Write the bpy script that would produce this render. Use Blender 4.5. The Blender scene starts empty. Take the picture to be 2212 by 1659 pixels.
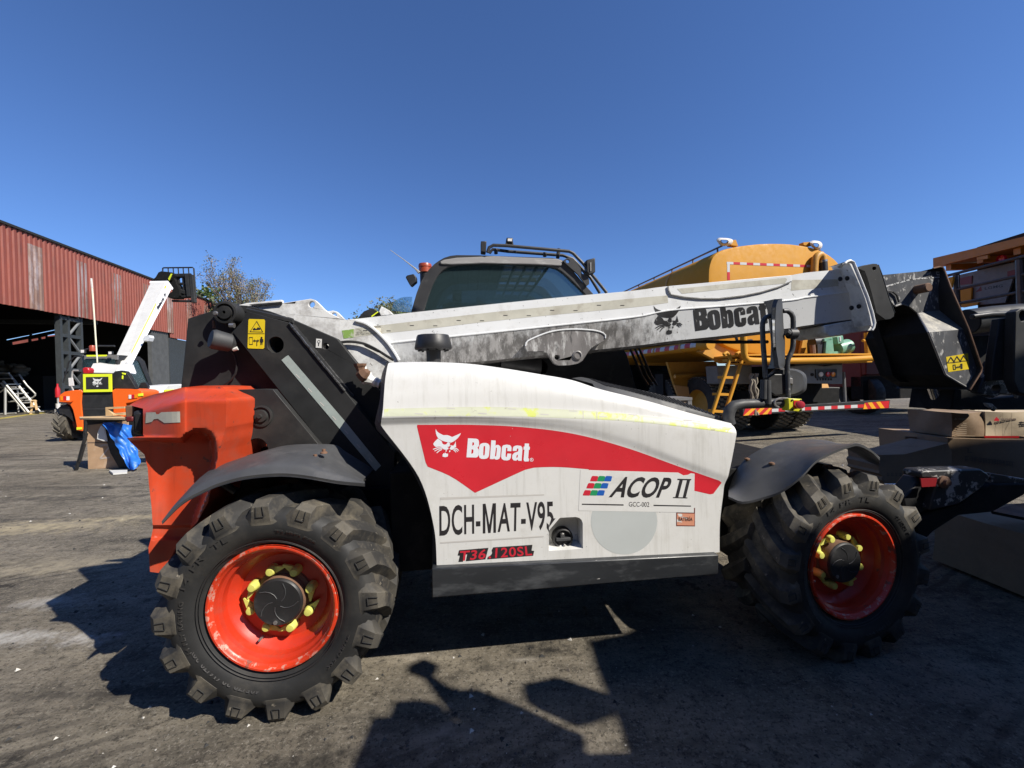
import bpy, bmesh, math, random
from mathutils import Vector, Matrix
from mathutils.geometry import tessellate_polygon
from mathutils.bvhtree import BVHTree
R = math.radians
random.seed(7)
scene = bpy.context.scene
col = scene.collection
# ---------------------------------------------------------------- camera
FPX, PW, PH = 900.0, 2212.0, 1659.0
CAMH, PITCH, ROLL = 1.44, -0.55, 1.5
CAM = Vector((0, 0, CAMH))
FWD = Vector((0, math.cos(R(PITCH)), math.sin(R(PITCH))))
UP0 = Vector((0, -math.sin(R(PITCH)), math.cos(R(PITCH))))
RT0 = Vector((1, 0, 0))
cr, sr = math.cos(R(ROLL)), math.sin(R(ROLL))
RT = RT0 * cr - UP0 * sr
UP = RT0 * sr + UP0 * cr
cam = bpy.data.cameras.new("camera"); camo = bpy.data.objects.new("camera", cam); col.objects.link(camo)
cam.sensor_width = 36; cam.lens = FPX / PW * 36; cam.clip_end = 2000; cam.clip_start = .02
camo.matrix_world = Matrix(((RT.x, UP.x, -FWD.x, CAM.x), (RT.y, UP.y, -FWD.y, CAM.y), (RT.z, UP.z, -FWD.z, CAM.z), (0, 0, 0, 1)))
scene.camera = camo
# ---------------------------------------------------------------- light
SUN = Vector((-.96, .56, -1.0))          # direction sunlight travels
w = bpy.data.worlds.new("World"); scene.world = w; w.use_nodes = True
nt = w.node_tree; bg = nt.nodes["Background"]
sky = nt.nodes.new("ShaderNodeTexSky"); sky.sky_type = 'NISHITA'; sky.sun_disc = False
S = -SUN.normalized()
sky.sun_elevation = math.asin(S.z); sky.sun_rotation = math.atan2(S.x, S.y)
sky.air_density = 1.0; sky.dust_density = 0.0; sky.ozone_density = 6.0; sky.altitude = 600
tint = nt.nodes.new("ShaderNodeMix"); tint.data_type = 'RGBA'; tint.blend_type = 'MULTIPLY'; tint.inputs['Factor'].default_value = 1; tint.inputs[7].default_value = (.745, .870, 1.10, 1)
nt.links.new(sky.outputs[0], tint.inputs[6]); nt.links.new(tint.outputs[2], bg.inputs[0]); bg.inputs[1].default_value = 0.094
sl = bpy.data.lights.new("sun", 'SUN'); sl.energy = 5.0; sl.angle = R(.53); sl.color = (1, .945, .85)
slo = bpy.data.objects.new("sun", sl); col.objects.link(slo)
slo.rotation_euler = SUN.to_track_quat('-Z', 'Y').to_euler()
vs = scene.view_settings; vs.view_transform = 'Standard'; vs.look = 'None'; vs.exposure = 0.52; vs.gamma = 1
scene.cycles.max_bounces = 6
# ---------------------------------------------------------------- pixel geometry
def zoomer(ox, oy, s):
    return lambda *pts: [((ox + x / s) / 1.8228, (oy + y / s) / 1.8228) for x, y in pts]
ZA = zoomer(0, 800, 2.212); ZB = zoomer(500, 1150, 2.212); ZC = zoomer(500, 1800, 1.5082); ZD = zoomer(1400, 900, 2.0109)
ZE = zoomer(1450, 1400, 1.4747); ZF = zoomer(2300, 900, 2.074); ZG = zoomer(3100, 900, 2.074); ZH = zoomer(2800, 1550, 1.5804)
ZI = zoomer(0, 1150, 2.2114); ZK = zoomer(0, 1550, 1.126); ZL = zoomer(1300, 2200, 1.3012); ZM = zoomer(3400, 1550, 1.8434)
ZN = zoomer(2300, 1350, 1.7015); ZO = zoomer(1640, 1660, 4.424); ZP = zoomer(2520, 1160, 3.6867); ZQ = zoomer(3600, 900, 2.074)
ZR = zoomer(2250, 1830, 3.403); ZS = zoomer(1700, 1900, 3.511); ZT = zoomer(600, 900, 3.16); ZU = zoomer(0, 1350, 4.74); ZV = zoomer(2950, 1150, 3.016)
def ray(p):
    return FWD + RT * ((p[0] - PW / 2) / FPX) - UP * ((p[1] - PH / 2) / FPX)
def W(p, z):                       # world point seen at pixel p at depth z
    return CAM + ray(p) * z
def G(p, h=0.0):                   # world point on the level h seen at pixel p
    d = ray(p); return CAM + d * ((h - CAMH) / d.z)
class Frame:
    def __init__(s, O, yaw):
        s.O = Vector((O[0], O[1], 0)); s.yaw = yaw
        s.m = Matrix.Translation(s.O) @ Matrix.Rotation(yaw, 4, 'Z'); s.i = s.m.inverted()
        s.c = s.i @ CAM; s.r = s.i.to_3x3()
    def loc(s, p): return s.i @ p
    def px(s, p, y): d = s.r @ ray(p); return s.c + d * ((y - s.c.y) / d.y)
    def pxx(s, p, x): d = s.r @ ray(p); return s.c + d * ((x - s.c.x) / d.x)
    def pz(s, p, z): d = s.r @ ray(p); return s.c + d * ((z - s.c.z) / d.z)
    def poly(s, pts, y): return [s.px(p, y) for p in pts]
# ---------------------------------------------------------------- materials
def M(name, c, rough=.5, metal=0., var=.0, vs_=6., dirt=None, damt=.6, ds=5., thr=.55, wid=.12, bump=0., bs=60., coat=0., spec=.5, stretch=(1, 1, 1), d2=None, d2amt=.7, d2s=40., d2thr=.66, d2wid=.03, trans=0., alpha=1., streak=None, edge=None):
    m = bpy.data.materials.new(name); m.use_nodes = True
    n = m.node_tree; L = n.links.new; b = n.nodes["Principled BSDF"]
    c = tuple(c) + (1,)
    b.inputs["Roughness"].default_value = rough; b.inputs["Metallic"].default_value = metal
    b.inputs["Specular IOR Level"].default_value = spec; b.inputs["Coat Weight"].default_value = coat
    b.inputs["Transmission Weight"].default_value = trans; b.inputs["Alpha"].default_value = alpha
    tc = n.nodes.new("ShaderNodeTexCoord"); mp = n.nodes.new("ShaderNodeMapping"); mp.inputs["Scale"].default_value = stretch
    L(tc.outputs["Object"], mp.inputs[0])
    def noise(sc, det=5., ro=.6):
        t = n.nodes.new("ShaderNodeTexNoise"); t.inputs["Scale"].default_value = sc; t.inputs["Detail"].default_value = det; t.inputs["Roughness"].default_value = ro
        L(mp.outputs[0], t.inputs["Vector"]); return t.outputs["Fac"]
    def ramp(f, a, bb):
        t = n.nodes.new("ShaderNodeMapRange"); t.inputs["From Min"].default_value = a; t.inputs["From Max"].default_value = bb
        L(f, t.inputs["Value"]); return t.outputs["Result"]
    def mul(f, k):
        t = n.nodes.new("ShaderNodeMath"); t.operation = 'MULTIPLY'; L(f, t.inputs[0]); t.inputs[1].default_value = k; return t.outputs[0]
    def mix(f, a, bb):
        t = n.nodes.new("ShaderNodeMix"); t.data_type = 'RGBA'
        if isinstance(f, float): t.inputs["Factor"].default_value = f
        else: L(f, t.inputs["Factor"])
        for k, v in ((6, a), (7, bb)):
            if isinstance(v, tuple): t.inputs[k].default_value = v
            else: L(v, t.inputs[k])
        return t.outputs[2]
    cur = c
    if var > 0:
        cur = mix(ramp(noise(vs_), .3, .7), tuple(x * (1 - var) for x in c[:3]) + (1,), tuple(min(1, x * (1 + var)) for x in c[:3]) + (1,))
    if dirt is not None:
        cur = mix(mul(ramp(noise(ds, 8., .68), thr, thr + wid), damt), cur, tuple(dirt) + (1,))
    if d2 is not None:
        cur = mix(mul(ramp(noise(d2s, 3., .6), d2thr, d2thr + d2wid), d2amt), cur, tuple(d2) + (1,))
    if streak is not None:                 # long thin runs of grime
        mp2 = n.nodes.new("ShaderNodeMapping"); mp2.inputs["Scale"].default_value = streak[2]; L(tc.outputs["Object"], mp2.inputs[0])
        t = n.nodes.new("ShaderNodeTexNoise"); t.inputs["Scale"].default_value = streak[3]; t.inputs["Detail"].default_value = 7; t.inputs["Roughness"].default_value = .7; L(mp2.outputs[0], t.inputs["Vector"])
        cur = mix(mul(ramp(t.outputs["Fac"], streak[4], streak[4] + .16), streak[1]), cur, tuple(streak[0]) + (1,))
    if edge is not None:                   # wear on convex edges
        g = n.nodes.new("ShaderNodeNewGeometry"); cur = mix(mul(ramp(g.outputs["Pointiness"], edge[2], edge[2] + .06), edge[1]), cur, tuple(edge[0]) + (1,))
    if isinstance(cur, tuple): b.inputs["Base Color"].default_value = cur
    else: L(cur, b.inputs["Base Color"])
    if var > 0 or dirt is not None:
        t = n.nodes.new("ShaderNodeMapRange"); L(noise(9., 6.), t.inputs["Value"]); t.inputs["From Min"].default_value = .3; t.inputs["From Max"].default_value = .7
        t.inputs["To Min"].default_value = max(.03, rough - .12); t.inputs["To Max"].default_value = min(1, rough + .14); L(t.outputs[0], b.inputs["Roughness"])
    if bump > 0:
        bp = n.nodes.new("ShaderNodeBump"); bp.inputs["Strength"].default_value = 1.; bp.inputs["Distance"].default_value = bump
        L(noise(bs, 6., .65), bp.inputs["Height"]); L(bp.outputs[0], b.inputs["Normal"])
    m["_bsdf"] = 1
    return m
mt = {}
mt['white'] = M('white_hood_paint', (.665, .66, .635), .42, var=.05, vs_=3, dirt=(.50, .485, .44), damt=.5, ds=6, thr=.50, wid=.2, coat=.1, d2=(.22, .2, .17), d2s=60, d2thr=.715, d2wid=.02, streak=((.44, .43, .39), .36, (6, 1, .4), 6., .50))
mt['boomw'] = M('white_boom_paint', (.70, .71, .71), .42, var=.05, vs_=4, dirt=(.48, .48, .46), damt=.42, ds=10, thr=.53, wid=.15, d2=(.12, .115, .11), d2s=42, d2thr=.675, d2wid=.02)
mt['boomplate'] = M('dirty_white_plate', (.72, .72, .70), .5, var=.06, dirt=(.30, .28, .26), damt=.75, ds=9, thr=.46, wid=.2, d2=(.12, .1, .08), d2s=30, d2thr=.68, d2wid=.04)
mt['scuff'] = M('scuffed_grey_paint', (.16, .15, .145), .5, var=.25, vs_=8, dirt=(.6, .6, .58), damt=.75, ds=14, thr=.52, wid=.14, stretch=(1.6, 1, .5), d2=(.04, .04, .04), d2s=26, d2thr=.6, d2wid=.08)
mt['black'] = M('satin_black_steel', (.021, .0215, .022), .58, spec=.3, var=.3, vs_=5, dirt=(.050, .047, .042), damt=.6, ds=4, thr=.52, wid=.2, d2=(.12, .11, .1), d2s=45, d2thr=.76, d2wid=.02)
mt['blackd'] = M('dull_black_chassis', (.010, .010, .010), .8, spec=.2, dirt=(.032, .028, .024), damt=.5, ds=6, thr=.55)
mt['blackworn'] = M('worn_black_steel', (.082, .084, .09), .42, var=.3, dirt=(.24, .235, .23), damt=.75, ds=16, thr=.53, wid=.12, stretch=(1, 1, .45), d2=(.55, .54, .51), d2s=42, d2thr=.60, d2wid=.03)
mt['blackchip'] = M('chipped_black_paint', (.02, .02, .022), .5, dirt=(.42, .40, .37), damt=.9, ds=12, thr=.53, wid=.04)
mt['orange'] = M('faded_orange_red', (.48, .052, .016), .42, var=.10, vs_=4, dirt=(.36, .08, .045), damt=.55, ds=7, thr=.48, wid=.16, d2=(.07, .04, .035), d2s=28, d2thr=.68, d2wid=.03, streak=((.20, .034, .018), .42, (6, 1, .4), 4., .54))
mt['rim'] = M('rim_orange_red', (.50, .032, .010), .42, var=.12, vs_=7, dirt=(.36, .05, .025), damt=.5, ds=9, thr=.55, wid=.1, coat=.15, d2=(.09, .045, .03), d2s=16, d2thr=.68, d2wid=.02)
mt['rimlip'] = M('chipped_rim_edge', (.56, .040, .012), .35, var=.1, dirt=(.50, .27, .21), damt=.8, ds=34, thr=.555, wid=.03, d2=(.10, .055, .035), d2s=13, d2thr=.62, d2wid=.02)
mt['rubber'] = M('dusty_tyre_rubber', (.022, .021, .020), .78, var=.3, vs_=6, dirt=(.135, .115, .082), damt=.85, ds=6, thr=.47, wid=.22, bump=.0015, bs=40, d2=(.22, .19, .145), d2s=26, d2thr=.66, d2wid=.05, edge=((.17, .15, .115), .7, .53))
mt['rubside'] = M('tyre_sidewall_rubber', (.017, .017, .0168), .66, var=.25, vs_=5, dirt=(.062, .055, .044), damt=.65, ds=5, thr=.49, wid=.25, bump=.0006, bs=50)
mt['lettering'] = M('raised_tyre_lettering', (.034, .032, .030), .55)
mt['fender'] = M('grey_plastic_fender', (.062, .063, .066), .5, var=.2, vs_=4, dirt=(.14, .135, .13), damt=.55, ds=5, thr=.53, wid=.2, d2=(.25, .24, .22), d2s=40, d2thr=.72, d2wid=.03)
mt['step'] = M('scratched_step_paint', (.022, .024, .027), .38, var=.2, dirt=(.10, .105, .11), damt=.75, ds=7, thr=.50, wid=.2, stretch=(.5, 1, 1.6), d2=(.5, .48, .45), d2s=32, d2thr=.72, d2wid=.02)
mt['dark'] = M('dark_plastic', (.016, .016, .017), .5, var=.2, dirt=(.06, .058, .055), damt=.4, ds=8)
mt['darkgrey'] = M('dark_grey_plastic', (.045, .046, .048), .55, var=.2, dirt=(.12, .12, .115), damt=.4, ds=8)
mt['yellow'] = M('neon_yellow_plastic', (.60, .59, .13), .45, var=.1, vs_=20, dirt=(.35, .32, .12), damt=.4, ds=30)
mt['hivis'] = M('fluorescent_yellow_tape', (.72, .80, .03), .4)
mt['chrome'] = M('chromed_rod', (.55, .55, .56), .18, metal=1)
mt['steel'] = M('bare_steel', (.38, .37, .36), .4, metal=.8, dirt=(.2, .16, .12), damt=.5, ds=20)
mt['rust'] = M('rusty_steel', (.16, .085, .05), .8, var=.3, dirt=(.07, .04, .03), ds=12)
mt['tape'] = M('weathered_reflective_tape', (.50, .485, .41), .5, var=.1, vs_=9, dirt=(.34, .31, .25), damt=.6, ds=10, thr=.5)
mt['tapey'] = M('peeling_yellow_tape', (.60, .62, .47), .5, var=.08, dirt=(.60, .66, .10), damt=.85, ds=6, thr=.49, wid=.06, d2=(.35, .33, .27), d2s=22, d2thr=.66)
mt['tapegrey'] = M('grey_green_reflective_tape', (.33, .38, .36), .45, var=.08, vs_=14, dirt=(.22, .25, .24), damt=.5, ds=16)
mt['red'] = M('red_sticker', (.60, .022, .035), .35, var=.07, vs_=5, coat=.1, d2=(.7, .5, .5), d2s=60, d2thr=.75, d2wid=.01)
mt['sticker'] = M('white_sticker', (.665, .66, .635), .38, var=.03, dirt=(.5, .49, .45), damt=.45, ds=8)
mt['stickerline'] = M('sticker_edge', (.52, .50, .47), .5)
mt['lightblue'] = M('white_lettering', (.76, .78, .82), .35)
mt['ink'] = M('black_lettering', (.022, .020, .022), .45, var=.2, vs_=10)
mt['inkworn'] = M('worn_black_lettering', (.028, .028, .03), .5, var=.2, d2=(.65, .65, .64), d2s=24, d2thr=.67, d2wid=.02)
mt['greycirc'] = M('grey_round_sticker', (.475, .50, .49), .4, var=.03, d2=(.35, .34, .33), d2s=25, d2thr=.72)
mt['salmon'] = M('faded_orange_sticker', (.62, .27, .17), .45, var=.06, d2=(.8, .78, .75), d2s=18, d2thr=.66, d2wid=.02)
mt['maroon'] = M('maroon_print', (.11, .012, .014), .5)
mt['sgreen'] = M('green_print', (.015, .27, .10), .4); mt['sblue'] = M('blue_print', (.012, .10, .42), .4); mt['sred'] = M('red_print', (.55, .02, .04), .4)
mt['warn'] = M('yellow_warning_label', (.70, .52, .015), .45, var=.05, dirt=(.35, .26, .03), damt=.5, ds=14)
mt['glass'] = M('tinted_cab_glass', (.07, .12, .13), .04, trans=.7, spec=.5, alpha=.74)
mt['slopelit'] = M('worn_steel_sunlit_slope', (.16, .155, .145), .42, metal=.3, var=.25, dirt=(.30, .28, .23), damt=.7, ds=18, thr=.5, stretch=(1, 1, .6), d2=(.04, .04, .04), d2s=40, d2thr=.64)  # worn steel made paler for the sun on the upward slope
mt['clear'] = M('blue_green_glass', (.30, .55, .62), .06, trans=.6, alpha=.45)
mt['beacon'] = M('orange_beacon_lens', (.33, .055, .022), .35, var=.15, vs_=30)
mt['mirror'] = M('mirror_face', (.8, .82, .84), .05, metal=1)
mt['truck'] = M('yellow_truck_paint', (.53, .245, .020), .6, spec=.25, var=.07, vs_=2, dirt=(.50, .23, .04), damt=.35, ds=3, thr=.5, wid=.3)
mt['truckd'] = M('ochre_yellow_paint', (.52, .25, .03), .5, var=.1, dirt=(.3, .17, .05), damt=.4, ds=4)
mt['haul'] = M('orange_canopy_paint', (.46, .17, .02), .5, var=.1, dirt=(.28, .12, .04), damt=.4, ds=3)
mt['grey'] = M('grey_panel_paint', (.16, .155, .15), .5, var=.12, dirt=(.10, .095, .09), ds=4)
mt['retror'] = M('red_reflective_stripe', (.52, .018, .022), .35); mt['retrow'] = M('white_reflective_stripe', (.55, .54, .52), .35); mt['retroy'] = M('amber_reflective_stripe', (.80, .36, .02), .35)
mt['green'] = M('green_pump_paint', (.14, .32, .22), .45, var=.15, dirt=(.3, .33, .25), ds=20)
mt['card'] = M('brown_cardboard', (.27, .185, .115), .85, var=.12, vs_=5, dirt=(.15, .10, .065), damt=.5, ds=6, thr=.52, wid=.2, bump=.002, bs=14)
mt['cardl'] = M('pale_cardboard', (.50, .40, .27), .8, var=.08, vs_=6, dirt=(.42, .33, .22), damt=.4, ds=7, bump=.002, bs=10)
mt['print'] = M('faded_carton_print', (.14, .10, .075), .8)
mt['corr'] = M('red_brown_cladding', (.225, .056, .036), .6, var=.15, vs_=1.2, dirt=(.13, .045, .032), damt=.6, ds=1.5, stretch=(1, 1, .25))
mt['corrg'] = M('greyed_translucent_panel', (.20, .115, .085), .5, var=.25, vs_=1.0, dirt=(.36, .30, .30), damt=.75, ds=.7, thr=.5, wid=.1, stretch=(1, 1, .4))
mt['shed'] = M('dark_shed_steel', (.035, .04, .042), .6, var=.2)
mt['conc'] = M('dark_concrete_panel', (.075, .078, .078), .8, var=.2, vs_=2)
mt['shade_and_trim'] = M('black_shade_and_trim', (.012, .012, .012), .9)  # near black carries the shade of interiors and undersides; also dark trim
mt['alu'] = M('galvanised_tube', (.55, .54, .5), .4, metal=.5)
mt['wood'] = M('raw_timber', (.50, .34, .17), .7, var=.15, vs_=8, stretch=(3, 3, .5))
mt['ply'] = M('weathered_plywood', (.46, .30, .18), .75, var=.12, vs_=5, dirt=(.6, .5, .38), damt=.4, ds=6)
mt['tarp'] = M('blue_tarpaulin', (.025, .15, .55), .38, var=.2, vs_=9, bump=.012, bs=9)
mt['extred'] = M('extinguisher_red', (.45, .015, .02), .35)
mt['sack'] = M('woven_sack', (.20, .17, .13), .9, var=.2)
mt['bark'] = M('grey_bark', (.17, .14, .11), .9, var=.2)
mt['leafg'] = M('green_leaf', (.060, .105, .022), .6, var=.35, vs_=.5); mt['leafo'] = M('olive_leaf', (.11, .115, .06), .65, var=.3, vs_=.5); mt['leaft'] = M('dry_tan_leaf', (.24, .175, .10), .7, var=.3, vs_=.5)
mt['lens_w'] = M('white_lens', (.75, .72, .68), .2); mt['lens_r'] = M('red_lens', (.5, .015, .03), .2); mt['lens_a'] = M('amber_lens', (.8, .25, .01), .2)
mt['plasticwrap'] = M('white_plastic_wrap', (.62, .58, .53), .5, var=.15, vs_=12, bump=.02, bs=14)
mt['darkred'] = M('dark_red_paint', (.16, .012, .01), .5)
mt['pale'] = M('pale_dirty_boom', (.54, .53, .50), .6, var=.08, vs_=3, dirt=(.5, .48, .43), damt=.4, ds=3)
mt['orange2'] = M('bright_orange_paint', (.80, .125, .012), .4)
# ---------------------------------------------------------------- mesh builder
class MB:
    def __init__(s): s.v = []; s.f = []; s.k = []; s.mats = []
    def mi(s, m):
        m = mt[m] if isinstance(m, str) else m
        if m not in s.mats: s.mats.append(m)
        return s.mats.index(m)
    def add(s, vs, fs, m):
        o = len(s.v); k = s.mi(m); s.v += [Vector(v) for v in vs]
        for f in fs: s.f.append([i + o for i in f]); s.k.append(k)
        return s
    def box(s, a, b, m):
        (x0, y0, z0), (x1, y1, z1) = a, b
        return s.hexa([(x0, y0, z0), (x1, y0, z0), (x1, y1, z0), (x0, y1, z0), (x0, y0, z1), (x1, y0, z1), (x1, y1, z1), (x0, y1, z1)], m)
    def hexa(s, p, m):
        return s.add(p, [(0, 3, 2, 1), (4, 5, 6, 7), (0, 1, 5, 4), (1, 2, 6, 5), (2, 3, 7, 6), (3, 0, 4, 7)], m)
    def prism(s, pts, vec, m, holes=(), cap=True):
        vec = Vector(vec); loops = [list(pts)] + [list(h) for h in holes]
        flat = [Vector(p) for l in loops for p in l]; n = len(flat)
        fs = []
        tri = tessellate_polygon([[Vector(p) for p in l] for l in loops])
        fs += [tuple(t) for t in tri]
        if cap: fs += [tuple(i + n for i in reversed(t)) for t in tri]
        o = 0
        for l in loops:
            k = len(l)
            for i in range(k):
                a, b = o + i, o + (i + 1) % k; fs.append((a, b, b + n, a + n))
            o += k
        return s.add(flat + [p + vec for p in flat], fs, m)
    def pprism(s, F, pts, y, d, m, holes=()):     # outline seen in the photo, lying in plane y of frame F, d thick
        return s.prism(F.poly(pts, y), (0, d, 0), m, [F.poly(h, y) for h in holes])
    def tube(s, pts, r, m, seg=10, closed=False, cap=True):
        pts = [Vector(p) for p in pts]; n = len(pts); vs = []; fs = []
        rs = r if isinstance(r, (list, tuple)) else [r] * n
        up = None
        for i, p in enumerate(pts):
            if closed: t = pts[(i + 1) % n] - pts[i - 1]
            else: t = pts[min(i + 1, n - 1)] - pts[max(i - 1, 0)]
            t.normalize()
            if up is None:
                up = Vector((0, 0, 1)) if abs(t.z) < .9 else Vector((1, 0, 0))
            a = up - t * up.dot(t)
            if a.length < 1e-5: a = t.orthogonal()
            a.normalize(); b = t.cross(a); up = a
            for k in range(seg):
                g = 2 * math.pi * k / seg; vs.append(p + (a * math.cos(g) + b * math.sin(g)) * rs[i])
        for i in range(n if closed else n - 1):
            j = (i + 1) % n
            for k in range(seg):
                l = (k + 1) % seg; fs.append((i * seg + k, i * seg + l, j * seg + l, j * seg + k))
        if cap and not closed:
            fs.append(tuple(range(seg - 1, -1, -1))); fs.append(tuple((n - 1) * seg + k for k in range(seg)))
        return s.add(vs, fs, m)
    def lathe(s, prof, m, seg=64, c=(0, 0, 0), axis='y', cap0=False, cap1=False):     # prof: (radius, along axis)
        vs = []; fs = []; n = len(prof); c = Vector(c)
        for r, y in prof:
            for k in range(seg):
                g = 2 * math.pi * k / seg; a, b = r * math.cos(g), r * math.sin(g)
                vs.append(c + (Vector((a, y, b)) if axis == 'y' else Vector((a, b, y)) if axis == 'z' else Vector((y, a, b))))
        for i in range(n - 1):
            for k in range(seg):
                l = (k + 1) % seg; fs.append((i * seg + k, i * seg + l, (i + 1) * seg + l, (i + 1) * seg + k))
        if cap0: fs.append(tuple(range(seg)))
        if cap1: fs.append(tuple((n - 1) * seg + k for k in range(seg)))
        return s.add(vs, fs, m)
    def loft(s, curves, m, closed=False):
        n = len(curves[0]); fs = []; vs = [p for c in curves for p in c]
        for i in range(len(curves) - (0 if closed else 1)):
            j = (i + 1) % len(curves)
            for k in range(n - 1): fs.append((i * n + k, i * n + k + 1, j * n + k + 1, j * n + k))
        return s.add(vs, fs, m)
    def build(s, name, parent=None, smooth=32, bevel=0., solid=0., recalc=True, sub=0):
        me = bpy.data.meshes.new(name); me.from_pydata([tuple(v) for v in s.v], [], s.f)
        for m in s.mats: me.materials.append(m)
        me.polygons.foreach_set("material_index", s.k)
        if recalc:
            b = bmesh.new(); b.from_mesh(me); bmesh.ops.remove_doubles(b, verts=b.verts, dist=1e-5); bmesh.ops.recalc_face_normals(b, faces=b.faces); b.to_mesh(me); b.free()
        if smooth:
            me.polygons.foreach_set("use_smooth", [True] * len(me.polygons)); me.set_sharp_from_angle(angle=R(smooth))
        o = bpy.data.objects.new(name, me); col.objects.link(o)
        if parent: o.parent = parent
        if solid: mo = o.modifiers.new("solid", 'SOLIDIFY'); mo.thickness = solid; mo.offset = 0
        if bevel:
            mo = o.modifiers.new("bevel", 'BEVEL'); mo.width = bevel; mo.segments = 2; mo.limit_method = 'ANGLE'; mo.angle_limit = R(40)
        return o
def thing(name, label, cat, loc=(0, 0, 0), rz=0., group=None):
    o = bpy.data.objects.new(name, None); col.objects.link(o); o.location = loc; o.rotation_euler = (0, 0, rz); o.empty_display_size = .2
    o['label'] = label; o['category'] = cat
    if group: o['group'] = group
    return o
def fthing(name, label, cat, F, group=None): return thing(name, label, cat, F.O, F.yaw, group)
def tag(o, label, cat, group=None):
    o['label'] = label; o['category'] = cat
    if group: o['group'] = group
    return o
def copy_tree(o, parent=None, par0=None):
    c = o.copy(); col.objects.link(c)
    if parent is not None: c.parent = parent
    for ch in list(o.children): copy_tree(ch, c)
    return c
def cr_pt(p0, p1, p2, p3, t):
    return .5 * ((2 * p1) + (p2 - p0) * t + (2 * p0 - 5 * p1 + 4 * p2 - p3) * t * t + (3 * p1 - p0 - 3 * p2 + p3) * t ** 3)
def resample(pts, n, smooth=True):
    P = [Vector(p) for p in pts]
    if smooth and len(P) > 2:
        Q = []
        for i in range(len(P) - 1):
            p0 = P[i - 1] if i else 2 * P[0] - P[1]; p3 = P[i + 2] if i + 2 < len(P) else 2 * P[-1] - P[-2]
            for k in range(12): Q.append(cr_pt(p0, P[i], P[i + 1], p3, k / 12))
        Q.append(P[-1]); P = Q
    L = [0]
    for a, b in zip(P, P[1:]): L.append(L[-1] + (b - a).length)
    out = []; j = 0
    for i in range(n):
        t = L[-1] * i / (n - 1)
        while j < len(L) - 2 and L[j + 1] < t: j += 1
        d = L[j + 1] - L[j]; out.append(P[j].lerp(P[j + 1], 0 if d == 0 else min(1, (t - L[j]) / d)))
    return out
def smooth_rows(rows, k):
    out = []; n = len(rows)
    for i in range(n - 1):
        for s_ in range(k):
            t = s_ / k; row = []
            for c in range(len(rows[0])):
                p1, p2 = rows[i][c], rows[i + 1][c]; p0 = rows[i - 1][c] if i else 2 * p1 - p2; p3 = rows[i + 2][c] if i + 2 < n else 2 * p2 - p1
                d = (p2 - p1).length
                for q, z in ((0, p0), (3, p3)):       # limit neighbour influence so that creases do not overshoot
                    pass
                m1 = (p2 - p0) * .5; m2 = (p3 - p1) * .5
                if m1.length > d: m1 = m1 * (d / m1.length)
                if m2.length > d: m2 = m2 * (d / m2.length)
                h = (2 * t ** 3 - 3 * t * t + 1) * p1 + (t ** 3 - 2 * t * t + t) * m1 + (-2 * t ** 3 + 3 * t * t) * p2 + (t ** 3 - t * t) * m2
                row.append(h)
            out.append(row)
    out.append(rows[-1]); return out
def circ(c, r, n=24, ry=None, a0=0): return [(c[0] + r * math.cos(2 * math.pi * k / n + a0), c[1] + (ry or r) * math.sin(2 * math.pi * k / n + a0)) for k in range(n)]
# ---- decals: flat artwork in photo pixels laid on a real surface
def flat_mesh(loops):
    V = [Vector((p[0], p[1], 0)) for l in loops for p in l]
    return V, [tuple(t) for t in tessellate_polygon([[Vector((p[0], p[1], 0)) for p in l] for l in loops])]
def drape(mb, V, T, mapper, mat, step=0):
    b = bmesh.new(); bv = [b.verts.new(v) for v in V]
    for t in T:
        try: b.faces.new([bv[i] for i in t])
        except ValueError: pass
    if step:
        for ax in (0, 1):
            lo = min(v[ax] for v in V); hi = max(v[ax] for v in V); q = math.ceil(lo / step) * step
            while q < hi:
                nrm = (1, 0, 0) if ax == 0 else (0, 1, 0); co = (q, 0, 0) if ax == 0 else (0, q, 0)
                bmesh.ops.bisect_plane(b, geom=b.verts[:] + b.edges[:] + b.faces[:], plane_co=co, plane_no=nrm); q += step
    b.verts.ensure_lookup_table()
    for i, v in enumerate(b.verts): v.index = i
    mb.add([mapper((v.co.x, v.co.y)) for v in b.verts], [[v.index for v in f.verts] for f in b.faces], mat); b.free()
def surf_mapper(F, objs, off):        # the point where the line of sight through p meets the surface, lifted off it
    vs = []; fs = []
    for o in objs:
        k = len(vs); vs += [v.co.copy() for v in o.data.vertices]; fs += [[i + k for i in p.vertices] for p in o.data.polygons]
    tree = BVHTree.FromPolygons(vs, fs)
    def f(p):
        d = (F.r @ ray(p)).normalized(); h, n, i, t = tree.ray_cast(F.c, d)
        if h is None:
            h, n, i, t = tree.find_nearest(F.c + d * 2.2)
        if n.dot(d) > 0: n = -n
        return h + n * off
    return f
def plane_mapper(F, y, off=.0015): return lambda p: F.px(p, y - off)
_tx = {}
def text_mesh(s, bold=0., space=1.):
    k = (s, bold, space)
    if k not in _tx:
        cu = bpy.data.curves.new("t", 'FONT'); cu.body = s; cu.offset = bold; cu.space_character = space; cu.resolution_u = 4
        o = bpy.data.objects.new("t", cu); col.objects.link(o)
        bpy.context.view_layer.update()
        me = bpy.data.meshes.new_from_object(o.evaluated_get(bpy.context.evaluated_depsgraph_get()))
        V = [v.co.copy() for v in me.vertices]; T = [tuple(p.vertices) for p in me.polygons]
        bpy.data.objects.remove(o); bpy.data.curves.remove(cu); bpy.data.meshes.remove(me)
        x0 = min(v.x for v in V); x1 = max(v.x for v in V); y0 = min(v.y for v in V); y1 = max(v.y for v in V)
        _tx[k] = ([((v.x - x0) / (x1 - x0), (v.y - y0) / (y1 - y0)) for v in V], T)
    return _tx[k]
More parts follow.
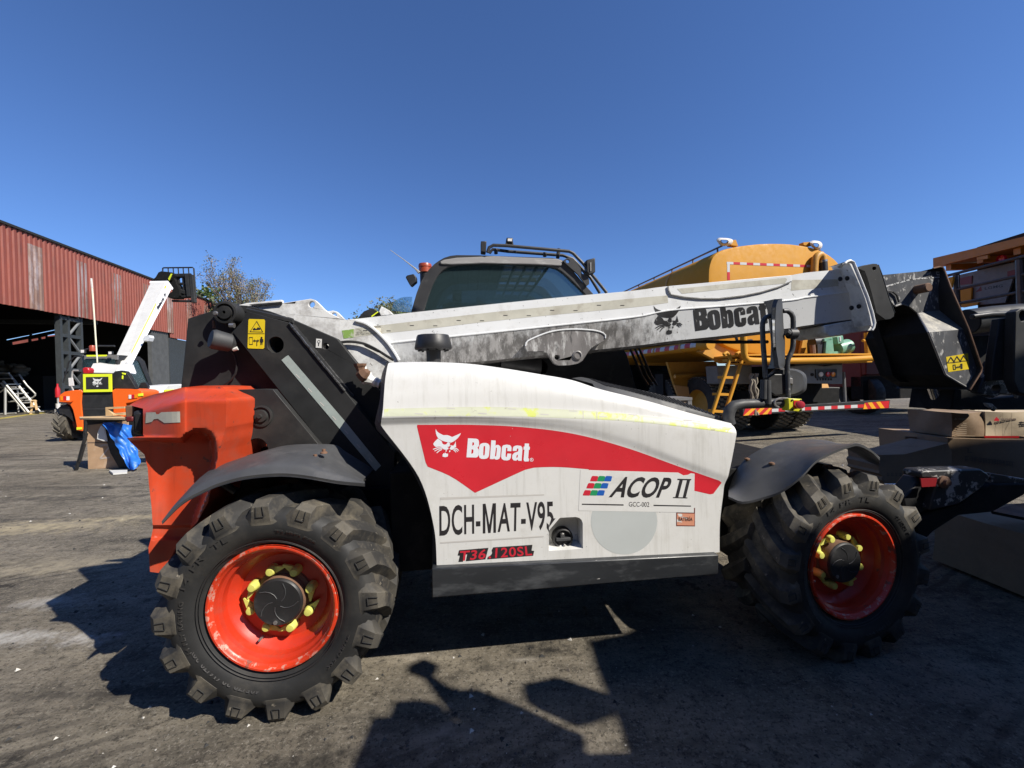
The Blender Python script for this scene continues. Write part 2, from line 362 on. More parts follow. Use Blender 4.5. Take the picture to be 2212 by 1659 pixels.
def text_on(mb, s, quad, mapper, mat, bold=0., space=1., step=0):     # quad: bottom-left, bottom-right, top-right, top-left
    uv, T = text_mesh(s, bold, space); a, b, c, d = [Vector((p[0], p[1], 0)) for p in quad]
    V = [(a * (1 - u) + b * u) * (1 - v) + (d * (1 - u) + c * u) * v for u, v in uv]
    drape(mb, V, T, mapper, mat, step)
def affine(src, dst):
    A = Matrix([[s[0], s[1], 1] for s in src]).inverted(); cx = A @ Vector([d[0] for d in dst]); cy = A @ Vector([d[1] for d in dst])
    return lambda p: (cx[0] * p[0] + cx[1] * p[1] + cx[2], cy[0] * p[0] + cy[1] * p[1] + cy[2])
# the maker's wordmark and emblem, outlines
WORD = [
 [[(897,290),(1040,298),(1070,308),(1085,335),(1090,370),(1086,425),(1060,455),(1082,480),(1086,520),(1082,580),(1068,610),(1040,626),(870,622)],[(975,358),(994,362),(1003,374),(1002,402),(994,412),(970,418)],[(960,482),(983,486),(992,498),(988,540),(978,556),(954,560)]],
 [[(1090,450),(1098,412),(1120,386),(1160,372),(1210,372),(1250,386),(1270,412),(1275,450),(1264,580),(1252,618),(1225,642),(1180,651),(1130,648),(1098,630),(1084,590)],[(1180,424),(1192,428),(1197,444),(1188,572),(1182,588),(1172,592),(1164,584),(1162,568),(1168,440)]],
 [[(1302,325),(1380,330),(1375,418),(1400,405),(1432,408),(1458,428),(1470,465),(1458,610),(1440,648),(1400,664),(1370,658),(1350,640),(1340,655),(1278,650)],[(1384,452),(1396,456),(1400,470),(1390,585),(1382,604),(1366,606)]],
 [[(1490,440),(1510,412),(1570,400),(1630,410),(1652,440),(1656,470),(1650,516),(1580,512),(1585,465),(1572,452),(1560,462),(1550,600),(1560,618),(1572,614),(1583,555),(1650,558),(1642,630),(1620,664),(1580,677),(1520,672),(1484,648),(1474,610)],],
 [[(1690,435),(1720,420),(1760,415),(1815,422),(1840,445),(1845,480),(1830,685),(1770,680),(1762,658),(1735,680),(1690,675),(1665,640),(1670,580),(1700,545),(1770,520),(1775,480),(1764,466),(1750,470),(1742,512),(1675,510),(1678,465)],[(1742,590),(1768,572),(1762,618),(1750,632),(1738,626)]],
 [[(1885,380),(1960,383),(1958,435),(1975,437),(1972,490),(1955,490),(1945,640),(1958,640),(1955,692),(1890,695),(1870,684),(1865,660),(1880,490),(1862,487),(1866,435),(1883,432)],],
]
EMBLEM = [[p] for p in [
 [(335,125),(345,150),(365,178),(400,203),(440,222),(465,236),(540,235),(585,250),(620,268),(690,238),(775,200),(755,240),(720,285),(680,322),(640,350),(600,366),(560,360),(500,350),(440,330),(385,298),(355,255),(340,210),(333,160)],
 [(372,296),(410,322),(440,345),(452,382),(480,400),(515,398),(535,372),(545,358),(584,374),(580,425),(560,438),(535,443),(562,460),(548,484),(515,490),(480,486),(450,465),(432,440),(390,436),(340,442),(312,425),(290,390),(320,345)],
 [(586,410),(640,420),(668,382),(682,342),(690,445),(655,458),(640,486),(600,492),(575,470),(602,432)],
 [(456,572),(472,548),(488,558),(498,534),(516,556),(552,560),(546,608),(500,620),(452,608)],
 [(513,490),(528,492),(520,526),(505,520)],[(572,500),(592,505),(588,525),(565,536)],
 [(442,448),(360,448),(285,476),(290,490),(365,464),(442,462)],[(446,465),(375,473),(308,508),(318,518),(380,488),(446,478)],[(446,480),(395,498),(346,543),(358,550),(402,513),(446,492)],
 [(648,462),(700,462),(740,498),(735,510),(695,477),(650,476)],[(650,480),(692,488),(722,520),(714,528),(685,501),(648,491)],[(645,491),(672,504),(693,534),(684,540),(664,516),(638,499)]]]
def art_on(mb, art, tf, mapper, mat, step=0):
    for loops in art:
        V, T = flat_mesh([[tf(p) for p in l] for l in loops]); drape(mb, V, T, mapper, mat, step)

mt['dullred'] = M('dull_red_reflector', (.22, .012, .016), .4)
# ================================================================ ground
gmat = bpy.data.materials.new("oil_stained_asphalt"); gmat.use_nodes = True
def ground_material(m):
    n = m.node_tree; L = n.links.new; b = n.nodes["Principled BSDF"]
    geo = n.nodes.new("ShaderNodeNewGeometry")
    def mapped(sc, rot=0.):
        mp = n.nodes.new("ShaderNodeMapping"); mp.inputs["Scale"].default_value = sc; mp.inputs["Rotation"].default_value = (0, 0, rot); L(geo.outputs["Position"], mp.inputs[0]); return mp.outputs[0]
    def noise(v, sc, det=6., ro=.6):
        t = n.nodes.new("ShaderNodeTexNoise"); t.inputs["Scale"].default_value = sc; t.inputs["Detail"].default_value = det; t.inputs["Roughness"].default_value = ro; L(v, t.inputs["Vector"]); return t.outputs["Fac"]
    def rng(f, a, c, lo=0., hi=1.):
        t = n.nodes.new("ShaderNodeMapRange"); t.interpolation_type = 'SMOOTHSTEP'
        for k, v in (("From Min", a), ("From Max", c), ("To Min", lo), ("To Max", hi)): t.inputs[k].default_value = v
        L(f, t.inputs["Value"]); return t.outputs[0]
    def math_(op, a, c):
        t = n.nodes.new("ShaderNodeMath"); t.operation = op
        for i, v in enumerate((a, c)):
            if isinstance(v, (int, float)): t.inputs[i].default_value = v
            else: L(v, t.inputs[i])
        return t.outputs[0]
    def mix(f, a, c):
        t = n.nodes.new("ShaderNodeMix"); t.data_type = 'RGBA'; L(f, t.inputs["Factor"])
        for k, v in ((6, a), (7, c)):
            if isinstance(v, tuple): t.inputs[k].default_value = v + (1,)
            else: L(v, t.inputs[k])
        return t.outputs[2]
    p = mapped((1, 1, 1)); st = mapped((.28, 1.2, 1), R(-14)); st2 = mapped((.12, .9, 1), R(6))
    c = mix(rng(noise(p, .9, 8., .7), .3, .7), (.125, .108, .082), (.245, .212, .163))
    c = mix(rng(noise(st, 2.2, 9., .75), .44, .66), c, (.29, .252, .19))
    c = mix(rng(noise(st2, 1.6, 9., .75), .50, .64, 0, .85), c, (.040, .035, .029))
    c = mix(rng(noise(p, 5., 9., .78), .46, .64, 0, .75), c, (.036, .031, .025))
    c = mix(rng(noise(mapped((.8, 2.6, 1), R(28)), 6., 9., .78), .52, .68, 0, .6), c, (.27, .235, .18))
    c = mix(rng(noise(p, 40., 6., .85), .50, .62, 0, .8), c, (.33, .295, .235))
    c = mix(rng(noise(p, 16., 8., .8), .54, .63, 0, .8), c, (.034, .029, .023))
    c = mix(rng(noise(p, 55., 5., .8), .52, .62, 0, .75), c, (.030, .026, .021))
    c = mix(rng(noise(p, 1.1, 9., .75), .60, .645, 0, .85), c, (.024, .021, .018))
    vo = n.nodes.new("ShaderNodeTexVoronoi"); vo.inputs["Scale"].default_value = 30; L(p, vo.inputs["Vector"])
    c = mix(rng(vo.outputs["Distance"], .10, .05, 0, .8), c, (.40, .37, .31))
    wv = n.nodes.new("ShaderNodeTexWave"); wv.inputs["Scale"].default_value = 3.2; wv.inputs["Distortion"].default_value = 2.5; wv.inputs["Detail"].default_value = 3; L(mapped((1, 1, 1), R(62)), wv.inputs["Vector"])
    c = mix(math_('MULTIPLY', rng(wv.outputs["Fac"], .55, .9, 0, .55), rng(noise(mapped((.35, 1, 1), R(-30)), .8), .48, .62)), c, (.045, .038, .031))
    # spilled pale powder: a few patches at fixed places of the yard
    for (x, y, rx, ry, cc, k) in [G(q).to_2d()[:] + r for q, r in (
        ((15, 1385), (.40, .11, (.58, .56, .52), .75)), ((180, 1378), (.22, .10, (.58, .56, .53), .7)), ((110, 1300), (.30, .12, (.5, .48, .45), .6)),
        ((60, 1140), (1.4, .28, (.48, .40, .25), .75)), ((300, 1118), (.8, .14, (.48, .40, .25), .7)), ((120, 1215), (1.1, .2, (.36, .31, .22), .5)), ((10, 1235), (.8, .15, (.42, .36, .25), .6)),
        ((1185, 1405), (.22, .09, (.020, .018, .016), .95)), ((1060, 1440), (.16, .05, (.03, .027, .023), .8)), ((700, 1650), (.30, .10, (.022, .02, .017), .85)), ((1130, 1425), (.10, .03, (.5, .46, .40), .5)), ((250, 1500), (.9, .06, (.04, .035, .03), .6)), ((120, 1075), (2.2, .30, (.045, .04, .034), .7)), ((960, 1585), (.16, .07, (.36, .32, .27), .6)), ((880, 1420), (.2, .06, (.46, .4, .32), .6)))]:
        t = n.nodes.new("ShaderNodeVectorMath"); t.operation = 'SUBTRACT'; L(geo.outputs["Position"], t.inputs[0]); t.inputs[1].default_value = (x, y, 0)
        s = n.nodes.new("ShaderNodeVectorMath"); s.operation = 'DIVIDE'; L(t.outputs[0], s.inputs[0]); s.inputs[1].default_value = (rx, ry, 1)
        l = n.nodes.new("ShaderNodeVectorMath"); l.operation = 'LENGTH'; L(s.outputs[0], l.inputs[0])
        f = math_('SUBTRACT', 1.25, l.outputs["Value"]); f = math_('MULTIPLY', f, .55)
        f = math_('ADD', f, math_('MULTIPLY', math_('SUBTRACT', noise(p, 7., 9., .75), .5), 2.4))
        c = mix(rng(f, .1, .85, 0, k), c, cc)
    L(c, b.inputs["Base Color"]); b.inputs["Specular IOR Level"].default_value = .25
    L(rng(noise(p, 3.), .3, .7, .78, .97), b.inputs["Roughness"])
    bp = n.nodes.new("ShaderNodeBump"); bp.inputs["Distance"].default_value = .035; bp.inputs["Strength"].default_value = .9
    L(math_('ADD', math_('MULTIPLY', noise(p, 18., 10., .8), 1.), math_('MULTIPLY', noise(st, 4., 5.), .8)), bp.inputs["Height"]); L(bp.outputs[0], b.inputs["Normal"])
ground_material(gmat)
mb = MB(); mb.add([(-400, -60, 0), (400, -60, 0), (400, 700, 0), (-400, 700, 0)], [(0, 1, 2, 3)], gmat)
o = mb.build("ground", smooth=0); o['kind'] = 'structure'
mb = MB()                                  # loose grit and crumbs on the asphalt
for i in range(2600):
    y = .9 + 9 * random.random() ** 2; x = random.uniform(-1.25, 1.1) * y
    s = random.choice((.0025, .003, .004, .006, .010)) * (1 + .12 * y) * random.uniform(.6, 1.3); a = random.random() * 6.28
    q = [(x + s * math.cos(a + k * 2.09) * random.uniform(.6, 1.3), y + s * math.sin(a + k * 2.09) * random.uniform(.6, 1.3), .001) for k in range(3)]
    mb.add(q + [(x, y, s * .9)], [(0, 1, 3), (1, 2, 3), (2, 0, 3)], random.choice(('grit1', 'grit2', 'grit2', 'grit2', 'grit3', 'grit3', 'grit2')) if 'grit1' in mt else mt.setdefault('grit1', M('pale_grit', (.5, .48, .44), .9)) and mt.setdefault('grit2', M('brown_grit', (.10, .085, .07), .9)) and mt.setdefault('grit3', M('dark_grit', (.03, .03, .03), .9)))
o = mb.build("grit", smooth=0); o['kind'] = 'stuff'; o['label'] = "loose grit and pale crumbs scattered on the oily asphalt"; o['category'] = 'grit'

# ================================================================ the white telehandler in front
PR = W((590, 1313), 1.807); PF = W((1843, 1230), 2.10)
F1 = Frame(PR, math.atan2(PF.y - PR.y, PF.x - PR.x)); F = F1
T = fthing("telehandler", "white and orange telescopic handler with red side decal and orange wheels, filling the foreground", "telehandler", F1)
XR, ZR_ = F.loc(PR).x, PR.z; XF = F.loc(PF).x; ZF_ = PF.z
# ---- wheels
def make_wheel(parent, loc, steer, lum=True):
    mb = MB()                                   # rim barrel and disc
    mb.lathe([(.258, .010), (.252, .030), (.238, .038), (.234, .070), (.222, .078), (.208, .098), (.200, .104), (.196, .112), (.12, .112), (.11, .108)], 'rim', 72)
    wheel = mb.build("wheel", parent, smooth=40); wheel.location = loc; wheel.rotation_euler = (0, 0, steer)
    mb = MB(); mb.lathe([(.284, .012), (.284, -.006), (.279, -.012), (.271, -.012), (.266, -.005), (.264, .006), (.258, .010)], 'rimlip', 72); mb.build("rim_lip", wheel, smooth=50)
    # tyre carcass
    mb = MB()
    prof = [(.276, .012), (.290, .004), (.320, -.022), (.352, -.036), (.385, -.039), (.416, -.031), (.438, -.012), (.450, .02), (.461, .06), (.469, .13), (.472, .20)]
    prof += [(r, 0.40 - y) for r, y in reversed(prof[:-1])]
    mb.lathe(prof[:8], 'rubside', 96); mb.lathe(prof[7:-7], 'rubber', 96); mb.lathe(prof[-8:], 'rubside', 96)
    for r in (.302, .310): mb.lathe([(r - .002, -.004 - (r - .29) * .9), (r, -.0085 - (r - .29) * .9), (r + .002, -.006 - (r - .29) * .9)], 'rubside', 96)
    st = [(.386, -.0395, .396, -.03, .080, 0), (.404, -.0435, .410, -.018, .080, 0), (.468, -.0445, .432, .0, .070, 0.004), (.497, -.022, .444, .02, .064, .02), (.5025, .035, .454, .05, .066, .085), (.506, .11, .462, .12, .068, .19), (.506, .205, .466, .21, .058, .36)]
    N = 16
    for side in (0, 1):
        for k in range(N):
            ph = 2 * math.pi * (k + (.5 if side else 0)) / N + .05
            jit = random.uniform(-.006, .006)
            vs = []
            for r, y, rb, yb, wd, a in st:
                yy, yyb = (y, yb) if side == 0 else (0.40 - y, 0.40 - yb)
                a = ph - a * 1.0 + jit
                for rr, y2, hw in ((rb, yyb, wd * 1.05), (r, yy, wd * .5), (r, yy, -wd * .5), (rb, yyb, -wd * 1.05)):
                    g = a + hw / max(rr, .3); vs.append((rr * math.cos(g), y2, rr * math.sin(g)))
            fs = []
            for i in range(len(st) - 1):
                for j in range(3): fs.append((i * 4 + j, i * 4 + j + 1, i * 4 + 5 + j, i * 4 + 4 + j))
            fs += [(3, 2, 1, 0), tuple(len(st) * 4 - 4 + j for j in range(4))]
            mb.add(vs, fs, 'rubber')
            if side == 0:                       # moulded U-shaped notch on each shoulder block
                def pt(rr, s_, dy): g = ph + jit + s_ / rr; yv = -.0462; return (rr * math.cos(g), yv - dy, rr * math.sin(g))
                for a_, b_ in (((.470, -.013), (.424, -.017)), ((.424, -.017), (.424, .017)), ((.424, .017), (.470, .013))):
                    mb.tube([pt(a_[0], a_[1], .0015), pt(b_[0], b_[1], .0015)], .0022, 'rubside', 5)
    tyre = mb.build("tyre", wheel, smooth=34, bevel=.005)
    mb = MB()                                   # moulded words round the sidewall
    def arc(s, r0, r1, a0, a1, bold=.02):
        def mp(p):
            r = r0 + (r1 - r0) * p[1]; g = a0 + (a1 - a0) * p[0]
            y = -.0405 - (0 if r > .36 else (r - .36) * .75)
            return Vector((r * math.cos(g), y - .0022, r * math.sin(g)))
        uv, Tm = text_mesh(s, bold, 1.1); drape(mb, [Vector((u, v, 0)) for u, v in uv], Tm, mp, 'lettering', .12)
    arc("TUBELESS", .345, .368, R(84), R(55)); arc("405/70-20 (16/70-20)", .335, .358, R(262), R(205)); arc("14 PLY RATING", .355, .372, R(205), R(168)); arc("TUBELESS", .345, .365, R(-20), R(-48)); arc("14 PR  TL", .36, .385, R(160), R(115), .01)
    mb.build("tyre_lettering", tyre, smooth=0)
    mb = MB()                                   # hub and cap
    mb.lathe([(.13, .112), (.128, .10), (.112, .096), (.110, .052)], 'rust', 48)
    mb.lathe([(.110, .052), (.107, .046), (.102, .040), (.0, .038)], 'dark', 48)
    for k in range(5):
        g = 2 * math.pi * k / 5 + .4
        mb.tube([((.02 + .018 * i) * math.cos(g + .22 * i), .0385, (.02 + .018 * i) * math.sin(g + .22 * i)) for i in range(5)], .0022, 'darkgrey', 5)
    mb.lathe([(.009, .0385), (.009, .034), (.0, .034)], 'steel', 10, c=(-.01, 0, -.088))
    hub = mb.build("hub", wheel, smooth=35)
    for k in range(8):
        g = 2 * math.pi * k / 8 + .30; c = Vector((.139 * math.cos(g), 0, .139 * math.sin(g)))
        mb = MB()
        mb.lathe([(.0225, .112), (.0225, .082), (.020, .068), (.016, .060), (.0, .058)], 'yellow', 16, c=c)
        dr = g + R(90) * (1 if k % 2 else -1) + random.uniform(-.5, .5)
        tip = c + Vector((math.cos(dr), 0, math.sin(dr))) * .064; nn = Vector((-math.sin(dr), 0, math.cos(dr))) * .0205
        a = [c + nn, c - nn, tip - nn * .12, tip + nn * .12]
        mb.prism([p + Vector((0, .080, 0)) for p in a], (0, .012, 0), 'yellow')
        mb.build("nut_indicator", wheel, smooth=40)
    mb = MB(); g = R(-118); mb.tube([(.205 * math.cos(g), .10, .205 * math.sin(g)), (.2 * math.cos(g), .06, .2 * math.sin(g))], .006, 'steel', 8); mb.build("valve", wheel)
    return wheel
wl = make_wheel(T, (XR, 0, PR.z), R(-1))
wf = copy_tree(wl, T); wf.location = (XF, 0, PF.z + .015); wf.rotation_euler = (0, R(37), R(6)); wf.scale = (.945, .945, .945); wl.scale = (.97, .97, .97)
for x, z, s_ in ((XR, PR.z, 0), (XF, PF.z, 9)):              # the pair on the other side
    q = copy_tree(wl, T); q.location = (x, 2.22, z); q.rotation_euler = (0, 0, R(180 + s_))
# ---- chassis and inner bodies
mb = MB()
mb.box((-.40, .47, .42), (XF + .35, 1.75, .86), 'blackd')
mb.box((.45, .30, .46), (2.05, .9, .98), 'blackd')
mb.box((-.62, .55, .50), (.30, 1.70, 1.10), 'blackd')
mb.tube([(XR, .25, PR.z), (XR, 2.0, PR.z)], .10, 'blackd', 16); mb.tube([(XF, .30, PF.z), (XF, 1.95, PF.z)], .10, 'blackd', 16)
mb.box((XF - .12, .32, .38), (XF + .12, .55, .66), 'blackd')
mb.box((2.05, .42, .60), (2.62, 1.7, .88), 'blackd')
for y in (.5, .62): mb.tube([(2.02, y, .95), (2.2, y + .02, .93), (2.5, y + .2, .86)], .02, 'dark')
mb.build("chassis", T, bevel=.008)
# ---- hood
def yr(pts, ya, yb):
    n = len(pts); x0, x1 = pts[0][0], pts[-1][0]
    return [F.px(p, ya + (yb - ya) * (p[0] - x0) / (x1 - x0)) for p in pts]
rows = [
 yr(ZE((400,1252),(800,1230),(1300,1200),(1700,1175),(2040,1142)), .094, .094),
 yr(ZE((382,1000),(800,1000),(1300,995),(1700,985),(2042,970)), .092, .092),
 yr(ZE((295,708),(600,725),(1000,735),(1500,760),(1800,790),(2060,815)), .091, .091),
 yr(ZE((77,410),(285,404),(600,404),(900,419),(1200,459),(1500,540),(1800,646),(2068,752)), .089, .090),
 yr(ZE((76,376),(285,370),(600,368),(900,380),(1200,404),(1500,474),(1800,588),(2092,694)), .078, .082),
 yr(ZE((80,356),(400,351),(800,354),(1200,367),(1500,382),(1800,412),(2138,456)), .072, .080),
 yr(ZE((86,308),(400,300),(680,296),(1000,305),(1300,320),(1600,348),(1850,380),(2128,420)), .082, .092),
 yr(ZE((92,220),(400,202),(700,192),(1000,208),(1300,243),(1600,300),(1850,356),(2116,407)), .100, .098),
 yr(ZE((101,120),(400,92),(700,104),(1000,142),(1300,206),(1600,272),(1850,341),(2109,399)), .135, .112),
 yr(ZE((120,42),(300,37),(430,39),(600,49),(800,76),(1000,109),(1180,142),(1350,196),(1600,258),(1850,329),(2104,393)), .205, .145)]
rows = [resample(r, 90) for r in rows]
rows.append([p + Vector((0, .25, -.02)) for p in rows[-1]]); rows.append([p + Vector((0, .30, -.10)) for p in rows[-1]])
NF = len(rows)
mb = MB(); mb.loft(smooth_rows(rows, 7), 'white')
hood = mb.build("hood", T, smooth=25)
# filler pocket cut into the side
pk = ZS((1618,700),(1622,590),(1645,530),(1690,496),(1800,486),(1990,476),(2040,488),(2072,516),(2088,560),(2090,910),(1900,930),(1620,945))
b = bmesh.new(); b.from_mesh(hood.data)
cx = sum(p[0] for p in pk) / len(pk); cy = sum(p[1] for p in pk) / len(pk)
lo = F.px((min(p[0] for p in pk) - 25, 1100), .1).x; hi = F.px((max(p[0] for p in pk) + 25, 1100), .1).x; zl = F.px((cx, max(p[1] for p in pk) + 25), .1).z; zh = F.px((cx, min(p[1] for p in pk) - 25), .1).z
def near():
    fs = [f for f in b.faces if lo < f.calc_center_median().x < hi and zl < f.calc_center_median().z < zh]
    return fs
for i in range(len(pk)):
    a_, c_ = F.r @ ray(pk[i]), F.r @ ray(pk[(i + 1) % len(pk)]); nrm = a_.cross(c_).normalized()
    fs = near(); es = {e for f in fs for e in f.edges}; vv = {v for f in fs for v in f.verts}
    bmesh.ops.bisect_plane(b, geom=list(vv) + list(es) + fs, plane_co=F.c, plane_no=nrm)
pl = [(F.r @ ray(pk[i])).cross(F.r @ ray(pk[(i + 1) % len(pk)])).normalized() for i in range(len(pk))]
inn = (F.r @ ray((cx, cy)))
sg = [1 if p.dot(inn) > 0 else -1 for p in pl]
dele = [f for f in near() if all((f.calc_center_median() - F.c).dot(p) * s_ > 0 for p, s_ in zip(pl, sg))]
bmesh.ops.delete(b, geom=dele, context='FACES'); b.to_mesh(hood.data); b.free()
hood.data.polygons.foreach_set("use_smooth", [True] * len(hood.data.polygons)); hood.data.set_sharp_from_angle(angle=R(25))
mb = MB()
o1 = [F.px(p, .094) for p in pk]; fl = [F.px((cx + (p[0] - cx) * .93 , cy + (p[1] - cy) * .93 ), .094) + Vector((0, .085, 0)) for p in pk]
mb.loft([o1 + o1[:1], fl + fl[:1]], 'white'); mb.add(fl, [tuple(range(len(fl)))], 'white')
pocket = mb.build("filler_pocket", hood, smooth=30)
mb = MB(); cc = F.px(ZS((1820, 785))[0], .13)
mb.lathe([(.052, .045), (.052, .012), (.049, .004), (.044, .0), (.040, .004), (.037, .018), (.0, .02)], 'dark', 32, c=cc)
mb.box(cc + Vector((-.036, -.004, -.007)), cc + Vector((.036, .018, .007)), 'darkgrey'); mb.box(cc + Vector((-.014, -.002, .004)), cc + Vector((.006, .018, .030)), 'darkgrey')
mb.tube([cc + Vector((-.003, -.004, .026)), cc + Vector((-.003, .01, .026))], .006, 'steel', 8); mb.tube([cc + Vector((.004, -.004, -.03)), cc + Vector((.004, .01, -.03))], .006, 'steel', 8)
mb.build("fuel_cap", hood, bevel=.002)
# rear return of the hood, its shade put in as dark grey, front edge and black grille on top
le = resample([r[0] for r in rows[:NF - 2]], 40)
ex = ZE((370,1238),(372,1000),(348,880),(278,715),(190,575),(62,445),(38,410),(45,355),(68,250),(76,120),(108,36))
ov = resample([F.px(p, .20 if i < 9 else .45) for i, p in enumerate(ex)], 40)
mb = MB(); mb.loft([le, [a.lerp(c, .5) + Vector((0, -.012, 0)) for a, c in zip(le, ov)], ov, [p + Vector((.03, .25, 0)) for p in ov]], 'darkgrey'); mb.build("hood_shaded_return", hood, smooth=50)
re_ = [r[-1] for r in rows[:NF - 2]]; mb = MB(); mb.loft([re_, [p + Vector((-.01, .02, 0)) for p in re_], [p + Vector((-.05, .3, 0)) for p in re_]], 'white'); mb.build("hood_front_return", hood, smooth=30)
lo_ = ZE((1322,192),(1350,206),(1500,234),(1700,290),(1900,346),(2104,405)); up_ = ZE((1182,131),(1250,127),(1400,163),(1700,228),(1900,298),(2112,388))
c0 = resample([F.px(p, .235 - .04 * i / 5) for i, p in enumerate(lo_)], 40); c2 = resample([F.px(p, .58 - .30 * i / 5) for i, p in enumerate(up_)], 40)
c1 = [a.lerp(c, .15) + Vector((0, -.01, .018)) for a, c in zip(c0, c2)]
mb = MB(); mb.loft([[p + Vector((0, .0, -.03)) for p in c0], c0, c1, c2, [p + Vector((0, .3, -.08)) for p in c2]], 'darkgrey')
for k in range(5, 38, 1):
    a, c = c1[k].lerp(c2[k], .12), c1[k].lerp(c2[k], .92); mb.tube([a + Vector((0, 0, .002)), c + Vector((0, 0, .002))], .004, 'dark', 5)
mb.build("hood_grille", hood, smooth=30)
SM = surf_mapper(F, [hood], .0005); SM2 = surf_mapper(F, [hood], .0009); SM3 = surf_mapper(F, [hood], .0009)
SMx = surf_mapper(F, [hood], .0014)
def sticker(name, jobs, parent):
    mb = MB()
    for j in jobs: j(mb)
    return mb.build(name, parent, smooth=0, recalc=False)
def pg(pts, mat, mapper, step=12, holes=()):
    def f(mb): V, Tt = flat_mesh([pts] + list(holes)); drape(mb, V, Tt, mapper, mat, step)
    return f
sm = lambda pts, n=60: [(p.x, p.y) for p in resample([(a, b_, 0) for a, b_ in pts], n)]
# reflective tape along the shoulder
top = ZE((94,310),(400,302),(680,298),(1000,307),(1300,323),(1600,350),(1850,382),(2112,420)); bot = ZE((90,354),(400,350),(800,353),(1200,366),(1500,381),(1800,411),(2114,450))
sticker("reflective_tape", [pg(sm(top) + sm(bot)[::-1], 'tapey', SM)] + [pg([(p[0], p[1]), (p[0] + 18, p[1] + 1), (p[0] + 18, p[1] + 3), (p[0], p[1] + 2)], 'stickerline', SM2) for p in ZE((455,303),(640,332),(270,334),(810,306),(1000,338),(1165,318),(1340,350),(1510,340),(1680,380),(1830,372),(1990,415))] + [pg([(p[0], p[1]), (p[0] + 2, p[1]), (p[0] + 2, p[1] + 17), (p[0], p[1] + 17)], 'stickerline', SM2) for p in ZE((388,320),(1245,322),(1325,326),(1540,342))], hood)
sw = sm(ZE((285,402),(600,402),(900,416),(1200,456),(1500,536),(1800,643),(2038,726)), 50) + ZE((2052,738),(2004,802),(1985,806)) + ZE((1895,785),(1600,740),(1280,700)) + sm(ZE((1280,660),(1100,647),(950,652),(900,668),(620,797)), 14) + sm(ZE((620,797),(480,702),(345,645)), 8) + ZE((333,620),(283,412))
sticker("side_decal", [pg(sw, 'red', SM, 10),
    lambda mb: art_on(mb, EMBLEM, lambda p: ZO(p)[0], SM2, 'lightblue', 8), lambda mb: art_on(mb, WORD, lambda p: ZO(p)[0], SM2, 'lightblue', 8),
    pg(circ(ZO((2005, 664))[0], 4.0, 16), 'lightblue', SM2, 0, [circ(ZO((2005, 664))[0], 3.1, 16)]), lambda mb: text_on(mb, "R", ZO((1990,680),(2020,682),(2022,648),(1992,646)), SM2, 'lightblue', .02)], hood)
gc = ZR((705, 755))[0]
sticker("round_sticker", [pg([p for p in circ(gc, 71.5, 60, 72)], 'greycirc', SM)], hood)
sticker("project_sticker", [pg(ZR((120,66),(425,76),(1430,104),(1500,142),(1565,132),(1600,112),(1650,120),(1640,640),(95,614)), 'sticker', SM3)]
  + [pg(ZR(*[(x0 + 93 * c - 49 * r + dx, 148 + 95 * r + dy) for dx, dy in ((32, 0), (86, 2), (108, 8), (92, 70), (80, 74), (0, 72), (-2, 62), (20, 8))]), m_, SM4, 0) for SM4 in [SMx] for x0 in (252,) for r in range(3) for c, m_ in enumerate(('sred', 'sgreen', 'sblue'))]
  + [lambda mb: text_on(mb, "ACOP", ZR((495,438),(1262,444),(1362,170),(640,158)), SMx, 'ink', .028, 1.02, 14)]
  + [pg(ZR(*q), 'ink', SMx, 6) for q in (((1420,186),(1607,190),(1600,208),(1418,204)), ((1360,432),(1553,437),(1550,450),(1358,445)), ((1448,200),(1492,202),(1430,440),(1388,438)), ((1548,200),(1590,202),(1530,440),(1490,438)), ((140,520),(697,529),(697,546),(140,535)), ((1100,535),(1600,546),(1600,560),(1100,551)))]
  + [lambda mb: text_on(mb, "GCC-002", ZR((768,558),(1042,564),(1042,500),(768,496)), SMx, 'ink', .0)], hood)
sticker("battery_sticker", [pg(ZR((1405,640),(1655,645),(1655,825),(1403,822)), 'maroon', SM), pg(ZR((1640,578),(1657,578),(1655,645),(1640,644)), 'maroon', SM), pg(ZR((1415,650),(1648,654),(1647,814),(1413,810)), 'salmon', SM2),
  pg(ZR((1420,655),(1470,655),(1560,710),(1545,725),(1440,690)), 'sticker', SM3, 0), pg(ZR((1413,730),(1460,745),(1490,770),(1450,785),(1413,780)), 'sticker', SM3, 0),
  lambda mb: text_on(mb, "BATERÍA", ZR((1432,752),(1620,754),(1622,692),(1434,690)), SMx, 'ink', .02)], hood)
sticker("fleet_number", [pg(ZS((115,235),(1755,172),(1750,560),(1700,650),(1620,690),(1555,745),(115,840)), 'sticker', SM)]
  + [pg(ZS((118,205),(1552,160),(1554,178),(118,238)), 'stickerline', SM2), pg(ZS((118,822),(1548,735),(1548,752),(118,842)), 'stickerline', SM2)]
  + [lambda mb: text_on(mb, "DCH-", ZS((108,741),(674,706),(672,294),(105,320)), SM3, 'ink', .016, 1.04, 14), pg(ZS((705,295),(745,291),(797,585),(842,287),(888,285),(888,693),(852,695),(852,412),(814,696),(780,698),(742,412),(742,702),(706,704)), 'ink', SM3, 14), lambda mb: text_on(mb, "AT-V95", ZS((910,692),(1690,650),(1680,256),(925,284)), SM3, 'ink', .016, 1.04, 14)], hood)
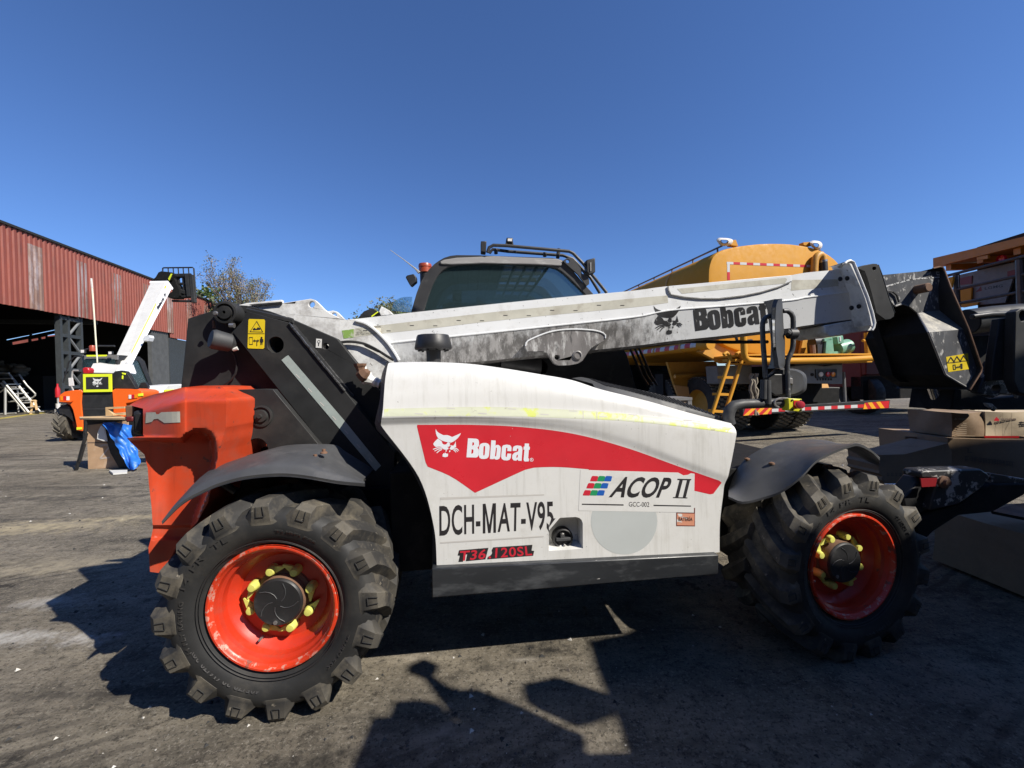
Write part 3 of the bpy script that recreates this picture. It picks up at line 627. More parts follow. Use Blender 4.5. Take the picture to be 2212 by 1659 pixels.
sticker("model_decal", [pg(ZS(*q), 'ink', SM) for q in (((378,935),(785,902),(742,1062),(470,1088),(490,990),(462,1000),(430,1095),(368,1098),(388,1012),(358,1008)), ((850,895),(1393,860),(1380,940),(1416,945),(1402,1012),(765,1062),(775,1030),(820,1000),(835,975),(828,935)))]
  + [lambda mb: text_on(mb, "T36", ZS((380,1085),(735,1055),(765,918),(392,945)), SM2, 'sred', .02, 1.06), lambda mb: text_on(mb, ".120SL", ZS((785,1050),(1390,1005),(1372,876),(800,908)), SM2, 'sred', .018, 1.1)], hood)
# ---- step bar under the hood
mb = MB(); q = F.poly(ZE((368,1237),(2036,1156),(2034,1272),(369,1410)), .06)
mb.prism(q, (0, .34, 0), 'step'); mb.build("step", T, bevel=.006)
# ---- air intake on the hood
mb = MB(); c = F.px(ZD((622, 1147))[0], .36)
k_ = (F.px(ZD((692, 1147))[0], .36) - c).length
mb.lathe([(k_ * .86, -.02), (k_ * .86, .002), (k_ * .80, .004), (k_ * .82, .10), (k_ * .84, .128)], 'dark', 28, c=c, axis='z')
mb.lathe([(k_ * .84, .122), (k_ * 2.05, .128), (k_ * 2.12, .136), (k_ * 2.0, .165), (k_ * 1.84, .196), (k_ * 1.75, .204), (0, .208)], 'dark', 36, c=c, axis='z')
for g in range(10): mb.box(c + Vector((k_ * 1.6 * math.cos(g * .628) - .006, k_ * 1.6 * math.sin(g * .628) - .006, .118)), c + Vector((k_ * 1.6 * math.cos(g * .628) + .006, k_ * 1.6 * math.sin(g * .628) + .006, .13)), 'dark')
mb.build("air_intake", T, smooth=35)
# ---- counterweight at the rear
def relief(mb, F, loop, yfun, mat, depth, step=7):
    V, Tt = flat_mesh([loop]); b = bmesh.new(); bv = [b.verts.new(v) for v in V]
    for t in Tt:
        try: b.faces.new([bv[i] for i in t])
        except ValueError: pass
    for ax in (0, 1):
        lo = min(v[ax] for v in V); hi = max(v[ax] for v in V); q = math.ceil(lo / step) * step
        while q < hi:
            fs = [f for f in b.faces if min(v.co[ax] for v in f.verts) < q < max(v.co[ax] for v in f.verts)]
            bmesh.ops.bisect_plane(b, geom=list({v for f in fs for v in f.verts}) + list({e for f in fs for e in f.edges}) + fs, plane_co=(q, 0, 0) if ax == 0 else (0, q, 0), plane_no=(1, 0, 0) if ax == 0 else (0, 1, 0)); q += step
    r = bmesh.ops.extrude_edge_only(b, edges=[e for e in b.edges if e.is_boundary]); new = {v for v in r['geom'] if isinstance(v, bmesh.types.BMVert)}
    b.verts.index_update(); vs = []
    for v in b.verts:
        p = F.px((v.co.x, v.co.y), yfun(v.co.x, v.co.y)); vs.append(p + Vector((0, depth, 0)) if v in new else p)
    mb.add(vs, [[v.index for v in f.verts] for f in b.faces], mat); b.free()
def ss(a, b_, x): t = max(0, min(1, (x - a) / (b_ - a))); return t * t * (3 - 2 * t)
HOL = [(240, 944), (330, 946), (392, 949), (402, 938), (418, 929), (438, 926), (454, 934), (464, 952), (466, 990), (452, 1050), (428, 1110), (410, 1180), (390, 1320), (240, 1320)]
def pdist(x, y, P):        # signed distance to a polygon, positive inside
    ins = False; d = 1e9; n = len(P)
    for i in range(n):
        (x1, y1), (x2, y2) = P[i], P[(i + 1) % n]
        if (y1 > y) != (y2 > y) and x < (x2 - x1) * (y - y1) / (y2 - y1) + x1: ins = not ins
        dx, dy = x2 - x1, y2 - y1; t = max(0, min(1, ((x - x1) * dx + (y - y1) * dy) / (dx * dx + dy * dy))); d = min(d, math.hypot(x - x1 - t * dx, y - y1 - t * dy))
    return d if ins else -d
def cwy(x, y):
    y0 = .13
    y0 += .09 * ss(395, 285, x) * (1 - ss(940, 950, y))          # rounds off towards the tail
    y0 += .16 * (1 - ss(838, 868, y - (0 if x > 400 else (400 - x) * .28)))              # sloping top
    y0 += .012 * ss(398, 404, x) * (1 - ss(930, 960, y))
    y0 += .14 * ss(-3, 8, pdist(x, y, HOL)) * (1 - .35 * ss(1000, 1230, y)) * (1 - .25 * ss(370, 310, x))
    y0 += .02 * ss(1134, 1140, y) * (1 - ss(1160, 1168, y))
    return y0
cw = ZB((20,985),(110,930),(240,890),(480,832),(640,816),(830,824),(858,850),(866,920),(860,1180),(800,1400),(770,1545)) + ZC((520,100),(480,270),(420,380),(300,520),(240,640),(220,700)) + ZK((725,785),(705,795),(665,790),(658,682),(668,648),(678,600),(672,500),(660,400),(655,330),(640,270),(600,235),(562,198),(640,190)) + ZB((140,1245),(140,1015))
mb = MB(); relief(mb, F, cw, cwy, 'orange', .62, 4.2)
cwo = mb.build("counterweight", T, smooth=38)
mb = MB(); mb.box((-.78, .75, .50), (-.40, 1.9, 1.12), 'orange'); mb.build("counterweight_body", cwo, bevel=.02)
CM = surf_mapper(F, [cwo], .002)
sticker("reflector_strip", [pg(ZB((170,1048),(252,1046),(262,1064),(282,1062),(302,1046),(465,1040),(468,1135),(330,1140),(272,1102),(238,1108),(222,1130),(165,1142)), 'tape', CM)], cwo)
mb = MB(); mb.prism(F.poly(ZB((52,1035),(142,1030),(142,1250),(50,1240)), .29), (0, .25, 0), 'dark')
lamp = mb.build("tail_light", cwo, bevel=.01)
mb = MB(); mb.prism(F.poly(ZB((66,1052),(130,1050),(130,1222),(68,1220)), .275), (0, .06, 0), 'dark'); mb.prism(F.poly(ZB((-20,990),(60,985),(60,1060),(-10,1140)), .36), (0, .2, 0), 'rust'); mb.prism(F.poly(ZB((-15,1085),(50,1085),(50,1130),(-15,1130)), .34), (0, .04, 0), 'maroon'); mb.build("lamp_lens", lamp, bevel=.006)
# ---- rear side plates, boom tower
mb = MB()
hp = ZB((872,880),(905,852),(1190,843),(1272,846),(1292,872),(1705,1370),(1700,1420),(1900,1900),(700,1900),(770,1560),(800,1480),(850,1200),(862,950))
mb.pprism(F, hp, .40, .05, 'black', [circ(ZB((1130,1372))[0], 24, 28, 24), circ(ZB((1430,1430))[0], 20, 24)])
pl_ = mb.build("chassis_side_plate", T, bevel=.004)
mb = MB(); c = F.px(ZB((1172,1080))[0], .40); mb.lathe([(.056, 0), (.056, -.008), (.047, -.010), (.045, -.002), (.034, -.002), (.03, -.016), (.012, -.018), (.010, -.03), (0, -.03)], 'black', 28, c=c); mb.build("pivot_pin", pl_, smooth=30)
tw = ZB((468,840),(498,560),(530,230),(700,175),(855,130),(960,112),(1050,118),(1250,168),(1455,243),(1650,328),(1800,392),(1832,408),(2030,650),(2300,980),(2300,1900),(1200,1900),(1000,1300),(560,1000))
mb = MB(); mb.pprism(F, tw, .60, .045, 'black', [circ(ZB((1294,460))[0], 17, 26), circ(ZB((1732,473))[0], 6.5, 16)])
mb.prism([p + Vector((0, .62, 0)) for p in F.poly(tw, .60)], (0, .045, 0), 'black')
mb.prism(F.poly(ZB((900,400),(1400,330),(1700,900),(1700,1900),(1200,1900)), .70), (0, .5, 0), 'blackd')
tower = mb.build("boom_tower", T, bevel=.004)
mb = MB(); bm_ = ZB((917,345),(1010,262),(1040,165),(1412,268),(1900,865),(2330,1400),(2330,1900),(2180,1900),(1722,1352))
mb.pprism(F, bm_, .51, .088, 'black', [circ(ZB((1294,460))[0], 17.5, 26)])
beam = mb.build("tower_beam", tower, bevel=.006)
mb = MB()
for a, c, r in (((1410,270),(1898,862),.007), ((1490,335),(1970,905),.008), ((1040,160),(1450,255),.016)):  # first run is a bright line for the edge highlight, second a weld bead
    p, q = [F.px(t, .505 if r < .0075 else .595 if r < .01 else .53) for t in ZB(a, c)]; mb.tube([p.lerp(q, i / 30) + Vector((random.uniform(-.001, .001), 0, random.uniform(-.0015, .0015))) for i in range(31)], r, 'black' if r > .01 else 'weldglint', 6) if 'weldglint' in mt or not mt.setdefault('weldglint', M('bright_weld_and_glint', (.2, .2, .2), .28, metal=.8, dirt=(.02, .02, .02), damt=.8, ds=60, thr=.5)) is None else 0
mb.build("weld_and_edge_line", tower, smooth=60)
mb = MB(); c = F.px(ZB((915,195))[0], .60); u_ = (F.px(ZB((1015,195))[0], .60) - c).length
mb.lathe([(u_ * 1.08, 0), (u_ * 1.06, -.06), (u_ * .98, -.072), (u_ * .80, -.074), (u_ * .78, -.062), (u_ * .60, -.062), (u_ * .58, -.078), (u_ * .14, -.080), (u_ * .13, -.05), (0, -.05)], 'black', 40, c=c); mb.build("boom_pivot", tower, smooth=30)
mb = MB(); sp = ZB((1345,592),(1385,560),(1405,550),(1893,1118),(2212,1512),(2165,1560),(1842,1180))
pg(sp, 'tapegrey', plane_mapper(F, .509, .0012), 0)(mb)
for k in range(7):
    t = .12 + k * .13; a = ZB((1375 + (2190 - 1375) * t, 600 + (1536 - 600) * t))[0]; pg([a, (a[0] + 8, a[1] + 8), (a[0] + 7, a[1] + 10), (a[0] - 1, a[1] + 2)], 'stickerline', plane_mapper(F, .509, .002), 0)(mb)
mb.build("reflective_tape", beam, smooth=0, recalc=False)
# yellow warning label with pictograms
WM = plane_mapper(F, .509, .0015); WI = plane_mapper(F, .509, .0028)
def rect(x0, y0, x1, y1): return [(x0, y0), (x1, y0), (x1, y1), (x0, y1)]
def ring(pts, k):
    c = (sum(p[0] for p in pts) / len(pts), sum(p[1] for p in pts) / len(pts)); return [(c[0] + (p[0] - c[0]) * k, c[1] + (p[1] - c[1]) * k) for p in pts]
tri = ZB((1130,250),(1187,350),(1068,347)); rc = ZB((1064,392),(1096,392),(1096,458),(1064,458))
sticker("warning_label", [pg(ZB((1065,234),(1195,238),(1203,250),(1196,485),(1185,495),(1055,490),(1050,480),(1057,245)), 'warn', WM, 0), pg(tri, 'ink', WI, 0, [ring(tri, .86)]), pg(rc, 'ink', WI, 0, [ring(rc, .84)]),
  pg(ZB((1055,360),(1197,360),(1197,364),(1055,364)), 'ink', WI, 0), pg(ZB((1098,424),(1112,410),(1112,420),(1138,420),(1138,410),(1152,424),(1138,438),(1138,429),(1112,429),(1112,438)), 'ink', WI, 0),
  pg(circ(ZB((1172,398))[0], 2.2, 10), 'ink', WI, 0), pg(ZB((1158,408),(1187,408),(1188,436),(1181,436),(1180,460),(1174,460),(1173,440),(1170,440),(1169,460),(1163,460),(1162,436),(1157,436)), 'ink', WI, 0),
  pg(ZB((1095,322),(1110,310),(1125,322),(1140,305),(1165,318),(1160,328),(1100,332)), 'ink', WI, 0), pg(ZB((1128,432),(1134,432),(1134,470),(1128,470)), 'ink', WI, 0)], beam)
sticker("grease_label", [pg(ZB((1648,405),(1698,409),(1695,488),(1644,484)), 'sticker', plane_mapper(F, .598, .001), 0), pg(circ(ZB((1671,432))[0], 3.3, 14), 'ink', plane_mapper(F, .598, .002), 0, [circ(ZB((1671,432))[0], 2.3, 14)]), pg(ZB((1666,445),(1674,445),(1672,470),(1664,466)), 'ink', plane_mapper(F, .598, .002), 0)], tower)
# work lamp bracketed on the tower with its cable
mb = MB(); a, c = F.px(ZB((795,420))[0], .49), F.px(ZB((905,445))[0], .53)
d = (c - a).normalized()
mb.tube([a - d * .035, a - d * .02, a + d * .055, a + d * .075, a + d * .085], [.046, .054, .049, .028, .02], 'darkgrey', 20)
mb.box(a + Vector((-.01, .03, -.01)), a + Vector((.02, .16, .012)), 'dark'); mb.tube([c + Vector((.0, 0, -.02)), c + Vector((.015, 0, -.035)), c + Vector((.035, 0, -.028))], .011, 'sticker', 8)
wlamp = mb.build("work_light", tower, smooth=35)
mb = MB(); mb.tube([F.px(p, .575) for p in ZB((900,500),(935,545),(952,600),(958,650),(945,710),(905,765),(855,800),(830,812))], .006, 'dark', 6); mb.build("lamp_cable", wlamp)
mb = MB(); mb.tube([F.px(p, y) for p, y in zip(ZB((775,188),(830,190),(900,200)), (.53, .56, .59))], [.020, .014, .012], 'dark', 10); mb.lathe([(.013, -.004), (.010, -.012), (0, -.013)], 'steel', 12, c=F.px(ZB((775,186))[0], .505)); mb.build("grease_fitting", tower)
mb = MB(); mb.tube([F.px(p, .56) for p in ZB((752,250),(760,312))], .008, 'rust', 6); mb.build("lamp_lead", tower)
mb = MB(); mb.tube([F.px(p, .54) for p in ZB((895,290),(935,292))], .014, 'steel', 8); mb.build("pin_bolt", tower)
# ---- fenders
def fender(name, curves, parent, n=44):
    cs = [resample(c, n) for c in curves]; rows = smooth_rows(cs, 4)
    mb = MB(); mb.loft(rows, 'fender'); mb.loft([[p + Vector((0, .004, -.014)) for p in rows[0]], rows[0]], 'fender'); mb.loft([[p + Vector((0, .0, -.014)) for p in r] for r in rows], 'dark')
    return mb.build(name, parent, smooth=40, recalc=False)
f0 = ZC((205,382),(330,262),(480,182),(560,150),(700,114),(900,96),(1060,108),(1250,140),(1412,156))
f1 = ZC((300,262),(400,178),(520,120),(640,82),(760,52),(900,36),(1060,45),(1240,100),(1412,148))
f2 = ZB((700,1565),(800,1518),(900,1482),(1000,1449),(1200,1400),(1440,1384),(1690,1394),(1790,1458),(2064,1628))
fd = fender("fender", [F.poly(f0, -.03), [F.px(p, .0) for p in f1], [F.px(p, .16) for p in f2], [p + Vector((0, .22, .0)) for p in F.poly(f2, .16)]], T)
for p in ZB((1640,1452),(1715,1405)): mb = MB(); mb.lathe([(.016, 0), (.015, .006), (.008, .009), (.008, .02), (0, .021)], 'rust', 12, c=F.px(p, .10), axis='z'); mb.build("fender_bolt", fd)
mb = MB(); mb.tube([F.px(p, .18) for p in ZC((560,150),(650,205))], .018, 'dark', 8); mb.build("fender_bracket", fd)
# front fender
fnp = ZH((108,640),(200,672),(340,640),(440,602),(560,515),(650,420),(755,362),(860,322),(920,312),(1000,352),(1050,402)); fn = [F.px(p, .15 - .15 * min(1, i / 4)) for i, p in enumerate(fnp)]
fz = F.poly(ZH((112,590),(150,490),(220,402),(330,335),(450,298),(600,284),(720,292),(800,316),(890,356),(970,408),(1045,438)), .42)
NN = 40; fn = resample(fn, NN); fz = resample(fz, NN)
fm = [a.lerp(c, .45) + Vector((0, 0, .012)) for a, c in zip(fn, fz)]; fq = [a.lerp(c, .12) + Vector((0, 0, .008)) for a, c in zip(fn, fz)]
fe = MB(); rows_ = smooth_rows([fn, fq, fm, fz], 4); fe.loft(rows_, 'fender'); fe.loft([[p + Vector((0, 0, -.012)) for p in r] for r in rows_], 'dark'); fe.loft([rows_[0], [p + Vector((0, 0, -.012)) for p in rows_[0]]], 'fender')
n_ = len(rows_[0]); fe.loft([[r[0] for r in rows_], [r[0] + Vector((0, 0, -.012)) for r in rows_]], 'fender'); fe.loft([[r[-1] for r in rows_], [r[-1] + Vector((0, 0, -.012)) for r in rows_]], 'fender')
ffo = fe.build("fender", T, smooth=40, recalc=False)
mb = MB()
FMp = surf_mapper(F, [ffo], .001)
for q in ZH((225,412),(378,440)): mb = MB(); mb.lathe([(.016, 0), (.015, .008), (.008, .011), (0, .014)], 'rust', 12, c=FMp(q), axis='z'); mb.build("fender_bolt", ffo)
# ---- boom
BY = .72
top_ = ZD((-140,732),(0,716),(480,661),(920,615),(1360,570),(1800,528),(2212,490)) + ZF((680,471),(1200,426),(1690,380)) + ZG((150,360),(430,333))
fold = ZD((-140,950),(60,927),(300,902),(700,860),(1080,821),(1600,766),(2212,700)) + ZF((700,668),(1200,628),(1690,585)) + ZG((150,563),(510,520))
bot_ = ZD((-140,1085),(60,1080),(350,1060),(700,1062),(960,1055),(1300,1020),(2212,928)) + ZF((700,920),(1200,868),(1690,812)) + ZG((150,792),(580,735))
N_ = 80
rt = resample(F.poly(top_, BY), N_); rf = resample(F.poly(fold, BY), N_); rb = resample(F.poly(bot_, BY + .035), N_)
mb = MB()
mb.loft([[p + Vector((0, .42, 0)) for p in rt], [p + Vector((0, .03, .004)) for p in rt], rt, [a.lerp(c, .5) for a, c in zip(rt, rf)], rf], 'boomw')
nsc = 58
lw = [rf, [p + Vector((0, -.002, -.004)) for p in rf], [a.lerp(c, .5) for a, c in zip(rf, rb)], rb]
mb.loft(lw, 'boomlow'if 'boomlow' in mt else 'boomw')
mb.loft([rb, [p + Vector((0, .03, -.012)) for p in rb], [p + Vector((0, .32, -.012)) for p in rb]], 'scuff')
mb.loft([[p + Vector((0, .32, -.012)) for p in rb], [p + Vector((0, .42, 0)) for p in rt]], 'boomplate')
boom = mb.build("boom", T, smooth=25, recalc=False)
# lower web: paint rubbed grey along the middle of the boom (a stain with its own shape)
def boom_low():
    m = bpy.data.materials.new("rubbed_boom_web"); m.use_nodes = True; n = m.node_tree; L = n.links.new; b = n.nodes["Principled BSDF"]
    tc = n.nodes.new("ShaderNodeTexCoord"); sx = n.nodes.new("ShaderNodeSeparateXYZ"); L(tc.outputs["Object"], sx.inputs[0])
    def rng(f, a, c, lo=0., hi=1.):
        t = n.nodes.new("ShaderNodeMapRange"); t.interpolation_type = 'SMOOTHSTEP'
        for k, v in (("From Min", a), ("From Max", c), ("To Min", lo), ("To Max", hi)): t.inputs[k].default_value = v
        L(f, t.inputs["Value"]); return t.outputs[0]
    def noise(sc, st, d=8.):
        mp = n.nodes.new("ShaderNodeMapping"); mp.inputs["Scale"].default_value = st; L(tc.outputs["Object"], mp.inputs[0])
        t = n.nodes.new("ShaderNodeTexNoise"); t.inputs["Scale"].default_value = sc; t.inputs["Detail"].default_value = d; t.inputs["Roughness"].default_value = .7; L(mp.outputs[0], t.inputs["Vector"]); return t.outputs["Fac"]
    def mth(op, a, c):
        t = n.nodes.new("ShaderNodeMath"); t.operation = op
        for i, v in enumerate((a, c)):
            if isinstance(v, (int, float)): t.inputs[i].default_value = v
            else: L(v, t.inputs[i])
        return t.outputs[0]
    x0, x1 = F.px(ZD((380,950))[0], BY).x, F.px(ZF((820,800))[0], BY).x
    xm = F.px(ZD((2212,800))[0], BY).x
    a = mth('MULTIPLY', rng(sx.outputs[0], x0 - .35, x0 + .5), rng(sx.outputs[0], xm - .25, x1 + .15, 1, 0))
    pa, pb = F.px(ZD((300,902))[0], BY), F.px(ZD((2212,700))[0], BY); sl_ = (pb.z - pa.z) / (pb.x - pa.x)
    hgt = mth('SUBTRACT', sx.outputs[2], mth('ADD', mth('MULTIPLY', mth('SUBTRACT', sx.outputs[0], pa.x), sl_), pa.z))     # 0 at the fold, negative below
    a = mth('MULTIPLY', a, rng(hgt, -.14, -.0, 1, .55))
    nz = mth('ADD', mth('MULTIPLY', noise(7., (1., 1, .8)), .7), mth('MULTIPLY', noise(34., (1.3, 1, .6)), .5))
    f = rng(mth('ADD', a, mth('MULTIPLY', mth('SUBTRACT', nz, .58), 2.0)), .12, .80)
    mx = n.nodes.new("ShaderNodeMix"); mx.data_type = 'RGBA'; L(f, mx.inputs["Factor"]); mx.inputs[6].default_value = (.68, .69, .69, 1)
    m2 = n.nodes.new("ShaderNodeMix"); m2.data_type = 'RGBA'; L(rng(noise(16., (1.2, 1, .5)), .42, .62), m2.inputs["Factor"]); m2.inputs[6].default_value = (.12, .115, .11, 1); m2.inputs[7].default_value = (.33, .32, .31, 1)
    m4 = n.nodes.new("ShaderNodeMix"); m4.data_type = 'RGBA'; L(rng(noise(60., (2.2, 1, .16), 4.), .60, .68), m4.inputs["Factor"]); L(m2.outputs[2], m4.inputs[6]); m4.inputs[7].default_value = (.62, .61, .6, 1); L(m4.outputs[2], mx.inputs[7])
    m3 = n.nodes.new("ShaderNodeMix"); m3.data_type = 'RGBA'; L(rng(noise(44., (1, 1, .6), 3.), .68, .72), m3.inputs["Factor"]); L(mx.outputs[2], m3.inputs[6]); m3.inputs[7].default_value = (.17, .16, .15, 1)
    L(m3.outputs[2], b.inputs["Base Color"]); b.inputs["Roughness"].default_value = .45
    return m
mt['boomlow'] = boom_low()
boom.data.materials.append(mt['boomlow'])
nu = (N_ - 1); k0 = 4 * nu; k1 = k0 + 3 * nu
for p in boom.data.polygons[k0:k1]: p.material_index = len(boom.data.materials) - 1
mb = MB()                                   # welded seam along the fold
mb.tube([p + Vector((0, -.001, 0)) for p in rf], .006, 'boomw', 6); mb.build("boom_seam", boom)
# reinforced rear end of the boom
mb = MB()
rp = ZB((860,140),(1040,96),(1350,66),(1350,96),(1600,58),(1640,70),(1672,100),(1720,150),(1780,190),(1850,224),(1910,240),(2020,232)) + ZD((0,728),(80,752),(160,808),(250,900),(310,985),(345,1045),(300,1072)) + ZB((2300,760),(2040,760),(1700,420))
mb.pprism(F, rp, BY - .03, .03, 'boomplate', [circ(ZB((1608,108))[0], 6.6, 20)])
mb.prism([p + Vector((0, .42, 0)) for p in F.poly(rp, BY)], (0, .03, 0), 'boomplate', [[p + Vector((0, .42, 0)) for p in F.poly(circ(ZB((1608,108))[0], 6.6, 20), BY)]])
rear = mb.build("boom_rear_plate", boom, bevel=.003)
mb = MB(); mb.pprism(F, ZB((1060,108),(1345,84),(1348,100),(1100,122)), BY - .045, .012, 'black'); mb.build("wear_strip", rear)
mb = MB(); mb.tube([F.px(p, BY - .036) for p in sm(ZD((0,728),(80,752),(160,808),(250,900),(310,985),(345,1045)), 30)], .009, 'boomw', 6); mb.build("weld_and_edge_line", rear)
mb = MB(); mb.tube([F.px(p, BY - .05) for p in sm(ZB((1840,440),(1950,432),(2080,455),(2212,525)) + ZD((60,915),(150,950),(240,1005),(300,1042)), 30)], .008, 'dark', 6); mb.build("boom_cable", boom)
BM = surf_mapper(F, [boom, rear], .0008); BM2 = surf_mapper(F, [boom, rear], .0014)
PLB = plane_mapper(F, BY, .010)
# raised collar, reinforcement plate, tapes and marks
mb = MB()
co = ZF((686,470),(1690,380),(1692,432),(1600,470),(1450,515),(1300,545),(1100,568),(950,568),(820,556),(710,535),(692,505))
mb.pprism(F, co, BY - .008, .010, 'boomw'); collar = mb.build("boom_collar", boom, bevel=.002)
mb = MB(); mb.tube([F.px(p, BY - .008) for p in ZF((686,470),(692,505),(710,537),(820,558),(950,570),(1100,570),(1300,547),(1450,517),(1600,472),(1690,432))], .0045, 'steel', 6); mb.build("collar_weld", collar)
mb = MB()
bp_ = ZD((1335,935),(1345,905),(1380,880),(1500,830),(1600,806),(1720,797),(1850,802),(1930,815),(1975,838),(1982,868),(1970,890),(1870,945),(1845,975),(1800,1045),(1770,1068),(1700,1082),(1600,1085),(1570,1070),(1510,985),(1480,975),(1360,975))
mb.pprism(F, bp_, BY - .022, .03, 'scuff', [circ(ZD((1595,1020))[0], 5.5, 14)]); bkt = mb.build("boom_bracket", boom, bevel=.004)
mb = MB(); mb.lathe([(.030, 0), (.030, -.008), (.022, -.012), (.020, -.006), (0, -.006)], 'scuff', 20, c=F.px(ZD((1757,1003))[0], BY - .022)); mb.tube([F.px(p, BY - .024) for p in sm(ZD((1345,930),(1350,905),(1380,880),(1500,830),(1600,806),(1720,797),(1850,802),(1930,815),(1975,838),(1978,868)), 30)], .005, 'boomw', 6); mb.build("bracket_weld", bkt)
def strip(a, b_, h0, h1, mat, mapper): return pg([a, b_, (b_[0], b_[1] + h1), (a[0], a[1] + h0)], mat, mapper, 14)
tp = ZD((0,790),(400,742),(800,695),(1200,650),(1600,612),(2212,552)) + ZF((682,546)); tb = ZD((0,850),(200,832),(600,790),(1000,742),(1500,690),(2212,622)) + ZF((686,606))
m_marks = []
for k in range(12): a = ZD((60 + k * 185, 0))[0]; yy = ZD((0, 800 - (60 + k * 185) * .1087 + (34 if k % 2 else 12)))[0][1]; m_marks.append(pg(rect(a[0], yy, a[0] + 9, yy + 1.6), 'ink', BM2, 0))
sticker("reflective_tape", [pg(sm(tp) + sm(tb)[::-1], 'tape', BM)] + m_marks, boom)
sticker("reflective_tape", [pg(ZB((1872,335),(2212,292),(2212,362),(1888,405)), 'tape', BM), pg(ZB((1872,335),(1975,322),(1975,395),(1888,405)), 'sgreen2', BM2) if mt.setdefault('sgreen2', M('green_stain_on_tape', (.22, .36, .08), .6, dirt=(.5, .5, .42), damt=.9, ds=30, thr=.5)) else None], boom)
CMp = plane_mapper(F, BY - .008, .001)
sticker("reflective_tape", [pg(ZF((760,492),(1640,402),(1660,412),(1640,448),(1200,490),(800,532)), 'tape', CMp, 14)], collar)
sticker("reflective_tape", [pg(ZF((1692,440),(1700,420)) + ZG((412,415),(418,472),(395,470),(330,480),(20,508)) + ZF((1690,505)), 'tape', BM, 14)], boom)
sticker("maker_lettering", [lambda mb: art_on(mb, WORD, affine([(897,290),(870,622),(1960,383)], ZP((765,192),(802,530),(1802,100))), BM2, 'inkworn', 8), lambda mb: art_on(mb, EMBLEM, affine([(335,125),(775,200),(500,618)], ZP((197,160),(590,158),(427,577))), BM2, 'inkworn', 8)], boom)
# flanges, inner section and boom head
mb = MB()
fa = resample(F.poly(ZG((408,312),(440,345),(510,530),(577,742)), BY - .003), 14); fb = resample(F.poly(ZG((472,280),(500,266),(620,530),(668,690),(690,800)), .605), 14)
fc = resample(F.poly(ZG((500,262),(535,266),(640,530),(690,690),(713,785)), .605), 14); fdk = [p + Vector((.0, .16, 0)) for p in fc]
mb.loft([fa, fb, fc, fdk], 'boomplate'); mb.tube([F.px(p, .605) for p in ZG((470,285),(490,268),(515,262),(540,275),(600,420),(655,560),(695,690),(713,770),(705,808),(690,830))], .008, 'boomw', 8)
flg = mb.build("boom_flange", boom, smooth=30, recalc=False)
for p in ZG((430,412),(487,407),(522,648),(582,636)): mb = MB(); mb.lathe([(.016, 0), (.014, -.006), (0, -.007)], 'dark', 12, c=F.px(p, .655)); mb.build("flange_bolt", flg)
mb = MB(); mb.pprism(F, ZG((302,790),(575,742),(690,800),(700,830),(560,845),(470,865),(380,882),(330,872),(308,850)), BY + .03, .3, 'boomplate'); mb.build("boom_pad_box", boom, bevel=.008)
mb = MB(); mb.pprism(F, ZG((540,320),(640,345),(690,480),(735,690),(690,700),(600,480)), BY + .03, .34, 'steelp') if mt.setdefault('steelp', M('grey_inner_boom_paint', (.17, .17, .17), .45, dirt=(.4, .4, .4), damt=.5, ds=14)) else None
for p in ZG((628,428),(695,595)): mb.lathe([(.016, 0), (.016, -.02), (.010, -.024), (0, -.024)], 'steel', 12, c=F.px(p, BY + .03))
inner = mb.build("inner_boom_section", T, bevel=.004)
mb = MB(); mb.pprism(F, ZG((575,325),(620,300),(700,286),(735,288),(750,310),(772,380),(830,570),(876,690),(872,718),(845,738),(800,745),(725,690),(690,540),(650,400),(630,350)), .63, .10, 'black', [circ(ZG((710,326))[0], 3.8, 14)])
mb.tube([F.px(p, .635) for p in ZG((740,295),(772,380),(830,570),(874,690))], .006, 'black', 6)
mb.build("inner_flange", inner, bevel=.004)
hl = [F.px(p, y) for p, y in zip(ZG((765,380),(1240,335),(1265,392),(1300,660),(1465,820),(1580,1150),(1490,1312),(1290,1195),(1150,848),(1060,690),(1000,640),(940,615),(880,635),(830,570)), (.80,.80,.80,.80,.66,.66,.66,.66,.66,.80,.80,.80,.80,.80))]
mb = MB(); o_ = len(hl)
mb.add(hl, [(0, 1, 2, 3, 9, 10, 11, 12, 13), (8, 4, 5, 6, 7)], 'blackworn'); mb.add([hl[9], hl[3], hl[4], hl[8]], [(0, 1, 2, 3)], 'slopelit')
bk = [Vector((p.x, 1.12, p.z)) for p in hl]
mb.add(hl + bk, [(i, (i + 1) % o_, (i + 1) % o_ + o_, i + o_) for i in range(o_)], 'blackd')
mb.add(bk, [tuple(range(o_ - 1, -1, -1))], 'blackd')
head = mb.build("boom_head", T, smooth=0, recalc=False)
mb = MB()
fr = [F.px(p, y) for p, y in zip(ZG((1190,325),(1245,312),(1268,316),(1285,345),(1335,480),(1480,815),(1590,1138),(1582,1170),(1492,1316)), (.77,.77,.77,.77,.72,.63,.63,.63,.63))]
fi = [F.px(p, y) for p, y in zip(ZG((1190,335),(1240,326),(1252,330),(1262,392),(1300,655),(1462,815),(1572,1140),(1572,1160),(1486,1306)), (.795,.795,.795,.795,.795,.655,.655,.655,.655))]
mb.loft([fi, fr, [p + Vector((.0, .5, 0)) for p in fr]], 'black'); mb.tube(fr, .006, 'rust', 6); mb.build("head_front_plate", head, smooth=30, recalc=False)
mb = MB(); mb.tube([p + Vector((0, -.002, 0)) for p in resample([hl[i] for i in (12, 11, 10, 9, 8, 7, 6)], 40, False)], .006, 'steel', 6); mb.build("weld_and_edge_line", head)
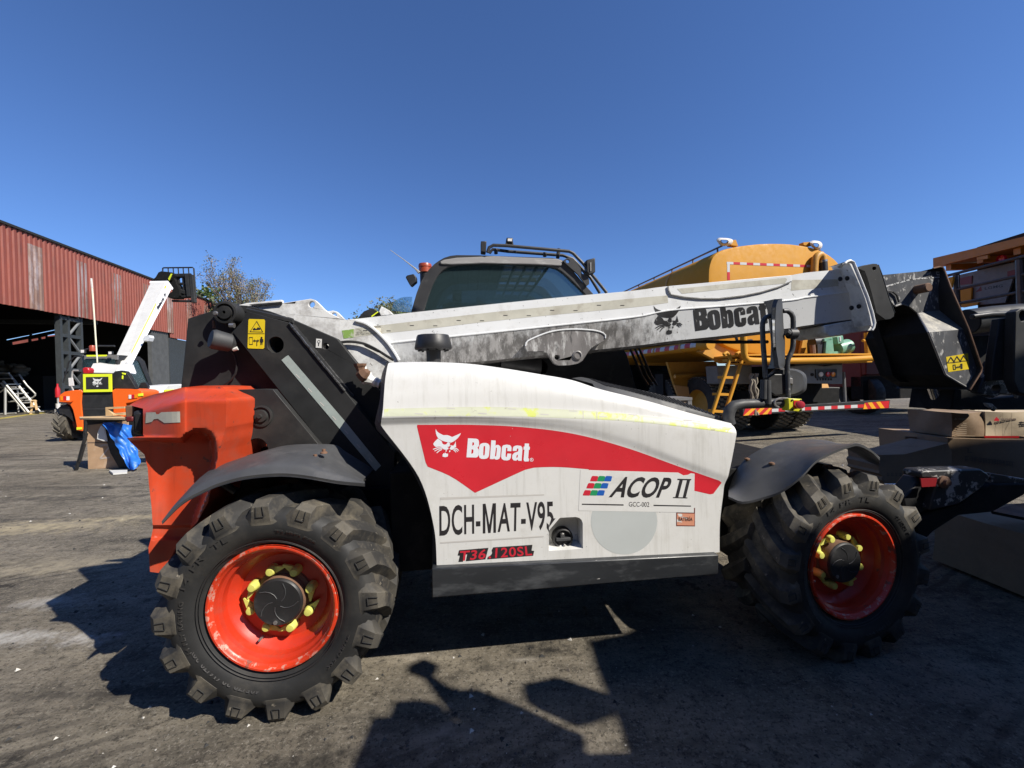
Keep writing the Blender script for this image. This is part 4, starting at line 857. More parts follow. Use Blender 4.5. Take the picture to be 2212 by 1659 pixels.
mb = MB(); mb.pprism(F, ZG((735,680),(880,635),(1060,692),(1150,848),(1290,1195),(1486,1330),(1300,1310),(1190,1260),(920,1252),(862,1200),(800,980),(742,800)), .98, .06, 'blackd', [ZG((885,850),(905,825),(950,830),(975,870),(1010,1140),(960,1150),(900,1020))]); mb.build("head_rear_plate", head)
mb = MB(); mb.tube([F.px(p, .93) for p in ZG((1150,1140),(1252,1450))], .045, 'chrome', 20); mb.build("tilt_rod", head, smooth=40)
mb = MB(); mb.lathe([(.032, .02), (.032, -.06), (.026, -.065), (0, -.065)], 'rust', 18, c=F.px(ZG((1078,495))[0], .78)); mb.tube([F.px(p, .79) for p in ZG((640,520),(800,512),(860,515),(895,545),(912,600))], .006, 'dark', 6); mb.build("head_pin", head, smooth=30)
HM = plane_mapper(F, .66, .0015); HM2 = plane_mapper(F, .66, .003)
def pict(x, y): return pg(ZG((x, y), (x + 38, y + 52), (x - 32, y + 56)), 'ink', HM2, 0, [ZG((x + 1, y + 14), (x + 25, y + 47), (x - 20, y + 50))])
sticker("warning_label", [pg(ZG((1297,1048),(1475,1018),(1484,1148),(1315,1172)), 'warn', HM, 0), pict(1336, 1044), pict(1386, 1038), pict(1440, 1030), pg(ZG((1345,1075),(1352,1060),(1340,1085)), 'ink', HM2, 0), pg(ZG((1352,1112),(1374,1110),(1378,1152),(1356,1155)), 'ink', HM2, 0, [ZG((1357,1118),(1370,1116),(1373,1146),(1361,1149))]), pg(ZG((1378,1134),(1390,1122),(1390,1128),(1404,1126),(1404,1119),(1416,1129),(1404,1140),(1404,1134),(1390,1136),(1390,1143)), 'ink', HM2, 0), pg(ZG((1414,1104),(1430,1102),(1432,1145),(1418,1147)), 'ink', HM2, 0)], head)
UM = plane_mapper(F, .80, .0012)
sticker("paint_chips", [pg(ZG((800,468),(900,440),(1000,412),(1100,402),(1250,392),(1250,400),(1100,412),(1010,420),(905,450),(805,480)), 'chips', UM, 0) if mt.setdefault('chips', M('bare_chipped_paint', (.55, .55, .54), .5, dirt=(.02, .02, .02), damt=1, ds=40, thr=.52, wid=.03)) else None, pg(ZG((1215,350),(1245,352),(1250,385),(1220,380)), 'chips', UM, 0), pg(ZG((1232,420),(1256,425),(1262,448),(1240,445)), 'chips', UM, 0), pg(ZG((1255,488),(1270,490),(1280,550),(1265,545)), 'chips', UM, 0)], head)
# hydraulic hose bundle and pipe under the boom
mb = MB(); mb.tube([F.px(p, .95) for p in ZD((1150,1060),(1400,1095),(1460,1100))] , .07, 'dark', 16); mb.tube([F.px(p, .9) for p in ZF((60,1010),(800,920),(1200,928),(1500,925))], .012, 'dark', 6); mb.build("boom_ram", boom, smooth=40)
# carriage ahead of the boom head
mb = MB()
mb.tube([F.px(p, 1.0) for p in ZQ((420,765),(640,735),(860,715))], .10, 'black', 20)
mb.pprism(F, ZQ((700,735),(815,720),(815,1210),(780,1235),(632,1242),(650,1050)), .62, .05, 'black')
mb.pprism(F, ZQ((830,678),(870,652),(940,650),(940,1370),(858,1340),(812,1235)), .55, .06, 'black', [circ(ZQ((884,715))[0], 7, 16, 11)])
mb.pprism(F, ZQ((545,1270),(632,1078),(640,1240),(775,1212),(796,1352),(720,1352),(650,1382),(590,1360),(520,1340)), .66, .05, 'blackchip', [circ(ZQ((668,1312))[0], 9.5, 20)])
mb.pprism(F, ZQ((478,880),(800,860),(700,1080),(560,1260),(470,1000)), 1.1, .05, 'blackd')
mb.pprism(F, ZQ((330,1310),(480,1330),(620,1390),(900,1360),(960,1480),(600,1482),(300,1480)), .8, .3, 'blackd')
mb.pprism(F, ZQ((805,1262),(862,1330),(850,1390),(822,1350)), .60, .02, 'steel')
mb.pprism(F, ZQ((580,1422),(640,1430),(680,1470),(660,1495),(600,1450)), .70, .02, 'blackchip')
mb.tube([F.px(p, .9) for p in ZQ((470,720),(620,700),(830,690))], .02, 'dark', 8)
mb.build("carriage", T, bevel=.006)
# stabiliser leg in front
mb = MB()
mb.pprism(F, ZM((418,575),(440,560),(850,546),(905,580),(920,612),(850,690),(700,800),(480,850),(500,770),(535,645),(530,612),(418,612)), .12, .10, 'blackchip')
mb.pprism(F, ZM((905,575),(1300,640),(1300,670),(930,655)), .16, .12, 'blackchip')
mb.pprism(F, ZM((920,655),(1280,655),(1160,740),(940,860),(690,885),(510,1000),(410,1100),(380,950),(490,858),(700,802),(850,692)), .14, .16, 'blackd')
mb.pprism(F, ZM((418,612),(530,612),(530,660),(470,850),(380,900),(310,880),(290,760),(330,720)), .16, .1, 'dark')
mb.pprism(F, ZM((180,662),(405,658),(412,680),(310,745),(290,742)), .50, .04, 'sticker')
st_ = mb.build("stabiliser", T, bevel=.008)
mb = MB(); mb.pprism(F, ZM((416,617),(536,613),(524,673),(424,678)), .112, .006, 'dullred'); mb.build("reflector", st_)
mb = MB(); mb.lathe([(.034, 0), (.034, -.012), (.02, -.016), (.018, -.03), (0, -.03)], 'rust', 16, c=F.px(ZM((575,640))[0], .12)); mb.build("pivot_bolt", st_, smooth=30)
# ---- cab
cy0, cy1 = 1.22, 2.16
out = ZD((-100,1300),(300,1300),(440,662),(460,590),(482,515),(510,440),(545,375),(580,325),(625,280),(660,255),(700,232),(750,216),(800,210),(1000,212),(1300,222),(1560,232),(1630,245),(1680,280),(1722,332),(1800,425),(1880,512),(2150,1000),(2280,1480),(1400,1500))
win = ZD((520,760),(545,640),(575,540),(610,445),(650,375),(690,330),(740,300),(820,284),(1000,278),(1200,280),(1450,290),(1540,298),(1600,318),(1650,352),(1700,400),(1790,488),(1870,580),(1750,760),(1300,900))
mb = MB(); mb.pprism(F, out, cy0, .05, 'cabk', [win]) if mt.setdefault('cabk', M('matt_cab_black', (.022, .022, .023), .6, var=.2, dirt=(.09, .085, .08), damt=.5, ds=9)) else None
mb.prism([p + Vector((0, cy1 - cy0, 0)) for p in F.poly(out, cy0)], (0, -.05, 0), 'cabk', [[p + Vector((0, cy1 - cy0, 0)) for p in F.poly(win, cy0)]])
oo = F.poly(out, cy0); idx = list(range(2, 21)); a = [oo[i] for i in idx]
mb.loft([a[:10], [p + Vector((0, cy1 - cy0, 0)) for p in a[:10]]], 'cabk')                # rear wall and roof rear
mb.loft([[oo[i] for i in (11, 12, 13)], [oo[i] + Vector((0, .2, 0)) for i in (11, 12, 13)]], 'cabk')
mb.box((oo[11].x, cy0 + .02, oo[13].z - .02), (oo[12].x + (oo[15].x - oo[12].x) * .52, cy1, oo[13].z), 'cabk')
for y in (.18, .34, .48, .62, .76): mb.box((oo[11].x, cy0 + y - .02, oo[13].z - .02), (oo[15].x, cy0 + y + .02, oo[13].z + .01), 'cabk')
for k in range(9): x = oo[12].x + (oo[15].x - oo[12].x) * k / 8; mb.box((x - .01, cy0, oo[13].z - .045), (x + .01, cy1, oo[13].z - .022), 'cabk')
mb.box((oo[2].x + .1, cy0 + .06, .8), (oo[19].x + .25, cy1 - .06, 1.45), 'blackd')
cab = mb.build("cab", T, bevel=.008)
mb = MB(); mb.pprism(F, ring(win, 1.01), cy0 + .02, .005, 'glass'); mb.build("side_window", cab)
mb = MB(); mb.prism([p + Vector((0, cy1 - cy0 - .03, 0)) for p in F.poly(win, cy0)], (0, .005, 0), 'glass'); mb.build("side_window", cab)
mb = MB(); mb.pprism(F, ZD((668,262),(700,246),(800,230),(1100,218),(1400,232),(1600,240),(1640,256),(1630,292),(1400,280),(1000,272),(760,282),(678,278)), cy0 - .012, .015, 'cabgrey') if mt.setdefault('cabgrey', M('scratched_grey_roof_edge', (.27, .26, .25), .55, dirt=(.5, .49, .46), damt=.6, ds=10, stretch=(.4, 1, 1.5))) else None
mb.build("roof_edge", cab, bevel=.004)
mb = MB()
mb.pprism(F, ZD((1640,255),(1690,225),(1720,235),(1850,400),(1850,440),(1830,455),(1760,360)), cy0 - .02, .02, 'cabk', [circ(ZD((1680,258))[0], 4.2, 14), circ(ZD((1805,345))[0], 4.2, 14)])
for yy, off in ((cy0 - .05, 0), (cy0 + .65, 0)):
    pass
def rail(pts, y, r=.0125): mb.tube([F.px(p, y) for p in pts], r, 'cabk', 8)
rail(ZD((1045,190),(1058,150),(1090,132),(1200,136),(1690,180),(1722,195),(1800,275),(1990,510)), cy0 - .02)
rail(ZD((1060,195),(1085,165),(1200,180),(1640,212),(1720,240),(1860,390),(1935,512)), cy0 + .10)
for a, c in (((1110,160),(1112,200)), ((1260,180),(1260,192)), ((1498,190),(1498,222)), ((1610,160),(1600,235))): rail(ZD(a, c), cy0 + .02, .014)
mb.build("roof_guard", cab)
def lamp_(pts, y, name="work_light"):
    mb = MB(); mb.pprism(F, pts, y, .07, 'dark'); o = mb.build(name, cab, bevel=.006); return o
lamp_(ZD((992,98),(1038,98),(1032,190),(992,185)), cy0 + .1)
l_ = lamp_(ZD((1196,70),(1246,72),(1246,108),(1194,104)), cy0 + .05); mb = MB(); mb.tube([F.px(p, cy0 + .06) for p in ZD((1200,100),(1192,128))], .007, 'dark', 6); mb.tube([F.px(p, cy0 + .06) for p in ZD((1240,104),(1244,130))], .007, 'dark', 6); mb.pprism(F, ZD((1206,78),(1238,79),(1238,100),(1205,98)), cy0 + .046, .003, 'lens_w'); mb.build("lamp_bracket", l_)
l_ = lamp_(ZD((1828,248),(1898,230),(1900,345),(1850,360),(1832,340)), cy0 - .05); mb = MB(); mb.pprism(F, ZD((1856,268),(1868,265),(1868,335),(1858,338)), cy0 - .056, .005, 'grey'); mb.build("lamp_lens", l_)
lamp_(ZD((395,385),(405,370),(460,358),(480,380),(482,415),(440,452),(425,440)), cy0 + .0)
mb = MB(); c = F.px(ZD((552,350))[0], cy0 + .15); k_ = (F.px(ZD((605,350))[0], cy0 + .15) - c).length
mb.lathe([(k_ * .8, -.10), (k_ * .8, .0), (k_ * .95, .01)], 'dark', 20, c=c, axis='z'); mb.lathe([(k_ * .96, .0), (k_ * .94, k_ * .75), (k_ * 1., k_ * .8), (k_ * 1., k_ * 1.05), (k_ * .92, k_ * 1.3), (0, k_ * 1.33)], 'beacon', 24, c=c, axis='z'); mb.build("beacon", cab, smooth=35)
mb = MB(); mb.tube([F.px(p, cy0 + .1) for p in ZD((505,350),(470,315),(380,245),(275,170))], [.012, .006, .003, .002], 'alu', 6); mb.build("antenna", cab)
mb = MB(); g_ = sm(ZD((285,650),(300,590),(330,560),(380,542),(450,540)), 14); mb.loft([[F.px(p, cy0 + .3) for p in g_], [F.px(p, cy0 + .75) for p in g_]], 'clear'); mb.pprism(F, g_ + ZD((450,665)), cy0 + .3, .004, 'clear'); mb.build("rear_window", cab)
mb = MB(); mb.pprism(F, ZD((770,505),(842,508),(836,580),(768,570)), cy0 + .3, .02, 'dark'); mb.pprism(F, ZD((778,514),(834,517),(829,572),(776,563)), cy0 + .297, .002, 'mirror'); mb.build("inside_mirror", cab)
mb = MB(); mb.pprism(F, ZD((690,640),(690,600),(720,582),(800,578),(850,590),(950,590),(960,560),(1100,620),(1100,760),(690,760)), cy0 + .42, .3, 'dark'); mb.build("seat", cab, bevel=.03)
mb = MB(); mb.lathe([(.06, 0), (.06, .3)], 'dark', 16, c=F.px(ZD((1455,1100))[0], .98)); mb.build("exhaust_pipe", T, smooth=40)
mb = MB()
for x in (0, 40, 75): mb.tube([F.px((p[0] + x / 3.78, p[1]), 1.2) for p in ZF((370,970),(420,1080),(470,1200),(520,1280))], .010, 'dark', 6)
mb.build("cab_hose", T)
# ---- mirror post at the front of the hood with the stop button
MY = .16
mb = MB()
def tb(pts, r, m='darkgrey', y=MY): mb.tube([F.px((p.x, p.y), y) for p in resample([(a, b_, 0) for a, b_ in pts], 22)], r, m, 10)
tb(ZV((195,1010),(180,800),(165,600),(158,400),(170,330),(200,300),(265,278)), .0125, 'worngrey') if mt.setdefault('worngrey', M('worn_grey_tube', (.05, .052, .055), .45, dirt=(.24, .23, .22), damt=.6, ds=30, thr=.55)) else None
tb(ZV((400,225),(450,222),(495,250),(520,300),(522,450),(520,620),(505,700),(460,800),(450,870),(455,1100),(462,1260)), .0125, 'worngrey')
tb(ZV((175,1040),(170,1270)), .016); tb(ZV((215,1045),(222,1330)), .017)
mb.tube([F.px(p, MY + .02) for p in ZN((975,545),(965,500),(975,450),(1005,420),(1060,410),(1200,405),(1370,402))], [.030, .030, .030, .028, .026, .026, .026], 'darkgrey', 12)
mb.build("mirror_post", T, smooth=40)
mir = bpy.data.objects["mirror_post"]
mb = MB()
ms = [(83, 300, 335), (110, 285, 352), (170, 268, 378), (260, 262, 392), (400, 258, 408), (560, 262, 425), (700, 272, 425), (800, 290, 420), (880, 300, 400), (905, 312, 360)]
ca = [F.px(ZV((a, y))[0], MY - .02) for y, a, b_ in ms]; cm = [F.px(ZV((a + 52, y))[0], MY - .045) for y, a, b_ in ms]; cb = [F.px(ZV((b_, y))[0], MY + .06) for y, a, b_ in ms]
ca, cm, cb = [resample(c, 24) for c in (ca, cm, cb)]
mb.loft([ca, cm], 'darkgrey'); mb.loft([cm, [a.lerp(c, .5) + Vector((.012, -.014, 0)) for a, c in zip(cm, cb)], cb], 'darkgrey'); mb.loft([cb, [p + Vector((-.03, .07, 0)) for p in cb], ca], 'darkgrey')
mo_ = mb.build("mirror", T, smooth=40, recalc=False)
mb = MB(); mb.loft([[a.lerp(c, .2) + Vector((-.002, -.003, 0)) for a, c in zip(ca, cm)][3:18], [a.lerp(c, .85) + Vector((-.002, -.003, 0)) for a, c in zip(ca, cm)][3:18]], 'mirror'); mb.build("mirror_glass", mo_)
mb = MB(); mb.tube([F.px(ZV((x, 495))[0], MY) for x in (462, 470, 552, 560)], [.022, .027, .027, .023], 'darkgrey', 16); mb.tube([F.px(p, MY - .01) for p in ZV((435,470),(470,495))], .018, 'darkgrey', 10); mb.build("mirror_clamp", mir, smooth=35)
mb = MB()
def blob(loop, y0, y1, mat, k=(.86, .97, 1., .97, .86)):
    n = len(k); L_ = [resample([F.px(p, y0 + (y1 - y0) * i / (n - 1)) for p in ring(loop, k[i])] + [F.px(ring(loop, k[i])[0], y0 + (y1 - y0) * i / (n - 1))], 40) for i in range(n)]
    mb.loft(L_, mat); mb.add(L_[0][:-1], [tuple(range(39))], mat); mb.add(L_[-1][:-1], [tuple(range(38, -1, -1))], mat)
blob(ZV((215,1000),(245,965),(280,925),(340,905),(450,905),(560,915),(640,950),(680,1000),(685,1100),(670,1170),(600,1215),(500,1240),(300,1230),(240,1190),(222,1100)), MY + .02, MY + .17, 'darkgrey')
lm = mb.build("mirror", T, smooth=45)
mb = MB(); mb.pprism(F, ZV((222,1010),(260,972),(420,972),(520,1000),(528,1090),(500,1200),(300,1225),(240,1180)), MY + .005, .04, 'dark'); mb.pprism(F, ZV((478,1012),(522,1020),(525,1100),(482,1095)), MY - .0, .01, 'grey'); mb.build("mirror_housing", lm, bevel=.008)
mb = MB(); mb.pprism(F, ZV((465,1262),(632,1270),(632,1412),(600,1425),(468,1410)), MY - .03, .05, 'estop') if mt.setdefault('estop', M('stop_box_yellow', (.60, .58, .03), .4, dirt=(.4, .38, .08), damt=.4, ds=30)) else None
es = mb.build("stop_box", T, bevel=.004)
mb = MB(); mb.pprism(F, ZV((532,1290),(600,1290),(600,1372),(570,1380),(532,1370)), MY - .033, .004, 'retror'); c = F.px(ZV((612,1340))[0], MY - .085); c2 = F.px(ZV((570,1338))[0], MY - .03)
d = (c - c2); mb.tube([c2, c2 + d * .5, c2 + d * .52, c2 + d * .8, c2 + d * .97, c], [.009, .009, .019, .021, .020, .014], 'btn', 20) if mt.setdefault('btn', M('red_push_button', (.62, .045, .07), .4)) else None
mb.build("stop_button", es, smooth=35)
for p in ZV((510,1282),(612,1285),(510,1395),(612,1400)): mb = MB(); mb.lathe([(.005, 0), (.005, -.004), (0, -.004)], 'dark', 8, c=F.px(p, MY - .03)); mb.build("box_screw", es)
mb = MB(); mb.tube([F.px((p.x, p.y), MY - .01) for p in resample([(a, b_, 0) for a, b_ in ZV((460,1265),(380,1262),(320,1280),(300,1310),(320,1355),(350,1370))], 16)], .006, 'steel', 6); mb.tube([F.px(p, MY) for p in ZV((430,1420),(450,1450),(500,1460),(550,1440),(565,1410))], .006, 'dark', 6); mb.build("button_cable", es)

mb = MB(); mb.pprism(F, ZD((20,705),(65,655),(130,628),(185,660),(125,700)), BY + .5, .2, 'dark'); mb.pprism(F, ZD((185,655),(205,615),(270,650),(295,680),(200,690)), BY + .5, .15, 'boomplate'); mb.pprism(F, ZD((120,695),(175,655),(180,660),(128,702)), BY + .49, .01, 'hivis'); mb.build("hose_guide", boom, bevel=.006)
mb = MB(); random.seed(4); pts = resample(F.poly(ZB((2205,800),(2130,770),(2080,740),(2050,690),(2045,640)), .52), 14); mb.tube(pts, [.03 + random.uniform(-.008, .012) for p in pts], 'boomplate', 9); mb.tube([p + Vector((-.004, -.02, .01)) for p in pts[5:]], [.03 + random.uniform(-.012, .012) for p in pts[5:]], 'rust', 7); mb.build("frayed_hose", tower, smooth=0)
# ================================================================ shed
F5 = Frame((-29.7, 28), math.atan2(.9655, -.2606))
T5 = fthing("shed", "long open workshop shed with red brown corrugated cladding, dark inside", "shed", F5)
xa, xb = -12.0, 25.0; ZE_, ZB_ = 11.6, 6.8
def zat(p, x): return F5.px(p, 0)
mb = MB()
def corr(mb, x0, x1, zlo, zhi, y, mat, pitch=.36, dep=.07):
    xs = []; x = x0; k = 0
    while x < x1:
        for dx, dy in ((0, 0), (.10, 0), (.15, -dep), (.31, -dep)): xs.append((x + dx, y + dy))
        x += pitch
    zl = zlo if callable(zlo) else (lambda q: zlo); zh = zhi if callable(zhi) else (lambda q: zhi)
    mb.loft([[Vector((a, b_, zl(a))) for a, b_ in xs], [Vector((a, b_, (zl(a) + zh(a)) * .5)) for a, b_ in xs], [Vector((a, b_, zh(a))) for a, b_ in xs]], mat)
e0, e1 = F5.px((0, 482), 0), F5.px((470, 658), 0); b0, b1 = F5.px((0, 656), 0), F5.px((330, 713), 0)
def eave(x): return e0.z + (e1.z - e0.z) * (x - e0.x) / (e1.x - e0.x)
def sill(x): return b0.z + (b1.z - b0.z) * (x - b0.x) / (b1.x - b0.x)
xk = F5.px(ZI((1482, 390))[0], 0).x
corr(mb, xa, xk, sill, eave, 0, 'corr')
sk2 = F5.px(ZI((1500, 398))[0], 0).z
corr(mb, xk, e1.x + 12, sk2, eave, .02, 'corr')
mb.build("cladding", T5, smooth=0, recalc=False)
def panel(pa, pb, pt=None, pbm=None):
    x0, x1 = F5.px(pa, 0).x, F5.px(pb, 0).x; mb = MB(); corr(mb, x0, x1, (F5.px(pbm, 0).z if pbm else sill((x0 + x1) / 2) + .02), (F5.px(pt, 0).z if pt else eave(x0) - .6), -.012, 'corrg'); mb.build("translucent_panel", T5, smooth=0, recalc=False)
for a, c in (((238,600),(345,600)), ((652,700),(738,700)), ((972,700),(1040,700)), ((1232,700),(1285,700))):
    pa, pb = ZA(a, c); panel(pa, pb)
for a, c in (((1452,1000),(1490,1000)), ((1622,1000),(1655,1000)), ((1770,900),(1800,900))):
    pa, pb = ZA(a, c); panel(pa, pb, None, None)
mb = MB(); mb.hexa([(xa, -.15, eave(xa)), (e1.x + 12, -.15, eave(e1.x + 12)), (e1.x + 12, .1, eave(e1.x + 12)), (xa, .1, eave(xa)), (xa, -.15, eave(xa) + .14), (e1.x + 12, -.15, eave(e1.x + 12) + .14), (e1.x + 12, .1, eave(e1.x + 12) + .14), (xa, .1, eave(xa) + .14)], 'shade_and_trim'); mb.build("roof_edge", T5)
mb = MB(); mb.hexa([(xa, .12, eave(xa) - .1), (xk + 1.8, .12, eave(xk) - .1), (xk + 1.8, 15, eave(xk) + .6), (xa, 15, eave(xa) + .6), (xa, .12, eave(xa)), (xk + 1.8, .12, eave(xk)), (xk + 1.8, 15, eave(xk) + .7), (xa, 15, eave(xa) + .7)], 'shade_and_trim'); mb.build("roof", T5)
mb = MB(); mb.box((xa, 15, 0), (xk + 1.8, 15.3, 12.5), 'shade_and_trim'); mb.build("back_wall", T5)
mb = MB(); mb.box((xa - .3, .1, 0), (xa, 15, 12.5), 'shade_and_trim'); mb.build("end_wall", T5)
# the inner cross wall has two slots: sky shows through the upper, a sunlit sheet of the next bay through the lower
gx = xk + 1.6
def gp(*q): return [F5.pxx(p, gx) for p in ZI(*q)]
mb = MB(); mb.prism([Vector((gx, .2, 0)), Vector((gx, 15, 0)), Vector((gx, 15, 12.3)), Vector((gx, .2, 12.0))], (.2, 0, 0), 'shade_and_trim', [gp((40,412),(250,370),(255,378),(45,422)), gp((265,366),(500,318),(502,327),(268,376)), gp((92,435),(245,405),(245,435),(95,462)), gp((258,410),(330,396),(332,418),(262,430)), gp((345,392),(395,382),(395,404),(348,412)), gp((400,375),(505,352),(505,380),(402,392))]); mb.build("cross_wall", T5, smooth=0)
mb = MB(); q0, q1 = F5.pxx(ZI((40, 425))[0], gx + 9), F5.pxx(ZI((540, 325))[0], gx + 9); mb.hexa([(gx + 9, q0.y + 1, 0), (gx + 9.1, q0.y + 1, 0), (gx + 9.1, q1.y - 1, 0), (gx + 9, q1.y - 1, 0), (gx + 9, q0.y + 1, q0.z - .3), (gx + 9.1, q0.y + 1, q0.z - .3), (gx + 9.1, q1.y - 1, q1.z - .3), (gx + 9, q1.y - 1, q1.z - .3)], 'corr'); mb.build("next_bay_wall", T5, smooth=0)
# lattice column and panels
def colm(xc, w_, y0=.15):
    mb = MB()
    for dx in (0, w_ * .36, w_): mb.box((xc + dx - .10, y0, 0), (xc + dx + .10, y0 + .3, 7.4), 'shed')
    z = .5; k = 0
    while z < 6.6:
        mb.box((xc, y0 + .02, z), (xc + w_, y0 + .26, z + .22), 'shed')
        a = (xc + w_ * .36, y0 + .1, z + .1); c = (xc + w_, y0 + .1, z + 1.25)
        if k % 2: a, c = (a[0], a[1], c[2]), (c[0], c[1], a[2])
        mb.tube([a, c], .08, 'alu' if False else 'shedl', 6) if mt.setdefault('shedl', M('pale_steel_brace', (.16, .165, .165), .6)) else 0
        z += 1.15; k += 1
    mb.build("lattice_column", T5)
p1, p2 = F5.px(ZI((520, 600))[0], .3), F5.px(ZI((700, 600))[0], .3); colm(p1.x, p2.x - p1.x)
colm(xa + 1.5, 2.2); 
mb = MB(); xx0, xx1 = F5.px(ZI((1338, 650))[0], 0).x, F5.px(ZI((1484, 650))[0], 0).x
mb.box((xx0, .1, 0), (xx1, .4, 7.4), 'conc'); mb.box((xx1, .05, 0), (xx1 + 5, .3, sk2 - .05), 'shed'); mb.build("side_panel", T5)
# trusses hinted in the dark
mb = MB()
for x in (F5.px(ZI((600, 300))[0], 2).x,): mb.box((x - .1, .3, 6.4), (x + .1, 14, 6.7), 'shed')
mb.build("roof_truss", T5)
# ================================================================ mobile stairs, sacks, extinguisher by the shed
def wtube(mb, pts, r, mat, z0, dz=0., seg=6): mb.tube([W(p, z0 + dz * i / max(1, len(pts) - 1)) for i, p in enumerate(pts)], r, mat, seg)
ZST = 23.5
base = G((82, 895)); ZST = base.y
F6 = Frame((W((40, 890), ZST).x, ZST), 0.)
T6 = fthing("mobile_stairs", "grey tubular mobile stairs with treads and handrails at the edge of the open shed", "stairs", F6)
def rungs(y):
    pass
L0, L1 = ZU((30, 750))[0], ZU((540, 1300))[0]; R0, R1 = ZU((180, 590))[0], ZU((745, 1285))[0]
def st(mb, pts, y, r=.045, m='alu'): mb.tube([F6.px(p, y) for p in pts], r, m, 6)
mb = MB(); st(mb, ZU((60,715),(540,1300)), 0, .06); st(mb, ZU((20,750),(480,1290)), .02, .06); st(mb, ZU((180,590),(745,1285)), .9, .06); st(mb, ZU((265,715),(660,1200)), .88, .05); mb.build("stringer", T6)
for k in range(7):
    t = k / 6.; a = (ZU((95 + 430 * t, 770 + 520 * t))[0]); c = (ZU((305 + 430 * t, 765 + 515 * t))[0])
    mb = MB(); p, q = F6.px(a, 0), F6.px(c, .9); mb.prism([p, q, q + Vector((.0, .28, .02)), p + Vector((0, .28, .02))], (0, 0, -.06), 'alu'); mb.build("tread", T6)
mb = MB(); st(mb, ZU((360,590),(420,680),(500,790),(660,950),(655,985),(560,1060)), .95); st(mb, ZU((100,850),(100,1340)), -.1, .06); st(mb, ZU((330,880),(345,1290)), .8); st(mb, ZU((0,832),(300,828)), .4); st(mb, ZU((0,562),(170,565)), .5); st(mb, ZU((0,668),(230,662)), .5); st(mb, ZU((0,920),(100,845)), .0); st(mb, ZU((160,1100),(350,1080),(560,1075)), .7); st(mb, ZU((350,1080),(450,1010)), .5); st(mb, ZU((-60,1330),(300,1310)), .0); mb.build("handrail", T6)
mb = MB(); wh = F6.px(ZU((695,1320))[0], .4); mb.lathe([(.0, -.03), (.14, -.03), (.14, .03), (0, .03)], 'dark', 12, c=(wh.x, wh.y, .14)); mb.build("castor", T6)
mb = MB()
q = W(ZU((615, 1200))[0], ZST + .6)
F7 = Frame((q.x, q.y), 0); T7 = fthing("timber_trestle", "pale timber trestle standing beside the foot of the mobile stairs", "trestle", F7)
for a, c in (((600,1075),(575,1350)), ((650,1070),(700,1300)), ((590,1085),(670,1085)), ((585,1200),(680,1190))): mb.tube([F7.px(p, 0) for p in ZU(a, c)], .08, 'wood', 4)
mb.build("frame", T7)
sk = G((40, 893)); ZK_ = ZST + 9
F8 = Frame((W((30, 800), ZK_).x, ZK_), 0); T8 = fthing("sack_heap", "dim heap of woven sacks piled high inside the open shed behind the stairs", "sack heap", F8)
for (x, y, w_, h_) in ((40,420,60,50), (130,440,70,45), (250,430,80,45), (370,450,90,48), (470,500,80,45), (60,500,80,45), (190,510,90,48), (330,520,95,48), (420,570,90,42), (100,580,100,48), (250,590,100,48), (370,630,90,42), (30,360,40,36)):
    mb = MB(); c = F8.px(ZU((x, y))[0], random.uniform(-.3, .5)); k = (F8.px(ZU((x + w_, y))[0], 0) - F8.px(ZU((x, y))[0], 0)).length
    mb.lathe([(k * math.sin(a) * (.9 if 0 < i < 8 else 1), -k * .62 * math.cos(a)) for i, a in enumerate([math.pi * j / 8 for j in range(9)])], 'sack', 14, c=c, axis='z')
    for v in mb.v: v.x += random.uniform(-.05, .05); v.z = c.z + (v.z - c.z) * .9 + random.uniform(-.06, .06)
    o = mb.build("sack", T8, smooth=60)
mb = MB(); mb.box((-4.5, -.6, 0), (3.2, 1.2, F8.px(ZU((100, 640))[0], 0).z), 'shade_and_trim'); mb.build("pallet_stack", T8)
FE = Frame((G((226 * 1., 905)).x, 20), 0)
pE = G(ZU((1075, 1325))[0]); FE = Frame((pE.x, pE.y), 0)
TE = fthing("fire_extinguisher", "red fire extinguisher on a stand with a white foot, beside the shed column", "extinguisher", FE)
mb = MB(); a, c = FE.px(ZU((1080, 1015))[0], 0), FE.px(ZU((1080, 805))[0], 0); rr = (FE.px(ZU((1115, 900))[0], 0) - FE.px(ZU((1045, 900))[0], 0)).length / 2
mb.lathe([(0, a.z), (rr, a.z), (rr, c.z - .2), (rr * .4, c.z), (rr * .4, c.z + .15), (0, c.z + .15)], 'extred', 16, c=(a.x, 0, 0), axis='z'); mb.build("cylinder", TE, smooth=35)
mb = MB(); mb.tube([(a.x, 0, .1), (a.x, 0, a.z)], .05, 'alu', 8); mb.lathe([(rr * 1.5, .0), (rr * 1.5, .3), (rr * .9, .32), (rr * 1.0, a.z * .62), (0, a.z * .62)], 'retro_w' if 'retro_w' in mt else 'retrow', 12, c=(a.x, 0, 0), axis='z'); mb.build("stand", TE)
mb = MB(); pA, pB, pC, pD = [G(p, .004) for p in ZU((-200,1425),(850,1290),(850,1310),(-200,1450))]; mb.add([pA, pB, pC, pD], [(0, 1, 2, 3)], M('worn_yellow_floor_paint', (.45, .36, .06), .8, dirt=(.1, .09, .075), damt=.95, ds=2.2, thr=.5, wid=.08)); o = mb.build("floor_line", smooth=0); o['kind'] = 'structure'

